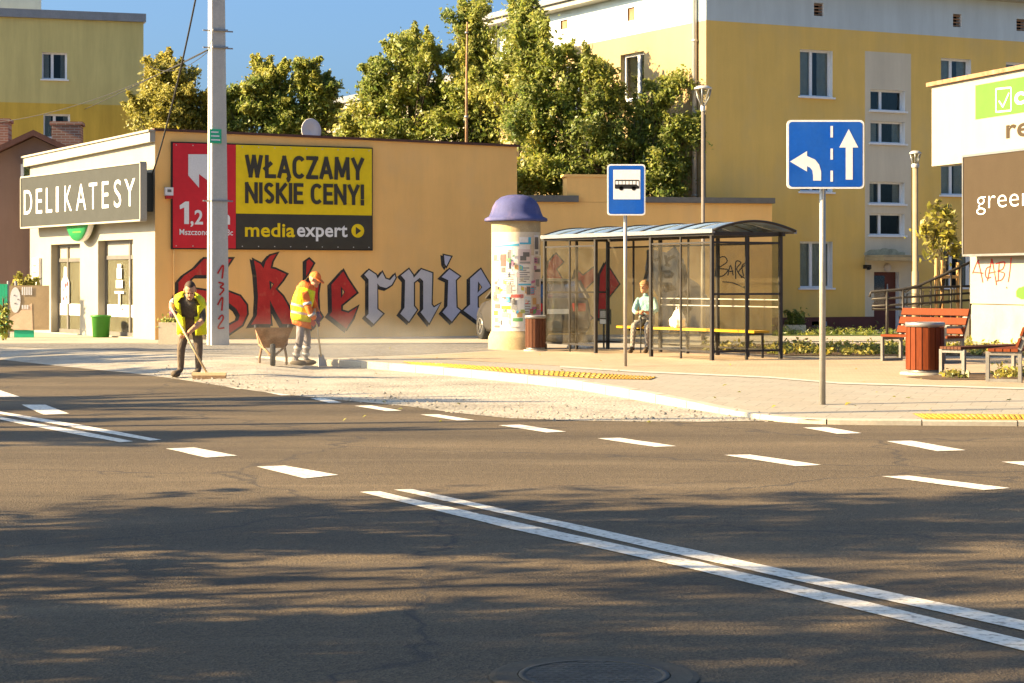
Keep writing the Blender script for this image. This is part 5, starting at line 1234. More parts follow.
# ---- advertising column
b = G(516, 349)
t = thing('advertising_column', 'round advertising column under a purple domed cap, covered in posters', 'advertising column', b)
k = b.y / F; rc = 24.6 * k; zc = lambda y: (349.5 - y) * k
mb = MB(); mb.lathe([(rc * 1.13, -.05), (rc * 1.13, zc(338)), (rc * 1.09, zc(335.5)), (rc * 1.0, zc(331)), (rc, zc(222))], 48); mb.build('drum', M['col_conc'], t)
mb = MB(); pr = [(rc * .98, zc(222)), (rc * 1.26, zc(222)), (rc * 1.29, zc(221)), (rc * 1.27, zc(219)), (rc * 1.1, zc(217)), (rc * 1.03, zc(213)), (rc * .95, zc(207)), (rc * .82, zc(201.5)), (rc * .6, zc(197.5)), (rc * .32, zc(195.5)), (.001, zc(195))]
mb.lathe(pr, 48); mb.build('domed_cap', M['purple'], t)
pm_ = [pm('poster_paper_' + n_, c_, .75, .05, 5, 30, .06, .2, .004, dirt=(.45, .38, .28), dscale=5, dth=(.5, .8), damt=.4) for n_, c_ in (('white', (.74, .71, .66)), ('cream', (.66, .57, .42)), ('pale_pink', (.66, .55, .52)), ('pale_blue', (.56, .62, .66)))]
ink = {k_: pm('poster_ink_' + k_, c_, .7, .08) for k_, c_ in (('blue', (.10, .42, .60)), ('red', (.58, .13, .11)), ('black', (.16, .15, .14)), ('green', (.16, .38, .15)), ('lime', (.45, .55, .05)), ('orange', (.62, .36, .15)), ('magenta', (.55, .22, .36)), ('grey', (.30, .29, .28)))}
iks = list(ink.values()); rng = random.Random(8); cnt = 0
def poster(pxa, pxb, ya, yb, paper, marks, lift, tilt=0):
    """pixel box on the drum; marks: (u0,u1,v0,v1,ink)"""
    A = lambda x: -PI / 2 + math.asin(max(-1, min(1, (x - 516) / 25.2)))
    a0, a1 = A(pxa), A(pxb); z0, z1 = zc(yb), zc(ya); mb = MB(); ms = [paper] + iks
    def patch(u0, u1, v0, v1, mi, l):
        n_ = max(2, int(abs(u1 - u0) * (a1 - a0) / .08)); vs_, fs_ = [], []
        for i in range(n_ + 1):
            u = u0 + (u1 - u0) * i / n_; a = a0 + (a1 - a0) * u
            for v in (v0, v1): vs_.append(((rc + l) * math.cos(a), (rc + l) * math.sin(a), z0 + (z1 - z0) * v + tilt * (u - .5)))
        mb.add(vs_, [(2 * i, 2 * i + 2, 2 * i + 3, 2 * i + 1) for i in range(n_)], mi, None, True)
    patch(0, 1, 0, 1, 0, lift)
    for m in marks: patch(*m[:4], 1 + list(ink).index(m[4]), lift + .003)
    mb.build('poster', ms, t, fix=False)
def lines(v0, v1, n_, c_='grey', u0=.1, u1=.9):
    out = []
    for i in range(n_):
        v = v1 - (v1 - v0) * (i + .5) / n_; h = (v1 - v0) / n_ * .28
        out.append((u0, u1 - rng.uniform(0, .3), v - h, v + h, c_))
    return out
hw = 24.4
poster(491.8, 540.2, 233, 262, pm_[1], [], .004)
poster(492, 541, 256, 331, pm_[0], [], .005)
poster(494, 530, 243, 270, pm_[0], [(.0, .72, .84, .92, 'blue')], .007, .06)
poster(519, 531, 238, 246, pm_[0], [(.05, .8, .1, .32, 'blue'), (.74, .98, .1, .98, 'blue')], .010)
poster(492, 500, 247, 268, pm_[0], [(.3, .9, .3, .6, 'black')], .009)
poster(500, 507, 254, 274, pm_[1], [(.1, .9, .35, .95, 'red'), (.2, .8, .05, .3, 'black')], .011)
poster(507, 512, 248, 272, pm_[0], [(.2, .8, .1, .9, 'grey'), (.1, .6, .5, .8, 'black')], .010)
poster(518, 531, 250, 265, pm_[2], [(.15, .6, .25, .55, 'black'), (.35, .85, .5, .8, 'black'), (.1, .9, .05, .18, 'grey')], .012)
poster(518, 531, 265.5, 286, pm_[0], [(.02, .98, .01, .09, 'blue')] + lines(.15, .9, 7), .012)
poster(534, 538.5, 236, 256, pm_[0], [(.1, .9, .3, .9, 'black'), (.2, .8, .05, .2, 'grey')], .012)
poster(535, 540, 257, 266, pm_[1], [(.2, .8, .2, .8, 'grey')], .012)
poster(533.5, 540.4, 269, 305, pm_[2], [(.1, .9, .9, .98, 'black'), (.2, .7, .5, .7, 'grey')], .013)
poster(493, 502, 276, 299, pm_[0], [(.2, .6, .6, .9, 'red'), (.3, .9, .2, .5, 'orange'), (.05, .4, .05, .3, 'black')], .010)
poster(502, 517, 272, 294, pm_[0], lines(.1, .9, 8, 'grey'), .009)
poster(506, 512, 284, 295, pm_[1], [(.1, .9, .1, .9, 'grey')], .012)
poster(526, 534.5, 286, 296, pm_[2], [(.05, .45, .1, .9, 'black'), (.5, .95, .1, .9, 'red')], .014)
poster(493, 501, 296, 330, pm_[0], [(.2, .8, .82, .94, 'orange'), (.3, .95, .62, .76, 'red'), (.15, .7, .42, .56, 'lime'), (.3, .8, .22, .36, 'green'), (.2, .9, .06, .14, 'red')], .011)
poster(501, 512, 295, 320, pm_[0], [(.1, .98, .82, .92, 'black'), (.05, .9, .42, .56, 'lime'), (.1, .8, .1, .3, 'grey')], .013)
poster(510, 524, 294, 327, pm_[0], [(.05, .95, .88, .98, 'red'), (.2, .9, .17, .27, 'green'), (.5, .88, .3, .46, 'orange'), (.1, .5, .5, .8, 'grey')], .014)
poster(524, 531, 297, 329, pm_[3], lines(.1, .9, 10, 'grey'), .013)
poster(531, 537, 296, 318, pm_[1], [(.1, .9, .1, .5, 'magenta'), (.2, .8, .6, .9, 'orange')], .013)
poster(536, 540.5, 306, 320, pm_[2], [(.1, .9, .2, .7, 'magenta')], .015)
# small torn flyers
for i in range(44):
    x = rng.uniform(493, 537); y = rng.uniform(252, 322); w = rng.uniform(1.6, 4); h = rng.uniform(2.5, 6)
    poster(x, min(x + w, 540.8), y, y + h, rng.choice(pm_ + iks[:7]), lines(.15, .85, rng.choice((2, 3, 4)), rng.choice(list(ink) + ['grey'] * 10)) if rng.random() < .8 else [], .016 + i * .0004, rng.uniform(-.03, .03))

# ---- litter bins
def litter_bin(px, py, w, h, label, woodm, plate):
    b = G(px, py); k = b.y / F; r = w * k / 2; H = h * k
    t = thing('litter_bin', label, 'litter bin', b, 0, 'slatted litter bins')
    mb = MB(); mb.cyl(0, 0, -.04, .035, r * plate, 32); mb.build('base_plate', M['kerb'], t)
    mb = MB(); mb.lathe([(r * .92, .04), (r * .92, .10), (r * .86, .10), (r * .86, H * .9)], 28); mb.build('liner', M['greysteel'], t)
    mb = MB(); mb.lathe([(r * .72, H * .97), (r * .98, H * .985), (r * 1.0, H), (r * 1.04, H * .985), (r * 1.04, H * .915), (r * .9, H * .91)], 32); mb.lathe([(.001, H * .93), (r * .74, H * .93)], 28); mb.build('lid', M['zinc'], t)
    n_ = 18
    for i in range(n_):
        a = 2 * PI * i / n_; Mx = Matrix.Rotation(a, 4, 'Z'); mb = MB(); ww = r * 2 * PI / n_ * .42
        mb.box(r * .93, r * .99, -ww, ww, .075 + .0005 * i, H * .905, 0, Mx); mb.build('slat', woodm, t)
litter_bin(535.5, 351.2, 20.5, 36, 'dark brown slatted litter bin beside the advertising column', M['wood_d'], 1.15)
litter_bin(925, 374.5, 38, 52.5, 'orange slatted litter bin with grey lid beside the benches', M['wood_o'], 1.3)

# ---- bus shelter
A0 = G(545, 350.3); A1 = G(712, 360.6)
dv = (A1 - A0); LS = dv.xy.length; SH = Fr(A0.x, A0.y, dv.x, dv.y, A0.z)
WS = 1.5; HS = 2.22
t = at(SH, 'bus_shelter', 'glazed bus shelter with arched translucent roof and dark posts', 'bus shelter')
xs = [0, LS / 3, 2 * LS / 3, LS]
def post(x, y, w=.06, z1=HS, name='post'):
    mb = MB(); mb.box(x - w / 2, x + w / 2, y - w / 2, y + w / 2, -.05, z1); mb.build(name, M['darksteel'], t)
for x in xs: post(x, 0); post(x, WS)
for x in ((xs[0] + xs[1]) / 2, (xs[2] + xs[3]) / 2): post(x, 0, .032, HS, 'mullion')
for i in range(3): post((xs[i] + xs[i + 1]) / 2, WS, .032, HS, 'mullion')
post(LS, WS / 2, .045, HS, 'mullion'); post(0, WS / 2, .045, HS, 'mullion')
mb = MB()
for y in (0, WS): mb.box(-.1, LS + .1, y - .035, y + .035, HS + .001, HS + .075)
for x in (0, LS): mb.box(x - .03, x + .03, .04, WS - .04, HS + .002, HS + .07)
mb.build('top_rail', M['darksteel'], t)
def rail(*q): mb = MB(); mb.box(*q); mb.build('glazing_rail', M['darksteel'], t)
for x0, x1, y in ((xs[0], xs[1], 0), (xs[2], xs[3], 0), (xs[0], xs[1], WS), (xs[1], xs[2], WS), (xs[2], xs[3], WS)):
    rail(x0 + .04, x1 - .04, y - .016, y + .016, .14, .175); rail(x0 + .04, x1 - .04, y - .016, y + .016, HS - .14, HS - .105)
for z in (1.16, .14, HS - .14): rail(LS - .016, LS + .016, .04, WS - .04, z, z + .038)
for z in (.14, 1.16): rail(-.016, .016, .04, WS - .04, z, z + .038)
for i in (0, 2):
    for h0, h1 in ((xs[i] + .04, (xs[i] + xs[i + 1]) / 2 - .025), ((xs[i] + xs[i + 1]) / 2 + .025, xs[i + 1] - .04)):
        mb = MB(); mb.box(h0, h1, -.005, .005, .18, HS - .142); mb.build('glass_panel', M['glass_dusty'], t)
for i in range(3):
    for h0, h1 in ((xs[i] + .04, (xs[i] + xs[i + 1]) / 2 - .025), ((xs[i] + xs[i + 1]) / 2 + .025, xs[i + 1] - .04)):
        mb = MB(); mb.box(h0, h1, WS - .005, WS + .005, .18, HS - .142); mb.build('glass_panel', M['glass_side'], t)
for x in (0, LS):
    for y0, y1 in ((.04, WS / 2 - .03), (WS / 2 + .03, WS - .04)):
        for z0, z1 in ((.18, 1.158), (1.202, HS - .142)):
            mb = MB(); mb.box(x - .005, x + .005, y0, y1, z0, z1); mb.build('glass_panel', M['glass_side'], t)
# warning stripes on the back glass
for z in (.93, 1.06): mb = MB(); mb.box(xs[1], LS - .05, WS - .012, WS - .007, z, z + .02); mb.build('glass_stripe', M['reflect'], t)
# bench board
mb = MB(); mb.box(xs[0] + 1.1, LS - .15, WS - .48, WS - .14, .47, .51); mb.build('bench_board', M['bench_y'], t)
mb = MB()
for x in (1.5, xs[1] + .05, (xs[1] + xs[2]) / 2, xs[2], LS - .5): mb.box(x - .02, x + .02, WS - .45, WS - .02, .42, .468); mb.box(x - .02, x + .02, WS - .05, WS - .02, -.03, .42)
mb.build('bench_bracket', M['darksteel'], t)
# arched roof: four polycarbonate bays, arched ribs
ya, yb_, rise = -.08, WS + .22, .27
def arc(u): return ya + (yb_ - ya) * u, HS + .08 + rise * math.sin(PI * (.12 + .76 * u)) / 1 - rise * math.sin(PI * .12)
NA = 16; x0r, x1r = .0, LS + .16
nb = 5
for i in range(nb):
    a, c = x0r + (x1r - x0r) * i / nb + .02, x0r + (x1r - x0r) * (i + 1) / nb - .02
    vs_ = []; 
    for j in range(NA + 1):
        y, z = arc(j / NA); vs_ += [(a, y, z), (c, y, z), (a, y, z + .012), (c, y, z + .012)]
    fs_ = []
    for j in range(NA):
        q = 4 * j; fs_ += [(q, q + 4, q + 5, q + 1), (q + 2, q + 3, q + 7, q + 6), (q, q + 2, q + 6, q + 4), (q + 1, q + 5, q + 7, q + 3)]
    mb = MB(); mb.add(vs_, fs_, 0, None, True); mb.build('roof_panel', M['roof_poly'], t)
for i in range(nb + 1):
    x = x0r + (x1r - x0r) * i / nb; mb = MB(); mb.tube([(x, arc(j / NA)[0], arc(j / NA)[1] + .012) for j in range(NA + 1)], .026, 6); mb.build('roof_rib', M['darksteel'], t)
mb = MB()
mb.box(x0r, x1r, ya - .03, ya + .03, arc(0)[1] - .035, arc(0)[1] + .035); mb.box(x0r, x1r, yb_ - .03, yb_ + .03, arc(1)[1] - .035, arc(1)[1] + .035)
mb.build('roof_edge', M['zinc'], t)
# timetable board behind the bench
q0 = SH.px(597, 309, WS + .02); q1 = SH.px(608, 324.5, WS + .02)
t2 = at(SH, 'notice_board', 'small dark notice with white lettering behind the shelter bench', 'notice')
mb = MB(); mb.box(q0[0], q1[0], WS + .08, WS + .10, q1[1], q0[1]); mb.box(q0[0] + .1, q0[0] + .13, WS + .101, WS + .13, -.02, q1[1] + .2); mb.build('board', M['s_black'], t2)
mb = MB(); h_ = q0[1] - q1[1]
mb.box(q0[0] + .03, q1[0] - .03, WS + .074, WS + .078, q1[1] + h_ * .03, q1[1] + h_ * .32)
rng = random.Random(5)
for i in range(8):
    x = q0[0] + .05 + (q1[0] - q0[0] - .1) * i / 8; mb.box(x, x + .02, WS + .074, WS + .078, q1[1] + h_ * .42, q1[1] + h_ * (.8 + .1 * rng.random()))
mb.build('lettering', M['s_white'], t2)
for i, (px, py, sx, lb) in enumerate([(580, 348.2, .24, 'crumpled white paper bag on the paving, left of a smaller one'), (587.5, 348.0, .17, 'smaller crumpled white paper bag on the paving by the shelter post')]):
    g = G(px, py); bm = bmesh.new(); bmesh.ops.create_icosphere(bm, subdivisions=3, radius=1)
    rr = random.Random(i)
    for v in bm.verts:
        f_ = 1 + .25 * math.sin(v.co.x * 5 + i) * math.cos(v.co.y * 6 + v.co.z * 4) + rr.uniform(-.12, .12); v.co = Vector((v.co.x * sx * f_, v.co.y * .12 * f_, max(-.3, v.co.z) * .10 * f_ + .03))
    me = bpy.data.meshes.new('paper_bag'); bm.to_mesh(me); bm.free(); me.materials.append(M['paper']); o = bpy.data.objects.new('paper_bag', me); col.objects.link(o); o.location = g; tag(o, lb, 'paper bag')

# ---- road signs
def rrect(x0, x1, z0, z1, r, n_=6):
    out = []
    for cx_, cz_, a0 in ((x1 - r, z1 - r, 0), (x0 + r, z1 - r, 90), (x0 + r, z0 + r, 180), (x1 - r, z0 + r, 270)):
        for i in range(n_ + 1): a = R(a0 + 90 * i / n_); out.append((cx_ + r * math.cos(a), cz_ + r * math.sin(a)))
    return out
def road_sign(px, py, x0, x1, y0, y1, label, rp, rz=0):
    b = G(px, py); k = b.y / F
    t = thing('road_sign', label, 'road sign', b, rz)
    X = lambda x: (x - px) * k; Z = lambda y: CH - (y - HY) * k - b.z
    mb = MB(); mb.tube([(0, 0, -.1), (0, 0, Z(y0) - .05)], rp, 16); mb.build('post', M['galv'], t)
    fn = lambda a, c, d: (a, d, c)
    mb = MB(); mb.prism(rrect(X(x0), X(x1), Z(y1), Z(y0), .05), fn, -rp - .045, -rp - .02); pl = mb.build('sign_plate', M['letter'], t)
    mb = MB(); mb.poly2([rrect(X(x0) + .022, X(x1) - .022, Z(y1) + .022, Z(y0) - .022, .04)], lambda a, c: (a, -rp - .047, c)); mb.build('sign_face', M['s_blue'], pl, fix=False)
    mb = MB()
    for zz_ in (Z(y0 + (y1 - y0) * .2), Z(y0 + (y1 - y0) * .8)): mb.box(X(x0) * .55, X(x1) * .55, -rp - .019, -rp - .001, zz_ - .02, zz_ + .02); mb.box(-rp - .02, rp + .02, -rp - .0005, rp + .015, zz_ - .018, zz_ + .018)
    mb.build('bracket', M['zinc'], t)
    return t, pl, X, Z, lambda off=.049: (lambda a, c: (X(a), -rp - off, Z(c)))
t, pl, X, Z, fs = road_sign(822.5, 404.5, 786, 863, 120.5, 189, 'large blue lane sign with a left turn arrow and a straight arrow', .037)
mb = MB(); f0 = fs()
mb.poly2([[(844.5, 180), (851.5, 180), (851.5, 148), (857, 148), (847.5, 129.5), (838, 148), (844.5, 148)]], f0)
cv_ = [(813, 181)] + [(813 - 0 + 0, 181)] 
arc_o = [(820, 181), (820, 172), (818, 165), (814, 160), (806, 156.5)]; arc_i = [(806, 166.5), (809, 168), (811.3, 171), (812, 176), (812, 181)]
mb.poly2([arc_o + [(806, 151.5), (789, 162), (806, 172)] + arc_i], f0)
for y0, y1 in ((126.5, 138), (149, 160), (171, 182)): mb.poly2([[(829.3, y0), (831.8, y0), (831.8, y1), (829.3, y1)]], f0)
mb.build('arrow_marks', M['letter'], pl, fix=False)
t, pl, X, Z, fs = road_sign(625.3, 366.5, 607, 645, 164.5, 215.5, 'blue bus stop sign with a black bus on a white square', .030)
mb = MB(); f0 = fs(); mb.poly2([[(613, 170), (640, 170), (640, 199.5), (613, 199.5)]], f0); mb.build('white_square', M['letter'], pl, fix=False)
mb = MB(); f1 = fs(.051)
mb.poly2([rrect(614.5, 639, 180, 189, 1.2)], f1)
for cx_ in (621, 633.5): mb.poly2([[(cx_ + 2.2 * math.cos(a * PI / 8), 188.6 + 2.2 * math.sin(a * PI / 8)) for a in range(16)]], f1)
mb.build('bus_emblem', M['black'], pl, fix=False)
mb = MB(); f2 = fs(.053)
for i in range(6): x = 615.3 + i * 3.45; mb.poly2([[(x, 181.3), (x + 2.8, 181.3), (x + 2.8, 184.6), (x, 184.6)]], f2)
mb.poly2([[(636.2, 181.3), (638.4, 181.3), (638.4, 186.5), (636.2, 184.6)]], f2)
mb.build('bus_window', M['letter'], pl, fix=False)

# ---- park lamps
def lamp(px, pyt, D, label, hw_px, rp, pmat):
    x = (px - 512) * D / F; b = Vector((x, D, .12)); zt = CH - (pyt - HY) * D / F - .12; k = D / F; r = hw_px * k
    t = thing('street_lamp', label, 'street lamp', b)
    hd = r * 2.3
    mb = MB(); mb.tube([(0, 0, -.1), (0, 0, zt * .35), (0, 0, zt * .351), (0, 0, zt - hd * 1.05)], [rp * 1.25, rp * 1.25, rp, rp], 14); mb.build('post', pmat, t)
    mb = MB(); mb.lathe([(.001, zt), (r * .6, zt - .01), (r, zt - .06), (r, zt - .09), (.001, zt - .085)], 24); mb.build('cap', M['zinc_light'], t)
    mb = MB()
    for i in range(3):
        a = 2 * PI * i / 3 + .3; mb.tube([(r * .95 * math.cos(a), r * .95 * math.sin(a), zt - .08), (r * .75 * math.cos(a), r * .75 * math.sin(a), zt - hd * .55), (rp * math.cos(a), rp * math.sin(a), zt - hd)], .016, 6)
    mb.build('bracket', M['zinc'], t)
    mb = MB(); mb.lathe([(r * .8, zt - .095), (r * .5, zt - hd * .5), (rp * 1.0, zt - hd * .93)], 20); mb.build('lamp_glass', M['pane'], t)
    mb = MB(); mb.lathe([(rp * 1.3, zt - hd * 1.25), (rp * 1.5, zt - hd * 1.1), (rp * 1.2, zt - hd * .95), (.001, zt - hd * .94)], 16); mb.build('collar', M['zinc_light'], t)
lamp(703, 85.5, 47.3, 'grey park lamp behind the shelter with a conical open head', 9, .042, M['lamp_grey'])
lamp(915.3, 150.5, 50.5, 'beige park lamp by the block entrance with a slim conical head', 6, .07, M['lamp_tan'])
# lamp column outside the left edge whose long shadow crosses the road
lx, ly = -12.0, 19.9
t = thing('street_lamp', 'tall road lamp column beyond the left edge of the road', 'street lamp', (lx, ly, 0))
mb = MB(); mb.tube([(0, 0, -.1), (0, 0, 4), (0, 0, 8.3)], [.11, .09, .06], 12); mb.build('post', M['galv'], t)
mb = MB(); mb.tube([(0, 0, 8.2), (.5, .1, 8.45), (1.1, .2, 8.5)], .04, 8); mb.build('bracket', M['galv'], t)
mb = MB(); mb.box(1.0, 1.7, .08, .34, 8.42, 8.55); mb.build('lamp_head', M['zinc'], t)

# ---- benches
def frame_u(mb, p, d, w, h, b=.05, th=.05):
    """closed rectangular steel frame: base point p, depth vector d (unit), depth w, height h"""
    p, d = Vector(p), Vector(d); q = p + d * w; up = Vector((0, 0, 1))
    for A, B_ in ((p, p + up * h), (q, q + up * h)): mb.bar(A, B_, b, th, 0, (d.x, d.y, 0))
    mb.bar(p + up * .025 + d * .028, q + up * .025 - d * .028, b * .96, .05); mb.bar(p + up * (h - .025) + d * .028, q + up * (h - .025) - d * .028, b * .96, .05)
def bench(label, p0, ln, L, dp, back=True, nslat=4, h=.43, w=.46, seatm=None, arms=()):
    """p0 front-left foot; ln unit length vector, dp unit depth vector"""
    p0 = Vector(p0); t = thing('park_bench', label, 'bench', p0, 0, 'park benches')
    ln, dp = Vector(ln), Vector(dp)
    for e_ in (.06, L - .06):
        mb = MB(); frame_u(mb, ln * e_, dp, w, h)
        if back: mb.bar(ln * e_ + dp * (w - .02) + Vector((0, 0, h - .02)), ln * e_ + dp * (w + .16) + Vector((0, 0, h + .46)), .05, .055, 0, (ln.x, ln.y, 0))
        if e_ > 1 and back: mb.bar(ln * (e_ + .0) + dp * .04 + Vector((0, 0, h + .19)), ln * e_ + dp * (w + .05) + Vector((0, 0, h + .19)), .05, .04); mb.bar(ln * e_ + dp * .03 + Vector((0, 0, h)), ln * e_ + dp * .03 + Vector((0, 0, h + .19)), .05, .05, 0, (1, 0, 0))
        mb.build('leg_frame', M['greysteel'], t)
    sm_ = seatm or M['wood_o']; sw = (w - .02) / nslat
    for i in range(nslat):
        c = dp * (.01 + sw * (i + .5)); mb = MB(); mb.bar(c + Vector((0, 0, h + .022)), c + ln * L + Vector((0, 0, h + .022)), sw * .86, .04); mb.build('seat_slat', sm_, t)
    if back:
        for i in range(3):
            f_ = .12 + .155 * i; c = dp * (w - .02 + .18 * (f_ + .02) / .48 - .045) + Vector((0, 0, h + f_ + .01)); mb = MB()
            mb.bar(c, c + ln * L, .035, .125, 0, (dp.x * .36, dp.y * .36, 1)); mb.build('back_slat', sm_, t)
b0, b1 = G(880, 361), G(942, 363.8); ln = (b1 - b0); ln.z = 0; Lb = ln.length + .1; ln.normalize(); dp = Vector((-ln.y, ln.x, 0))
bench('orange slatted park bench behind the orange litter bin', b0, ln, Lb, dp)
b0 = G(939, 376); ln = Vector((.74, .67, 0)).normalized()
bench('backless slatted bench right of the orange litter bin', b0, ln, 2.0, Vector((.67, -.74, 0)).normalized() * 1, False, 6, .40, .40, M['wood_d'])
b0 = G(986.5, 382.3); ln = Vector((.5, .86, 0)).normalized()
bench('nearest park bench cut off by the right edge with reddish back slats', b0, ln, 1.7, Vector((.86, -.5, 0)))

# ---- young staked tree and ramp railing
b = G(943.5, 340)
DY = b.y
tree('young_tree', 'young staked tree with yellow green leaves beside the white panel', b, [blob(938, 222, 8, DY), blob(930, 236, 9, DY, .1), blob(945, 232, 9, DY), blob(952, 240, 9, DY), blob(942, 248, 10, DY), blob(926, 228, 5, DY), blob(936, 210, 4, DY), blob(948, 220, 5, DY), blob(931, 250, 6, DY), blob(957, 250, 6, DY)], 620, .15, M['leaf_young'], 31, .034, (.10, .2), 70, .5)
t = thing('tree_stake', 'three wooden stakes with a cross rail holding the young tree', 'tree stakes', b)
k = DY / F
for dx, yt, dy in ((-8.2, 258, -.1), (13.8, 262.5, -.05), (2, 260, .35)):
    mb = MB(); mb.tube([(dx * k, dy, -.1), (dx * k, dy, CH - (yt - HY) * k - b.z)], .042, 12); mb.build('stake', M['stake'], t)
zz_ = CH - (277 - HY) * k - b.z; mb = MB(); mb.bar((-10.5 * k, -.15, zz_), (16 * k, -.11, zz_), .05, .07); mb.bar((-8 * k, -.1, zz_ + .01), (2 * k, .36, zz_ + .01), .03, .06); mb.bar((14 * k, -.06, zz_ + .01), (2 * k, .36, zz_ + .01), .03, .06); mb.build('rail', M['stake'], t)
RD = 47.5
t = thing('ramp_railing', 'dark steel railing of the entrance ramp behind the young tree', 'railing', PD(870, 334, RD).xy[:] + (.12,))
o0 = Vector((PD(870, 0, RD).x, RD, .12)); pr = lambda x, y, dd=0: PD(x, y, RD + dd) - o0
mb = MB()
r_ = .035
mb.tube([pr(869.5, 297), pr(871, 292), pr(902, 289.5), pr(918, 286), pr(945, 274), pr(975, 260)], r_, 8)
mb.tube([pr(905, 292), pr(912, 288), pr(972, 286)], r_ * .8, 8)
for y in (299, 306): mb.tube([pr(872, y), pr(902, y - 1.5), pr(972, y - 6)], r_ * .8, 8)
mb.tube([pr(874, 303, .0), pr(872, 309), pr(903, 309)], r_ * .8, 8)
mb.build('handrail', M['darksteel'], t)
for x, y0 in ((887, 290), (903, 289), (921, 285), (931, 281), (951, 272), (961, 267), (970, 262)):
    mb = MB(); e0_ = pr(x, y0); mb.tube([(e0_.x, e0_.y, -.05), e0_], r_ if x in (887, 903, 961) else r_ * .6, 8); mb.build('post', M['darksteel'], t)
for x0, x1, y0, y1 in ((907, 919, 294, 306), (923, 930, 291, 305), (935, 949, 290, 303), (954, 960, 288, 302)):
    mb = MB(); mb.tube([pr(x0, y1), pr(x0, y0), pr(x1, y0), pr(x1, y1), pr(x0, y1)], r_ * .55, 6); mb.build('panel_frame', M['darksteel'], t)
t = thing('entrance_ramp', 'concrete ramp rising to the right behind the railing', 'ramp', PD(920, 334, RD + .5).xy[:] + (.12,))
o0 = Vector((PD(920, 0, RD + .5).x, RD + .5, .12)); a, c = PD(905, 330, RD + .5) - o0, PD(990, 318, RD + .5) - o0
mb = MB(); v = [(a.x, 0, -.1), (c.x, 0, -.1), (c.x, 0, .62), (a.x, 0, .02), (a.x, 1.4, -.1), (c.x, 1.4, -.1), (c.x, 1.4, .62), (a.x, 1.4, .02)]
mb.add(v, [(0, 1, 2, 3), (4, 5, 6, 7), (3, 2, 6, 7), (1, 5, 6, 2), (0, 4, 7, 3)]); mb.build('slab', M['concrete'], t)

# ---- fence by the shop, planters, green bin
FB = Fr(*PD(-40, 333, 49.4).xy, 1, .06)
t = at(FB, 'fence', 'green fence panels and a poster banner on posts left of the shop', 'fence')
a, b_, c, d = FB.rect(-60, 284, 7.5, 331.5); mb = MB()
n_ = 24
for i in range(n_): mb.box(a + (b_ - a) * i / n_, a + (b_ - a) * (i + .94) / n_, 0, .02 if i % 2 else .03, .03, d)
mb.build('green_panel', M['tag_green'], t)
for x in (8, 15.5):
    s, z = FB.px(x, 281); mb = MB(); mb.tube([(s, .05, -.1), (s, .05, z)], .035, 8); mb.build('post', M['zinc'], t)
a, b_, c, d = FB.rect(9.5, 285.5, 33, 330); mb = MB(); mb.box(a, b_ + .4, -.02, -.005, c, d); bn = mb.build('poster_banner', M['banner_brown'], t)
fq = lambda x, y: FB.px(x, y)
mb = MB(); mb.poly2([[fq(*p) for p in ((9.8, 318), (32, 303), (33, 330), (9.8, 329.5))]], lambda p, q: (p, -.025, q), 0)
cc = fq(15.5, 300); mb.poly2([[(cc[0] + .13 * math.cos(i * PI / 10), cc[1] + .32 * math.sin(i * PI / 10)) for i in range(20)]], lambda p, q: (p, -.03, q), 1)
for i in range(5): p_ = fq(22 + i * 2.2, 295); mb.box(p_[0], p_[0] + .035, -.031, -.028, p_[1], p_[1] + .2, 1)
for i in range(3): p_ = fq(22 + i * 2.4, 309); mb.box(p_[0], p_[0] + .04, -.031, -.028, p_[1], p_[1] + .1, 1)
for dx, dz in ((-.04, .1), (.05, 0), (-.02, -.1)): mb.box(cc[0] + dx, cc[0] + dx + .04, -.036, -.033, cc[1] + dz, cc[1] + dz + .03, 2)
mb.build('poster_print', [pm('print_peach', (.70, .50, .33), .7), M['s_white'], M['g_grey']], bn, fix=False)
a, b_, c, d = FB.rect(14, 330.5, 34, 334); mb = MB(); mb.box(a, b_, 0, .02, -.02, FB.px(20, 330.2)[1]); mb.build('green_panel', M['tag_green'], t)

b = G(101, 337.5); k = b.y / F
t = thing('waste_bin', 'green plastic waste bin standing at the shop door', 'waste bin', b)
mb = MB(); mb.lathe([(.001, -.01), (8 * k, -.01), (9.2 * k, 20 * k), (9.6 * k, 20.2 * k), (9.8 * k, 22 * k), (9.0 * k, 22.2 * k), (7.6 * k, 2 * k), (.001, 2 * k)], 28); mb.build('tub', M['bin_green'], t)
mb = MB(); mb.lathe([(9.9 * k, 20.4 * k), (10.3 * k, 20.6 * k), (10.3 * k, 22.2 * k), (9.7 * k, 22.4 * k)], 28); mb.build('rim', M['bin_green'], t)
def planter(x0, x1, yb, yt, label, w2, plant, rot=0, nn=160, pm_=None):
    b = G((x0 + x1) / 2, yb); k = b.y / F; w = (x1 - x0) * k; h = (yb - yt) * k
    t = thing('planter', label, 'planter', b, rot); mb = MB(); tk = .06
    mb.box(-w / 2, w / 2, 0, tk, -.03, h); mb.box(-w / 2, w / 2, w2 - tk, w2, -.03, h); mb.box(-w / 2, -w / 2 + tk, tk, w2 - tk, -.03, h - .001); mb.box(w / 2 - tk, w / 2, tk, w2 - tk, -.03, h - .001)
    mb.build('tub', M['planter'], t); mb = MB(); mb.box(-w / 2 + tk, w / 2 - tk, tk, w2 - tk, h * .5, h - .06); mb.build('soil', M['soil'], t)
    rng = np.random.default_rng(int(x0)); cl = [(np.array([rng.uniform(-w * .42, w * .42), rng.uniform(.1, w2 - .1), h + rng.uniform(-.02, plant)]), .11, rng.uniform(.2, .8)) for _ in range(26)]
    p = leaves('plant', cl, nn, .09, pm_ or M['leaf_main'], t, rng, b)
planter(158.5, 181, 344.5, 322.5, 'pale concrete planter with low plants behind the sweeping worker', .5, .08)
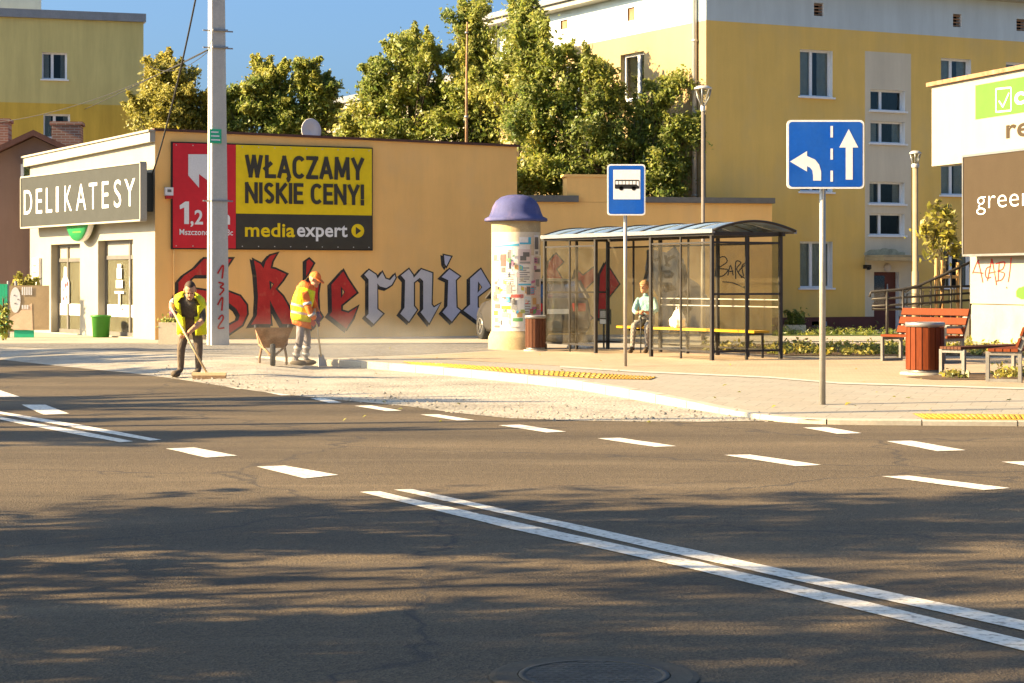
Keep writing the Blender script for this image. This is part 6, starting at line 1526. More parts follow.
planter(786, 806, 333.2, 325, 'low concrete planter with a dark bush at the foot of the ochre block', .5, .35, 0, 700, M['leaf_dark'])

# kerb stones waiting to be laid
for i, (x0, x1, y, lb) in enumerate([(338, 372, 365.5, 'long pale kerb stone lying loose at the bay corner'), (374, 386, 366.5, 'short darker kerb stone at the bay corner')]):
    a, c = G(x0, y), G(x1, y + .6); mb = MB(); d = (c - a); Lk = d.length
    mb.box(0, Lk, 0, .3, -.03, .13 - .02 * i)
    o = mb.build('kerb_stone', M['kerb'] if i == 0 else M['concrete']); o.location = (a.x, a.y - .02, a.z); o.rotation_euler = (0, 0, math.atan2(d.y, d.x)); bv = o.modifiers.new('bevel', 'BEVEL'); bv.width = .015; bv.segments = 2
    tag(o, lb, 'kerb stone')

# low flowering ground cover in the bed by the benches and behind the shelter
rng = np.random.default_rng(5); cl = []
def bedpts(poly, n, zr, rr):
    out = 0
    xs_ = [p[0] for p in poly]; ys_ = [p[1] for p in poly]
    while out < n:
        x, y = rng.uniform(min(xs_), max(xs_)), rng.uniform(min(ys_), max(ys_))
        ins = False
        for (ax, ay), (bx2, by2) in zip(poly, poly[1:] + poly[:1]):
            if (ay > y) != (by2 > y) and x < (bx2 - ax) * (y - ay) / (by2 - ay) + ax: ins = not ins
        if ins:
            g = G(x, y); cl.append((np.array([g.x, g.y, g.z + rng.uniform(.03, zr)]), rng.uniform(*rr), rng.uniform(.1, .95))); out += 1
bedpts([(695, 348), (790, 346), (1024, 348), (1120, 349), (1120, 357.5), (1024, 356), (790, 355), (700, 351)], 420, .07, (.07, .14))
o = leaves('flower_bed', cl, 12000, .085, M['leaf_bed'], None, rng, None); stuff(o); tag(o, 'low yellow green flower bed along the paving behind the benches', 'flower bed')
cl = []
bedpts([(945, 377), (962, 375.5), (968, 379), (948, 380)], 10, .07, (.06, .12)); bedpts([(1000, 376), (1050, 375), (1050, 380), (1000, 379.5)], 20, .12, (.08, .15))
o = leaves('ground_cover', cl, 700, .07, M['leaf_bed'], None, rng, None); stuff(o); tag(o, 'small yellow ground cover plants in the mulch under the benches', 'ground cover')
# grass tufts at the foot of the block
cl = []
bedpts([(775, 333.6), (895, 333.4), (895, 335.4), (775, 335.4)], 120, .06, (.12, .2))
o = leaves('grass', cl, 2500, .10, M['leaf_dark'], None, rng, None, 0, .2); stuff(o); tag(o, 'strip of grass at the foot of the ochre block', 'grass')

# ---- parked car behind the advertising column
cx_, cy_ = .42, 47.3; hd_ = Vector((-.31, .95)).normalized()
t = thing('parked_car', 'grey hatchback parked behind the advertising column', 'car', (cx_, cy_, .12), math.atan2(hd_.y, hd_.x))
L2, W2 = 2.0, .84
prof = [(-2.0, .45, .30, .80), (-1.98, .62, .30, .95), (-1.9, .98, .26, .98), (-1.75, 1.08, .24, 1.0), (-1.2, 1.05, .2, 1.0), (-.2, 1.0, .2, 1.0), (.9, .96, .2, 1.0), (1.35, .90, .22, .97), (1.8, .76, .26, .9), (2.0, .55, .30, .78)]
mb = MB(); ring = []
for x, zt_, zb_, ws in prof:
    w = W2 * ws; ring.append([(x, -w * .92, zb_), (x, -w, zb_ + .14), (x, -w, (zt_ + zb_) / 2 + .1), (x, -w * .94, zt_ - .03), (x, -w * .6, zt_ + .01), (x, w * .6, zt_ + .01), (x, w * .94, zt_ - .03), (x, w, (zt_ + zb_) / 2 + .1), (x, w, zb_ + .14), (x, w * .92, zb_)])
n_ = 10; vs_ = [p for r in ring for p in r]; fs_ = [(i * n_ + j, i * n_ + (j + 1) % n_, (i + 1) * n_ + (j + 1) % n_, (i + 1) * n_ + j) for i in range(len(ring) - 1) for j in range(n_)] + [tuple(range(n_)), tuple(range((len(ring) - 1) * n_, len(ring) * n_))]
mb.add(vs_, fs_, 0, None, True); body = mb.build('body', M['carpaint'], t)
def cabin(name, prof, mat, w0, w1, zb_, parent):
    mb = MB(); r = []
    for x, z, w in prof: r.append((x, z, w))
    vs_ = [(x, -w, z) for x, z, w in r] + [(x, w, z) for x, z, w in r]; m_ = len(r)
    fs_ = [(i, (i + 1) % m_, m_ + (i + 1) % m_, m_ + i) for i in range(m_)] + [tuple(range(m_)), tuple(range(m_, 2 * m_))]
    mb.add(vs_, fs_); return mb.build(name, mat, parent)
cabin('windows', [(-1.86, 1.02, .78), (-1.55, 1.40, .66), (.15, 1.42, .66), (1.0, .98, .76)], M['carglass'], 0, 0, 0, t)
cabin('roof', [(-1.62, 1.405, .64), (-1.45, 1.455, .62), (0, 1.47, .62), (.22, 1.425, .64)], M['carpaint'], 0, 0, 0, t)
mb = MB()
for sy in (-1, 1):
    mb.bar((-1.86, sy * .775, 1.02), (-1.56, sy * .66, 1.41), .10, .05); mb.bar((.98, sy * .765, 1.0), (.17, sy * .665, 1.425), .06, .05); mb.bar((-.35, sy * .775, 1.0), (-.42, sy * .665, 1.42), .08, .04)
mb.build('pillar', M['carpaint'], t)
for x in (-1.28, 1.28):
    for sy in (-1, 1):
        Mx = Matrix.Translation((x, sy * .74, .32)) @ Matrix.Rotation(R(90), 4, 'X')
        mb = MB(); mb.lathe([(.20, -.10), (.30, -.10), (.325, -.07), (.325, .07), (.30, .10), (.20, .10)], 28, 0, Mx); w_ = mb.build('wheel', M['rubber'], t)
        mb = MB(); mb.lathe([(.001, sy * -.085), (.06, sy * -.09)], 20, 0, Mx); mb.lathe([(.175, sy * -.10), (.205, sy * -.10), (.205, 0), (.001, sy * -.02)], 28, 0, Mx)
        for q in range(7):
            a = 2 * PI * q / 7; mb.bar(Mx @ Vector((.04 * math.cos(a), .04 * math.sin(a), sy * -.088)), Mx @ Vector((.19 * math.cos(a), .19 * math.sin(a), sy * -.095)), .035, .012)
        mb.build('rim', M['alloy'], w_)
for sy in (-1, 1):
    mb = MB(); mb.box(-2.03, -1.88, sy * .52 - .14, sy * .52 + .14, .72, .90); mb.build('tail_light', M['lamp_red'], t)
mb = MB(); mb.box(-2.03, -2.005, -.26, .26, .66, .77); mb.build('number_plate', M['letter'], t)
mb = MB(); mb.box(-2.06, -1.9, -.74, .74, .34, .52); mb.build('bumper', M['carpaint'], t)

# ---- wheelbarrow
b = G(273.5, 365); k = b.y / F
t = thing('wheelbarrow', 'rusty wheelbarrow standing beside the worker in orange', 'wheelbarrow', b, R(8))
mb = MB(); top = [(-.33, -.30, .66), (.33, -.30, .66), (.30, .62, .62), (-.30, .62, .62)]; bot = [(-.17, -.05, .30), (.17, -.05, .30), (.20, .42, .30), (-.20, .42, .30)]
inn = [(x * .95, y, z) for x, y, z in top]; ib = [(x * .93, y, z + .015) for x, y, z in bot]
mb.add(top + bot + inn + ib, [(4, 5, 6, 7), (0, 1, 5, 4), (1, 2, 6, 5), (2, 3, 7, 6), (3, 0, 4, 7), (12, 13, 14, 15), (8, 9, 13, 12), (9, 10, 14, 13), (10, 11, 15, 14), (11, 8, 12, 15), (0, 1, 9, 8), (1, 2, 10, 9), (2, 3, 11, 10), (3, 0, 8, 11)])
mb.build('tray', M['rust'], t)
Mw = Matrix.Translation((-.02, -.32, .19)) @ Matrix.Rotation(R(90), 4, 'Y')
mb = MB(); mb.lathe([(.12, -.035), (.18, -.045), (.195, -.02), (.195, .02), (.18, .045), (.12, .035)], 24, 0, Mw); w_ = mb.build('wheel', M['rubber'], t); mb = MB(); mb.lathe([(.001, -.03), (.12, -.03), (.12, .03), (.001, .03)], 20, 0, Mw); mb.tube([(-.10, -.32, .19), (.06, -.32, .19)], .018, 8); mb.build('rim', M['rust'], w_)
mb = MB()
for sx in (-1, 1):
    mb.tube([(sx * .05 - .02, -.32, .19), (sx * .14, -.05, .27), (sx * .24, .5, .34), (sx * .29, 1.15, .62)], .02, 8)
mb.build('chassis', M['rust'], t)
for sx in (-1, 1):
    mb = MB(); mb.tube([(sx * .2, .30, .30), (sx * .235, .33, .12), (sx * .235, .36, -.01)], .022, 8); mb.build('leg', M['rust'], t)
    mb = MB(); mb.tube([(sx * .285, 1.08, .59), (sx * .30, 1.25, .655)], .026, 8); mb.build('handle_grip', M['rubber'], t)

# fallen leaves and grit on the ground
rng = np.random.default_rng(77); cl = []
for _ in range(90):
    x, y = rng.uniform(330, 1024), rng.uniform(346, 424)
    g = G(x, y); cl.append((np.array([g.x, g.y, g.z + .018]), .004, rng.uniform(.2, 1)))
o = leaves('fallen_leaves', cl, 90, .05, M['leaf_autumn'], None, rng, None, 4.0, .7); stuff(o); tag(o, 'scattered dry leaves on the paving', 'leaves')
mb = MB(); r5 = random.Random(9)
for _ in range(420):
    x = r5.uniform(150, 770); lows = LO + [(300, 396), (340, 400), (406, 406), (450, 412), (506, 418), (560, 420), (700, 421.5), (780, 421)]
    ylo = next(a[1] + (b[1] - a[1]) * (x - a[0]) / (b[0] - a[0]) for a, b in zip(lows, lows[1:]) if a[0] <= x <= b[0]); y = ylo - abs(r5.gauss(0, 7)) + .6
    try: g = G(x, y)
    except Exception: continue
    if g.z > .06 and x > 340: continue
    s_ = r5.uniform(.008, .026); q = [Vector((r5.uniform(-1, 1), r5.uniform(-1, 1), r5.uniform(-.2, .9))) * s_ for _ in range(5)]
    mb.add([g + Vector((-s_, -s_ * .6, 0)), g + Vector((s_, -s_ * .5, 0)), g + Vector((s_ * .4, s_, 0)), g + Vector((0, 0, s_)) + q[0] * .4], [(0, 1, 3), (1, 2, 3), (2, 0, 3)])
o = mb.build('loose_grit', M['cobble']); stuff(o); tag(o, 'loose grit and stone chips on the unfinished cobbled bay', 'grit')
# ================================================================ PEOPLE
def skin_body(J, E, root):
    """J: joint -> (x,y,z,r); E: edges. Returns evaluated (verts, faces) of one continuous skinned surface"""
    names = list(J); me = bpy.data.meshes.new('tmp'); bm = bmesh.new(); sl = bm.verts.layers.skin.verify(); vd = {}
    for n_ in names:
        v = bm.verts.new(J[n_][:3]); r = J[n_][3]; rr = r if hasattr(r, '__len__') else (r, r); v[sl].radius = rr; v[sl].use_root = (n_ == root); vd[n_] = v
    for a, c in E: bm.edges.new((vd[a], vd[c]))
    bm.to_mesh(me); bm.free()
    o = bpy.data.objects.new('tmp', me); col.objects.link(o)
    sk = o.modifiers.new('s', 'SKIN'); sk.use_smooth_shade = True; sk.branch_smoothing = .3
    ss_ = o.modifiers.new('u', 'SUBSURF'); ss_.levels = 2; ss_.render_levels = 2
    dg = bpy.context.evaluated_depsgraph_get(); dg.update(); m = bpy.data.meshes.new_from_object(o.evaluated_get(dg))
    vs_ = [v.co.copy() for v in m.vertices]; fs_ = [tuple(p.vertices) for p in m.polygons]
    bpy.data.objects.remove(o); bpy.data.meshes.remove(me); bpy.data.meshes.remove(m); return vs_, fs_
def nearest(p, segs):
    best, bi = 9, 0
    for a, c, ra, mi in segs:
        d = c - a; t_ = max(0, min(1, (p - a).dot(d) / max(d.length_squared, 1e-9))); q = (p - (a + d * t_)).length - ra
        if q < best: best, bi = q, mi
    return bi
def hand(mb, wrist, elbow, palm_n, mi, s=1.0, curl=1.0, thumb=1):
    """palm + four unequal curled fingers + thumb; forearm direction sets the hand axis"""
    w = Vector(wrist); d = (w - Vector(elbow)).normalized(); n_ = Vector(palm_n); n_ = (n_ - d * n_.dot(d)).normalized(); sd = d.cross(n_)
    pc = w + d * .045 * s
    mx = Matrix(((d.x, sd.x, n_.x, pc.x), (d.y, sd.y, n_.y, pc.y), (d.z, sd.z, n_.z, pc.z), (0, 0, 0, 1)))
    mb.ball((0, 0, 0), .056 * s, .044 * s, .019 * s, 12, mi, mx)
    for i, L in enumerate((.070, .080, .076, .060)):
        k0 = w + d * .085 * s + sd * (.030 - .020 * i) * s
        k1 = k0 + (d * math.cos(.7 * curl) + n_ * math.sin(.7 * curl)) * L * .45 * s
        k2 = k1 + (d * math.cos(1.7 * curl) + n_ * math.sin(1.7 * curl)) * L * .35 * s
        k3 = k2 + (d * math.cos(2.5 * curl) + n_ * math.sin(2.5 * curl)) * L * .25 * s
        mb.tube([k0 - d * .02 * s, k0, k1, k2, k3], [.0095 * s, .0100 * s, .0092 * s, .0082 * s, .006 * s], 7, mi)
    t0 = w + d * .03 * s + sd * .036 * s * thumb; t1 = t0 + (d * .5 + sd * .6 * thumb + n_ * .5).normalized() * .035 * s; t2 = t1 + (d * .6 + n_ * .8 - sd * .2 * thumb).normalized() * .032 * s
    mb.tube([t0 - sd * .012 * thumb * s, t0, t1, t2], [.012 * s, .013 * s, .011 * s, .008 * s], 7, mi)
def head_frame(c, yaw, pitch, roll=0):
    return Matrix.Translation(c) @ Matrix.Rotation(yaw, 4, 'Z') @ Matrix.Rotation(pitch, 4, 'Y') @ Matrix.Rotation(roll, 4, 'X')
def head(mb, Mh, s, si, di):
    """+X is the face; skull, jaw, nose, brow, ears, eyes, mouth"""
    mb.ball((-.012 * s, 0, .025 * s), .098 * s, .078 * s, .098 * s, 18, si, Mh)
    mb.ball((.022 * s, 0, -.045 * s), .070 * s, .060 * s, .078 * s, 16, si, Mh)
    mb.ball((.085 * s, 0, -.018 * s), .022 * s, .016 * s, .020 * s, 10, si, Mh)
    mb.tube([Mh @ Vector((.080 * s, 0, .022 * s)), Mh @ Vector((.098 * s, 0, -.012 * s)), Mh @ Vector((.086 * s, 0, -.028 * s))], [.008 * s, .014 * s, .012 * s], 8, si)
    mb.ball((.075 * s, 0, .035 * s), .018 * s, .05 * s, .012 * s, 10, si, Mh); mb.ball((.072 * s, 0, -.088 * s), .024 * s, .028 * s, .022 * s, 10, si, Mh)
    for e in (-1, 1):
        mb.ball((-.005 * s, e * .080 * s, .0), .022 * s, .010 * s, .034 * s, 10, si, Mh); mb.ball((.079 * s, e * .030 * s, .014 * s), .008 * s, .013 * s, .007 * s, 8, di, Mh)
    mb.ball((.083 * s, 0, -.055 * s), .008 * s, .026 * s, .005 * s, 8, di, Mh)
def shell(mb, rings, n_=22, mats=None, open_front=None):
    """rings: (centre, side vector, front vector); loft with materials per segment"""
    vs_ = []
    for c, sv_, fv_ in rings:
        c, sv_, fv_ = Vector(c), Vector(sv_), Vector(fv_)
        for k in range(n_):
            a = 2 * PI * k / n_; ca, sa = math.cos(a), math.sin(a)
            ex = lambda q: math.copysign(abs(q) ** .8, q)
            vs_.append(c + sv_ * ex(ca) + fv_ * ex(sa))
    fs_, ms_ = [], []
    for i in range(len(rings) - 1):
        for k in range(n_):
            if open_front and abs((k + .5) / n_ - .25) < open_front[i]: continue
            k2 = (k + 1) % n_; fs_.append((i * n_ + k, i * n_ + k2, (i + 1) * n_ + k2, (i + 1) * n_ + k)); ms_.append(mats[i] if mats else 0)
    b0_ = len(mb.v); mb.add(vs_, fs_, 0, None, True); 
    for j, mi in enumerate(ms_): mb.m[len(mb.m) - len(ms_) + j] = mi
def person(label, loc, J, E, tags, mats, root, rz=0, sc_=1.0, extra=None):
    t = thing('person', label, 'person', loc, rz); t.scale = (sc_,) * 3
    vs_, fs_ = skin_body(J, E, root)
    segs = [(Vector(J[a][:3]), Vector(J[c][:3]), (min(J[a][3], J[c][3]) if not hasattr(J[a][3], '__len__') else .1) if not hasattr(J[c][3], '__len__') else .1, tags[(a, c)]) for a, c in E]
    ms_ = [nearest(sum((vs_[i] for i in f), Vector()) / len(f), segs) for f in fs_]
    mb = MB(); mb.add(vs_, fs_, ms_, None, True)
    if extra: extra(mb)
    mb.build('body', mats, t, fix=False)
    return t

# ---- worker sweeping with a long broom
g = G(190, 377)
J = dict(hip=(.03, 0, .80, (.155, .13)), belly=(.03, -.07, .94, (.15, .12)), chest=(.03, -.20, 1.12, (.165, .12)), neck0=(.045, -.30, 1.21, .07), neck=(.06, -.36, 1.25, .055),
         hl=(-.07, 0, .76, .10), kl=(-.13, -.05, .43, .068), al=(-.145, .02, .10, .05), tl=(-.23, -.10, .045, .042), hr=(.11, 0, .76, .10), kr=(.14, -.04, .43, .068), ar=(.125, .03, .10, .05), tr=(.10, -.12, .045, .042),
         sl=(-.13, -.24, 1.20, .075), el=(-.25, -.16, 1.14, .052), fl_=(-.235, -.28, 1.06, .042), wl=(-.215, -.36, 1.02, .032), sr=(.20, -.22, 1.12, .075), er=(.235, -.22, .88, .052), fr_=(.12, -.33, .76, .043), wr=(.03, -.40, .68, .032))
E_ = [('hip', 'belly'), ('belly', 'chest'), ('chest', 'neck0'), ('neck0', 'neck'), ('hip', 'hl'), ('hl', 'kl'), ('kl', 'al'), ('al', 'tl'), ('hip', 'hr'), ('hr', 'kr'), ('kr', 'ar'), ('ar', 'tr'), ('chest', 'sl'), ('sl', 'el'), ('el', 'fl_'), ('fl_', 'wl'), ('chest', 'sr'), ('sr', 'er'), ('er', 'fr_'), ('fr_', 'wr')]
tg = dict(zip(E_, [3, 2, 2, 0, 3, 3, 3, 4, 3, 3, 3, 4, 2, 5, 0, 0, 2, 2, 0, 0]))
Mh = head_frame((.075, -.46, 1.325), R(-80), R(38))
def ex(mb):
    hand(mb, J['wl'][:3], J['fl_'][:3], (.3, -.3, -1), 6, 1.15, 1.0, 1); hand(mb, J['wr'][:3], J['fr_'][:3], (-.2, .3, .8), 0, 1.1, 1.0, -1); head(mb, Mh, 1.08, 0, 1)
    for s_, x, y in ((-1, -.21, -.05), (1, .105, -.06)): mb.ball((x, y, .05), .075, .15, .055, 12, 4)
w1 = person('sweeping worker in a yellow vest and brown trousers, stooped over a broom', g, J, E_, tg, [M['skin'], M['black'], M['tshirt'], M['trouser_b'], M['boot'], M['sleeve'], M['glove']], 'hip', 0, 1.03, ex)
mb = MB()
shell(mb, [((.035, -.02, .66), (.23, 0, 0), (0, -.17, -.02)), ((.035, -.05, .80), (.225, 0, 0), (0, -.17, -.03)), ((.035, -.06, .86), (.222, 0, 0), (0, -.168, -.04)), ((.035, -.10, .98), (.22, 0, 0), (0, -.165, -.06)), ((.035, -.18, 1.10), (.232, 0, -.02), (0, -.15, -.09)), ((.035, -.24, 1.19), (.235, 0, -.035), (0, -.115, -.09)), ((.04, -.27, 1.245), (.17, 0, -.025), (0, -.085, -.06)), ((.045, -.30, 1.265), (.10, 0, 0), (0, -.07, -.04))],
      24, [0, 1, 0, 0, 0, 0, 0], [.045, .05, .055, .065, .08, .11, .13])
o = mb.build('vest', [M['hiviz'], M['hiviz']], w1); so = o.modifiers.new('s', 'SOLIDIFY'); so.thickness = .012
mb = MB(); Mq = Mh @ Matrix.Translation((-.022, 0, .036)); vs_ = []
for i in range(8):
    for k in range(18):
        a = 2 * PI * k / 18; f_ = 1.0 if math.cos(a) < .2 else .5; th = PI * .56 * i / 7; vs_.append((.108 * math.sin(th * f_) * math.cos(a), .087 * math.sin(th * f_) * math.sin(a), .108 * math.cos(th * f_)))
mb.add(vs_, [(i * 18 + k, i * 18 + (k + 1) % 18, (i + 1) * 18 + (k + 1) % 18, (i + 1) * 18 + k) for i in range(7) for k in range(18)], 0, Mq, True); mb.build('hair', M['hair'], w1)
t = thing('broom', 'long handled push broom held by the stooped worker', 'broom', g)
mb = MB(); S_ = 1.03; ha, hb = Vector((-.225, -.43, 1.08)) * S_, Vector((.37, -.62, .075)); mb.tube([ha, hb], .017, 10); mb.build('handle', M['handle'], t)
mb = MB(); mb.box(.14, .66, -.66, -.58, .055, .10); mb.build('broom_block', M['handle'], t)
mb = MB(); rng_ = random.Random(1)
for i in range(40):
    x = .15 + .5 * i / 39
    for y in (-.655, -.635, -.605, -.585): mb.box(x - .006, x + .006, y - .008, y + .008, -.005 + rng_.uniform(0, .012), .056)
mb.build('bristles', M['bristle'], t)

# ---- worker in orange looking down
g = G(303, 365.5)
J = dict(hip=(-.03, 0, .83, (.15, .13)), belly=(-.025, 0, 1.0, (.155, .13)), chest=(.03, 0, 1.22, (.165, .14)), neck0=(.10, 0, 1.37, .075), neck=(.145, 0, 1.43, .055),
         hl=(-.02, -.09, .79, .10), kl=(-.045, -.12, .45, .072), al=(-.13, -.10, .10, .055), tl=(-.03, -.13, .045, .045), hr=(.0, .09, .79, .10), kr=(.07, .13, .46, .072), ar=(.02, .16, .10, .055), tr=(.13, .16, .045, .045),
         sl=(.06, -.19, 1.27, .085), el=(.13, -.24, .99, .062), fl_=(.20, -.19, .87, .052), wl=(.25, -.13, .81, .038), sr=(.09, .18, 1.28, .085), er=(.20, .20, 1.02, .062), fr_=(.25, .10, .95, .05), wr=(.27, .03, .91, .038))
tg = dict(zip(E_, [2, 2, 2, 0, 3, 3, 3, 4, 3, 3, 3, 4, 2, 2, 2, 5, 2, 2, 2, 5]))
Mh = head_frame((.215, -.02, 1.535), R(-24), R(24))
def ex(mb):
    hand(mb, J['wl'][:3], J['fl_'][:3], (-.2, .5, -.6), 5, 1.15, 1.0, 1); hand(mb, J['wr'][:3], J['fr_'][:3], (0, -.6, -.6), 5, 1.15, 1.0, -1); head(mb, Mh, 1.08, 0, 1)
    for x, y, r_ in ((-.075, -.115, -.3), (.08, .16, 0)): mb.ball((x, y, .05), .15, .072, .056, 12, 4)
w2 = person('worker in an orange jacket, cap and yellow vest standing beside the rusty wheelbarrow', g, J, E_, tg, [M['skin'], M['black'], M['orange'], M['trouser_g'], M['boot'], M['glove']], 'hip', 0, 1.0, ex)
RG = lambda x, z, sx, sy, tl=0: ((x, 0, z), (0, sy, 0), (sx, 0, tl))
mb = MB(); shell(mb, [RG(-.035, .80, .175, .205, -.03), RG(-.035, .85, .18, .21, -.03), RG(-.035, .92, .182, .212, -.03), RG(-.03, .96, .183, .212, -.03), RG(-.03, 1.05, .185, .212, -.04), RG(-.02, 1.09, .185, .212, -.04), RG(.005, 1.18, .182, .21, -.05), RG(.04, 1.29, .168, .195, -.06), RG(.085, 1.37, .135, .15, -.06), RG(.11, 1.405, .10, .105, -.05)], 24, [0, 0, 1, 0, 1, 0, 0, 0, 0])
o = mb.build('vest', [M['hiviz'], M['reflect']], w2); so = o.modifiers.new('s', 'SOLIDIFY'); so.thickness = .01
mb = MB(); shell(mb, [RG(-.02, .70, .17, .19, -.05), RG(-.03, .78, .172, .195, -.03), RG(-.03, .86, .165, .195, -.03)], 22, [0, 0]); o = mb.build('jacket_hem', M['orange'], w2); so = o.modifiers.new('s', 'SOLIDIFY'); so.thickness = .01
mb = MB(); shell(mb, [RG(.06, 1.35, .15, .15, -.05), RG(.075, 1.41, .145, .135, -.06), RG(.10, 1.455, .12, .115, -.06), RG(.12, 1.47, .09, .09, -.05), RG(.125, 1.44, .07, .075, -.05)], 20); mb.ball((-.03, 0, 1.385), .095, .12, .07, 12); mb.build('hood', M['orange'], w2)
def strip_part(q, d, r0, r1): mb = MB(); mb.tube([q - d * .024, q + d * .024], [r0, r1], 16); mb.build('reflective_strip', M['reflect'], w2)
for a, c, r_ in ((J['el'], J['fl_'], .066), (J['sl'], J['el'], .079)):
    a, c = Vector(a[:3]), Vector(c[:3]); strip_part(a.lerp(c, .6), (c - a).normalized(), r_, r_ * .98)
for kk, aa in (('kl', 'al'), ('kr', 'ar')):
    a, c = Vector(J[kk][:3]), Vector(J[aa][:3])
    for f_ in (.38, .72): strip_part(a.lerp(c, f_), (c - a).normalized(), .080 - .01 * f_, .080 - .01 * f_)
Mq = Mh @ Matrix.Translation((-.012, 0, .04)); mb = MB(); vs_ = []
for i in range(7):
    for k in range(20): th = PI * .5 * i / 6; a = 2 * PI * k / 20; vs_.append((.114 * math.sin(th) * math.cos(a), .093 * math.sin(th) * math.sin(a), .105 * math.cos(th)))
mb.add(vs_, [(i * 20 + k, i * 20 + (k + 1) % 20, (i + 1) * 20 + (k + 1) % 20, (i + 1) * 20 + k) for i in range(6) for k in range(20)], 0, Mq, True)
mb.prism([(.07, -.075), (.13, -.07), (.19, -.04), (.20, 0), (.19, .04), (.13, .07), (.07, .075)], lambda a, c, d: Mq @ Vector((a, c, d - (a - .07) * .25)), -.002, .010)
mb.build('cap', M['orange'], w2)
t = thing('shovel', 'wooden handled tool held upright by the worker in orange', 'tool', g)
mb = MB(); mb.tube([(.215, -.08, 1.02), (.335, -.10, .16)], .017, 10); mb.build('handle', M['handle'], t)
mb = MB(); mb.add([(.29, -.12, .20), (.37, -.08, .20), (.44, -.04, -.01), (.30, -.20, -.01), (.285, -.11, .20), (.365, -.07, .20), (.43, -.03, -.01), (.29, -.19, -.01)], [(0, 1, 2, 3), (7, 6, 5, 4), (0, 4, 5, 1), (1, 5, 6, 2), (2, 6, 7, 3), (3, 7, 4, 0)]); mb.build('blade', M['zinc'], t)

# ---- seated woman waiting in the shelter
sp = SH.px(646, 330, WS - .32); sx = sp[0]
g = Vector((SH.o.x + SH.u[0] * sx - SH.u[1] * (WS - .32), SH.o.y + SH.u[1] * sx + SH.u[0] * (WS - .32), .12))
J = dict(hip=(.02, .0, .60, (.17, .14)), belly=(.02, -.01, .76, (.165, .14)), chest=(.01, -.03, .98, (.165, .125)), neck0=(0, -.04, 1.12, .06), neck=(-.005, -.06, 1.17, .05),
         hl=(-.08, -.06, .58, .095), kl=(-.17, -.42, .54, .066), al=(-.19, -.44, .11, .045), tl=(-.24, -.58, .04, .038), hr=(.11, -.06, .58, .095), kr=(.10, -.44, .55, .066), ar=(.09, -.40, .11, .045), tr=(.06, -.54, .04, .038),
         sl=(-.15, -.03, 1.05, .065), el=(-.21, -.16, .83, .052), fl_=(-.14, -.33, .78, .042), wl=(-.06, -.44, .80, .03), sr=(.17, -.03, 1.05, .065), er=(.24, -.16, .83, .052), fr_=(.15, -.33, .78, .042), wr=(.06, -.44, .81, .03))
tg = dict(zip(E_, [3, 2, 2, 0, 3, 3, 3, 4, 3, 3, 3, 4, 2, 2, 2, 0, 2, 2, 2, 0]))
Mh = head_frame((-.02, -.09, 1.29), R(-112), R(4))
def ex(mb):
    hand(mb, J['wl'][:3], J['fl_'][:3], (.3, 0, -.8), 0, 1.0, .9, 1); hand(mb, J['wr'][:3], J['fr_'][:3], (-.3, 0, -.8), 0, 1.0, .9, -1); head(mb, Mh, 1.0, 0, 1)
    for x, y in ((-.215, -.52), (.075, -.48)): mb.ball((x, y, .05), .055, .125, .05, 12, 4)
w3 = person('person in a teal sweater and checked trousers seated in the bus shelter with a cane', g, J, E_, tg, [M['skin'], M['black'], M['teal'], M['check'], M['boot']], 'hip', R(-14), 1.0, ex)
Mq = Mh @ Matrix.Translation((-.02, 0, .03)); mb = MB(); vs_ = []
for i in range(9):
    for k in range(20):
        a = 2 * PI * k / 20; f_ = 1.0 if math.cos(a) < .25 else .62; th = PI * .66 * i / 8 * f_; w_ = 1 + .05 * math.sin(k * 3 + i); vs_.append((.116 * math.sin(th) * math.cos(a) * w_, .098 * math.sin(th) * math.sin(a) * w_, .112 * math.cos(th)))
mb.add(vs_, [(i * 20 + k, i * 20 + (k + 1) % 20, (i + 1) * 20 + (k + 1) % 20, (i + 1) * 20 + k) for i in range(8) for k in range(20)], 0, Mq, True); mb.build('hair', M['hair_r'], w3)
t = thing('walking_cane', 'dark walking cane held upright by the seated person', 'cane', g, R(-14))
mb = MB(); mb.tube([(-.01, -.53, 0), (-.01, -.50, .74)], .012, 8); mb.build('shaft', M['black'], t); mb = MB(); mb.tube([(-.06, -.50, .745), (0, -.50, .76), (.06, -.50, .735)], .015, 8); mb.build('handle', M['black'], t)
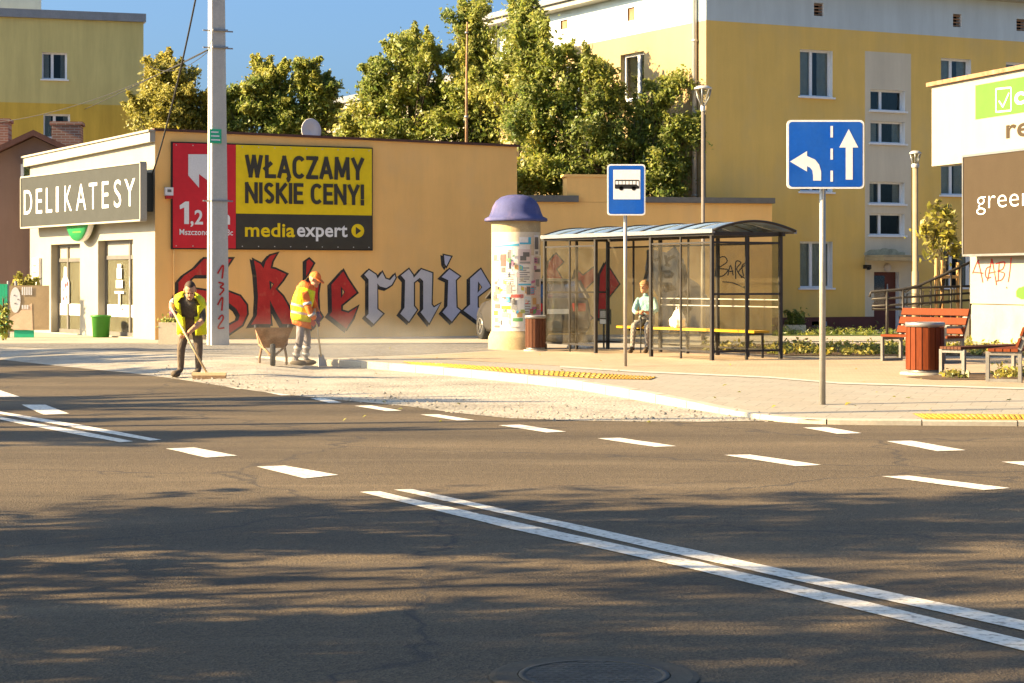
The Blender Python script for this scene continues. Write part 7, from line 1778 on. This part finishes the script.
# white shopping bag on the bench
s, z = SH.px(678, 328, WS - .3); o_ = at(SH, 'shopping_bag', 'white shopping bag slumped on the yellow bench board', 'bag')
bm = bmesh.new(); bmesh.ops.create_icosphere(bm, subdivisions=4, radius=1); rr = random.Random(3)
for v in bm.verts:
    p = v.co; f_ = 1 + .10 * math.sin(p.x * 6 + p.z * 4) + .07 * math.sin(p.y * 9 + p.x * 5) + .05 * math.sin(p.z * 13); top_ = max(0, p.z)
    v.co = Vector((p.x * .20 * f_ * (1 - .35 * top_), p.y * .13 * f_ * (1 - .3 * top_), max(-.62, p.z) * .215 * (1 + .1 * math.sin(p.x * 8)) + .135))
me = bpy.data.meshes.new('bag_body'); bm.to_mesh(me); bm.free(); me.materials.append(M['paper'])
for p in me.polygons: p.use_smooth = True
o = bpy.data.objects.new('bag_body', me); col.objects.link(o); o.parent = o_; o.location = (s, WS - .3, .512)
mb = MB(); mb.tube([(s - .06, WS - .3, .80), (s - .05, WS - .3, .90), (s + .03, WS - .3, .92), (s + .06, WS - .3, .81)], .012, 6); mb.build('bag_handle', M['paper'], o_)

# dust raised by the sweeping, drifting low over the cobbles
vm_ = NT('dust_air'); vm_.t.nodes.remove(vm_.b); pv = vm_.n('VolumePrincipled'); pv.inputs['Color'].default_value = (.92, .86, .74, 1); pv.inputs['Anisotropy'].default_value = .3
dv_ = vm_.n('MapRange'); dv_.inputs['From Min'].default_value = .42; dv_.inputs['From Max'].default_value = .75; dv_.inputs['To Min'].default_value = 0; dv_.inputs['To Max'].default_value = .42
vm_.l(vm_.noise(.9, 4, vm_.co((1, 1, 1.6)), .6), dv_.inputs['Value']); ln_ = vm_.n('VectorMath', operation='LENGTH'); vm_.l(vm_.co((1 / 3.2, 1 / 2.4, 1 / .75)), ln_.inputs[0])
fo_ = vm_.n('MapRange'); fo_.inputs['From Min'].default_value = 1.0; fo_.inputs['From Max'].default_value = .15; vm_.l(ln_.outputs['Value'], fo_.inputs['Value'])
mu_ = vm_.n('Math', operation='MULTIPLY'); vm_.l(dv_.outputs[0], mu_.inputs[0]); vm_.l(fo_.outputs[0], mu_.inputs[1]); vm_.l(mu_.outputs[0], pv.inputs['Density']); vm_.l(pv.outputs[0], vm_.out.inputs['Volume'])
g = G(330, 368)
mb = MB(); mb.ball((0, 0, 0), 3.2, 2.4, .75, 28)
o = mb.build('dust_cloud', vm_.m); o.location = (g.x, g.y - .2, g.z + .35); stuff(o); tag(o, 'low pale dust cloud drifting around the worker in orange', 'dust')
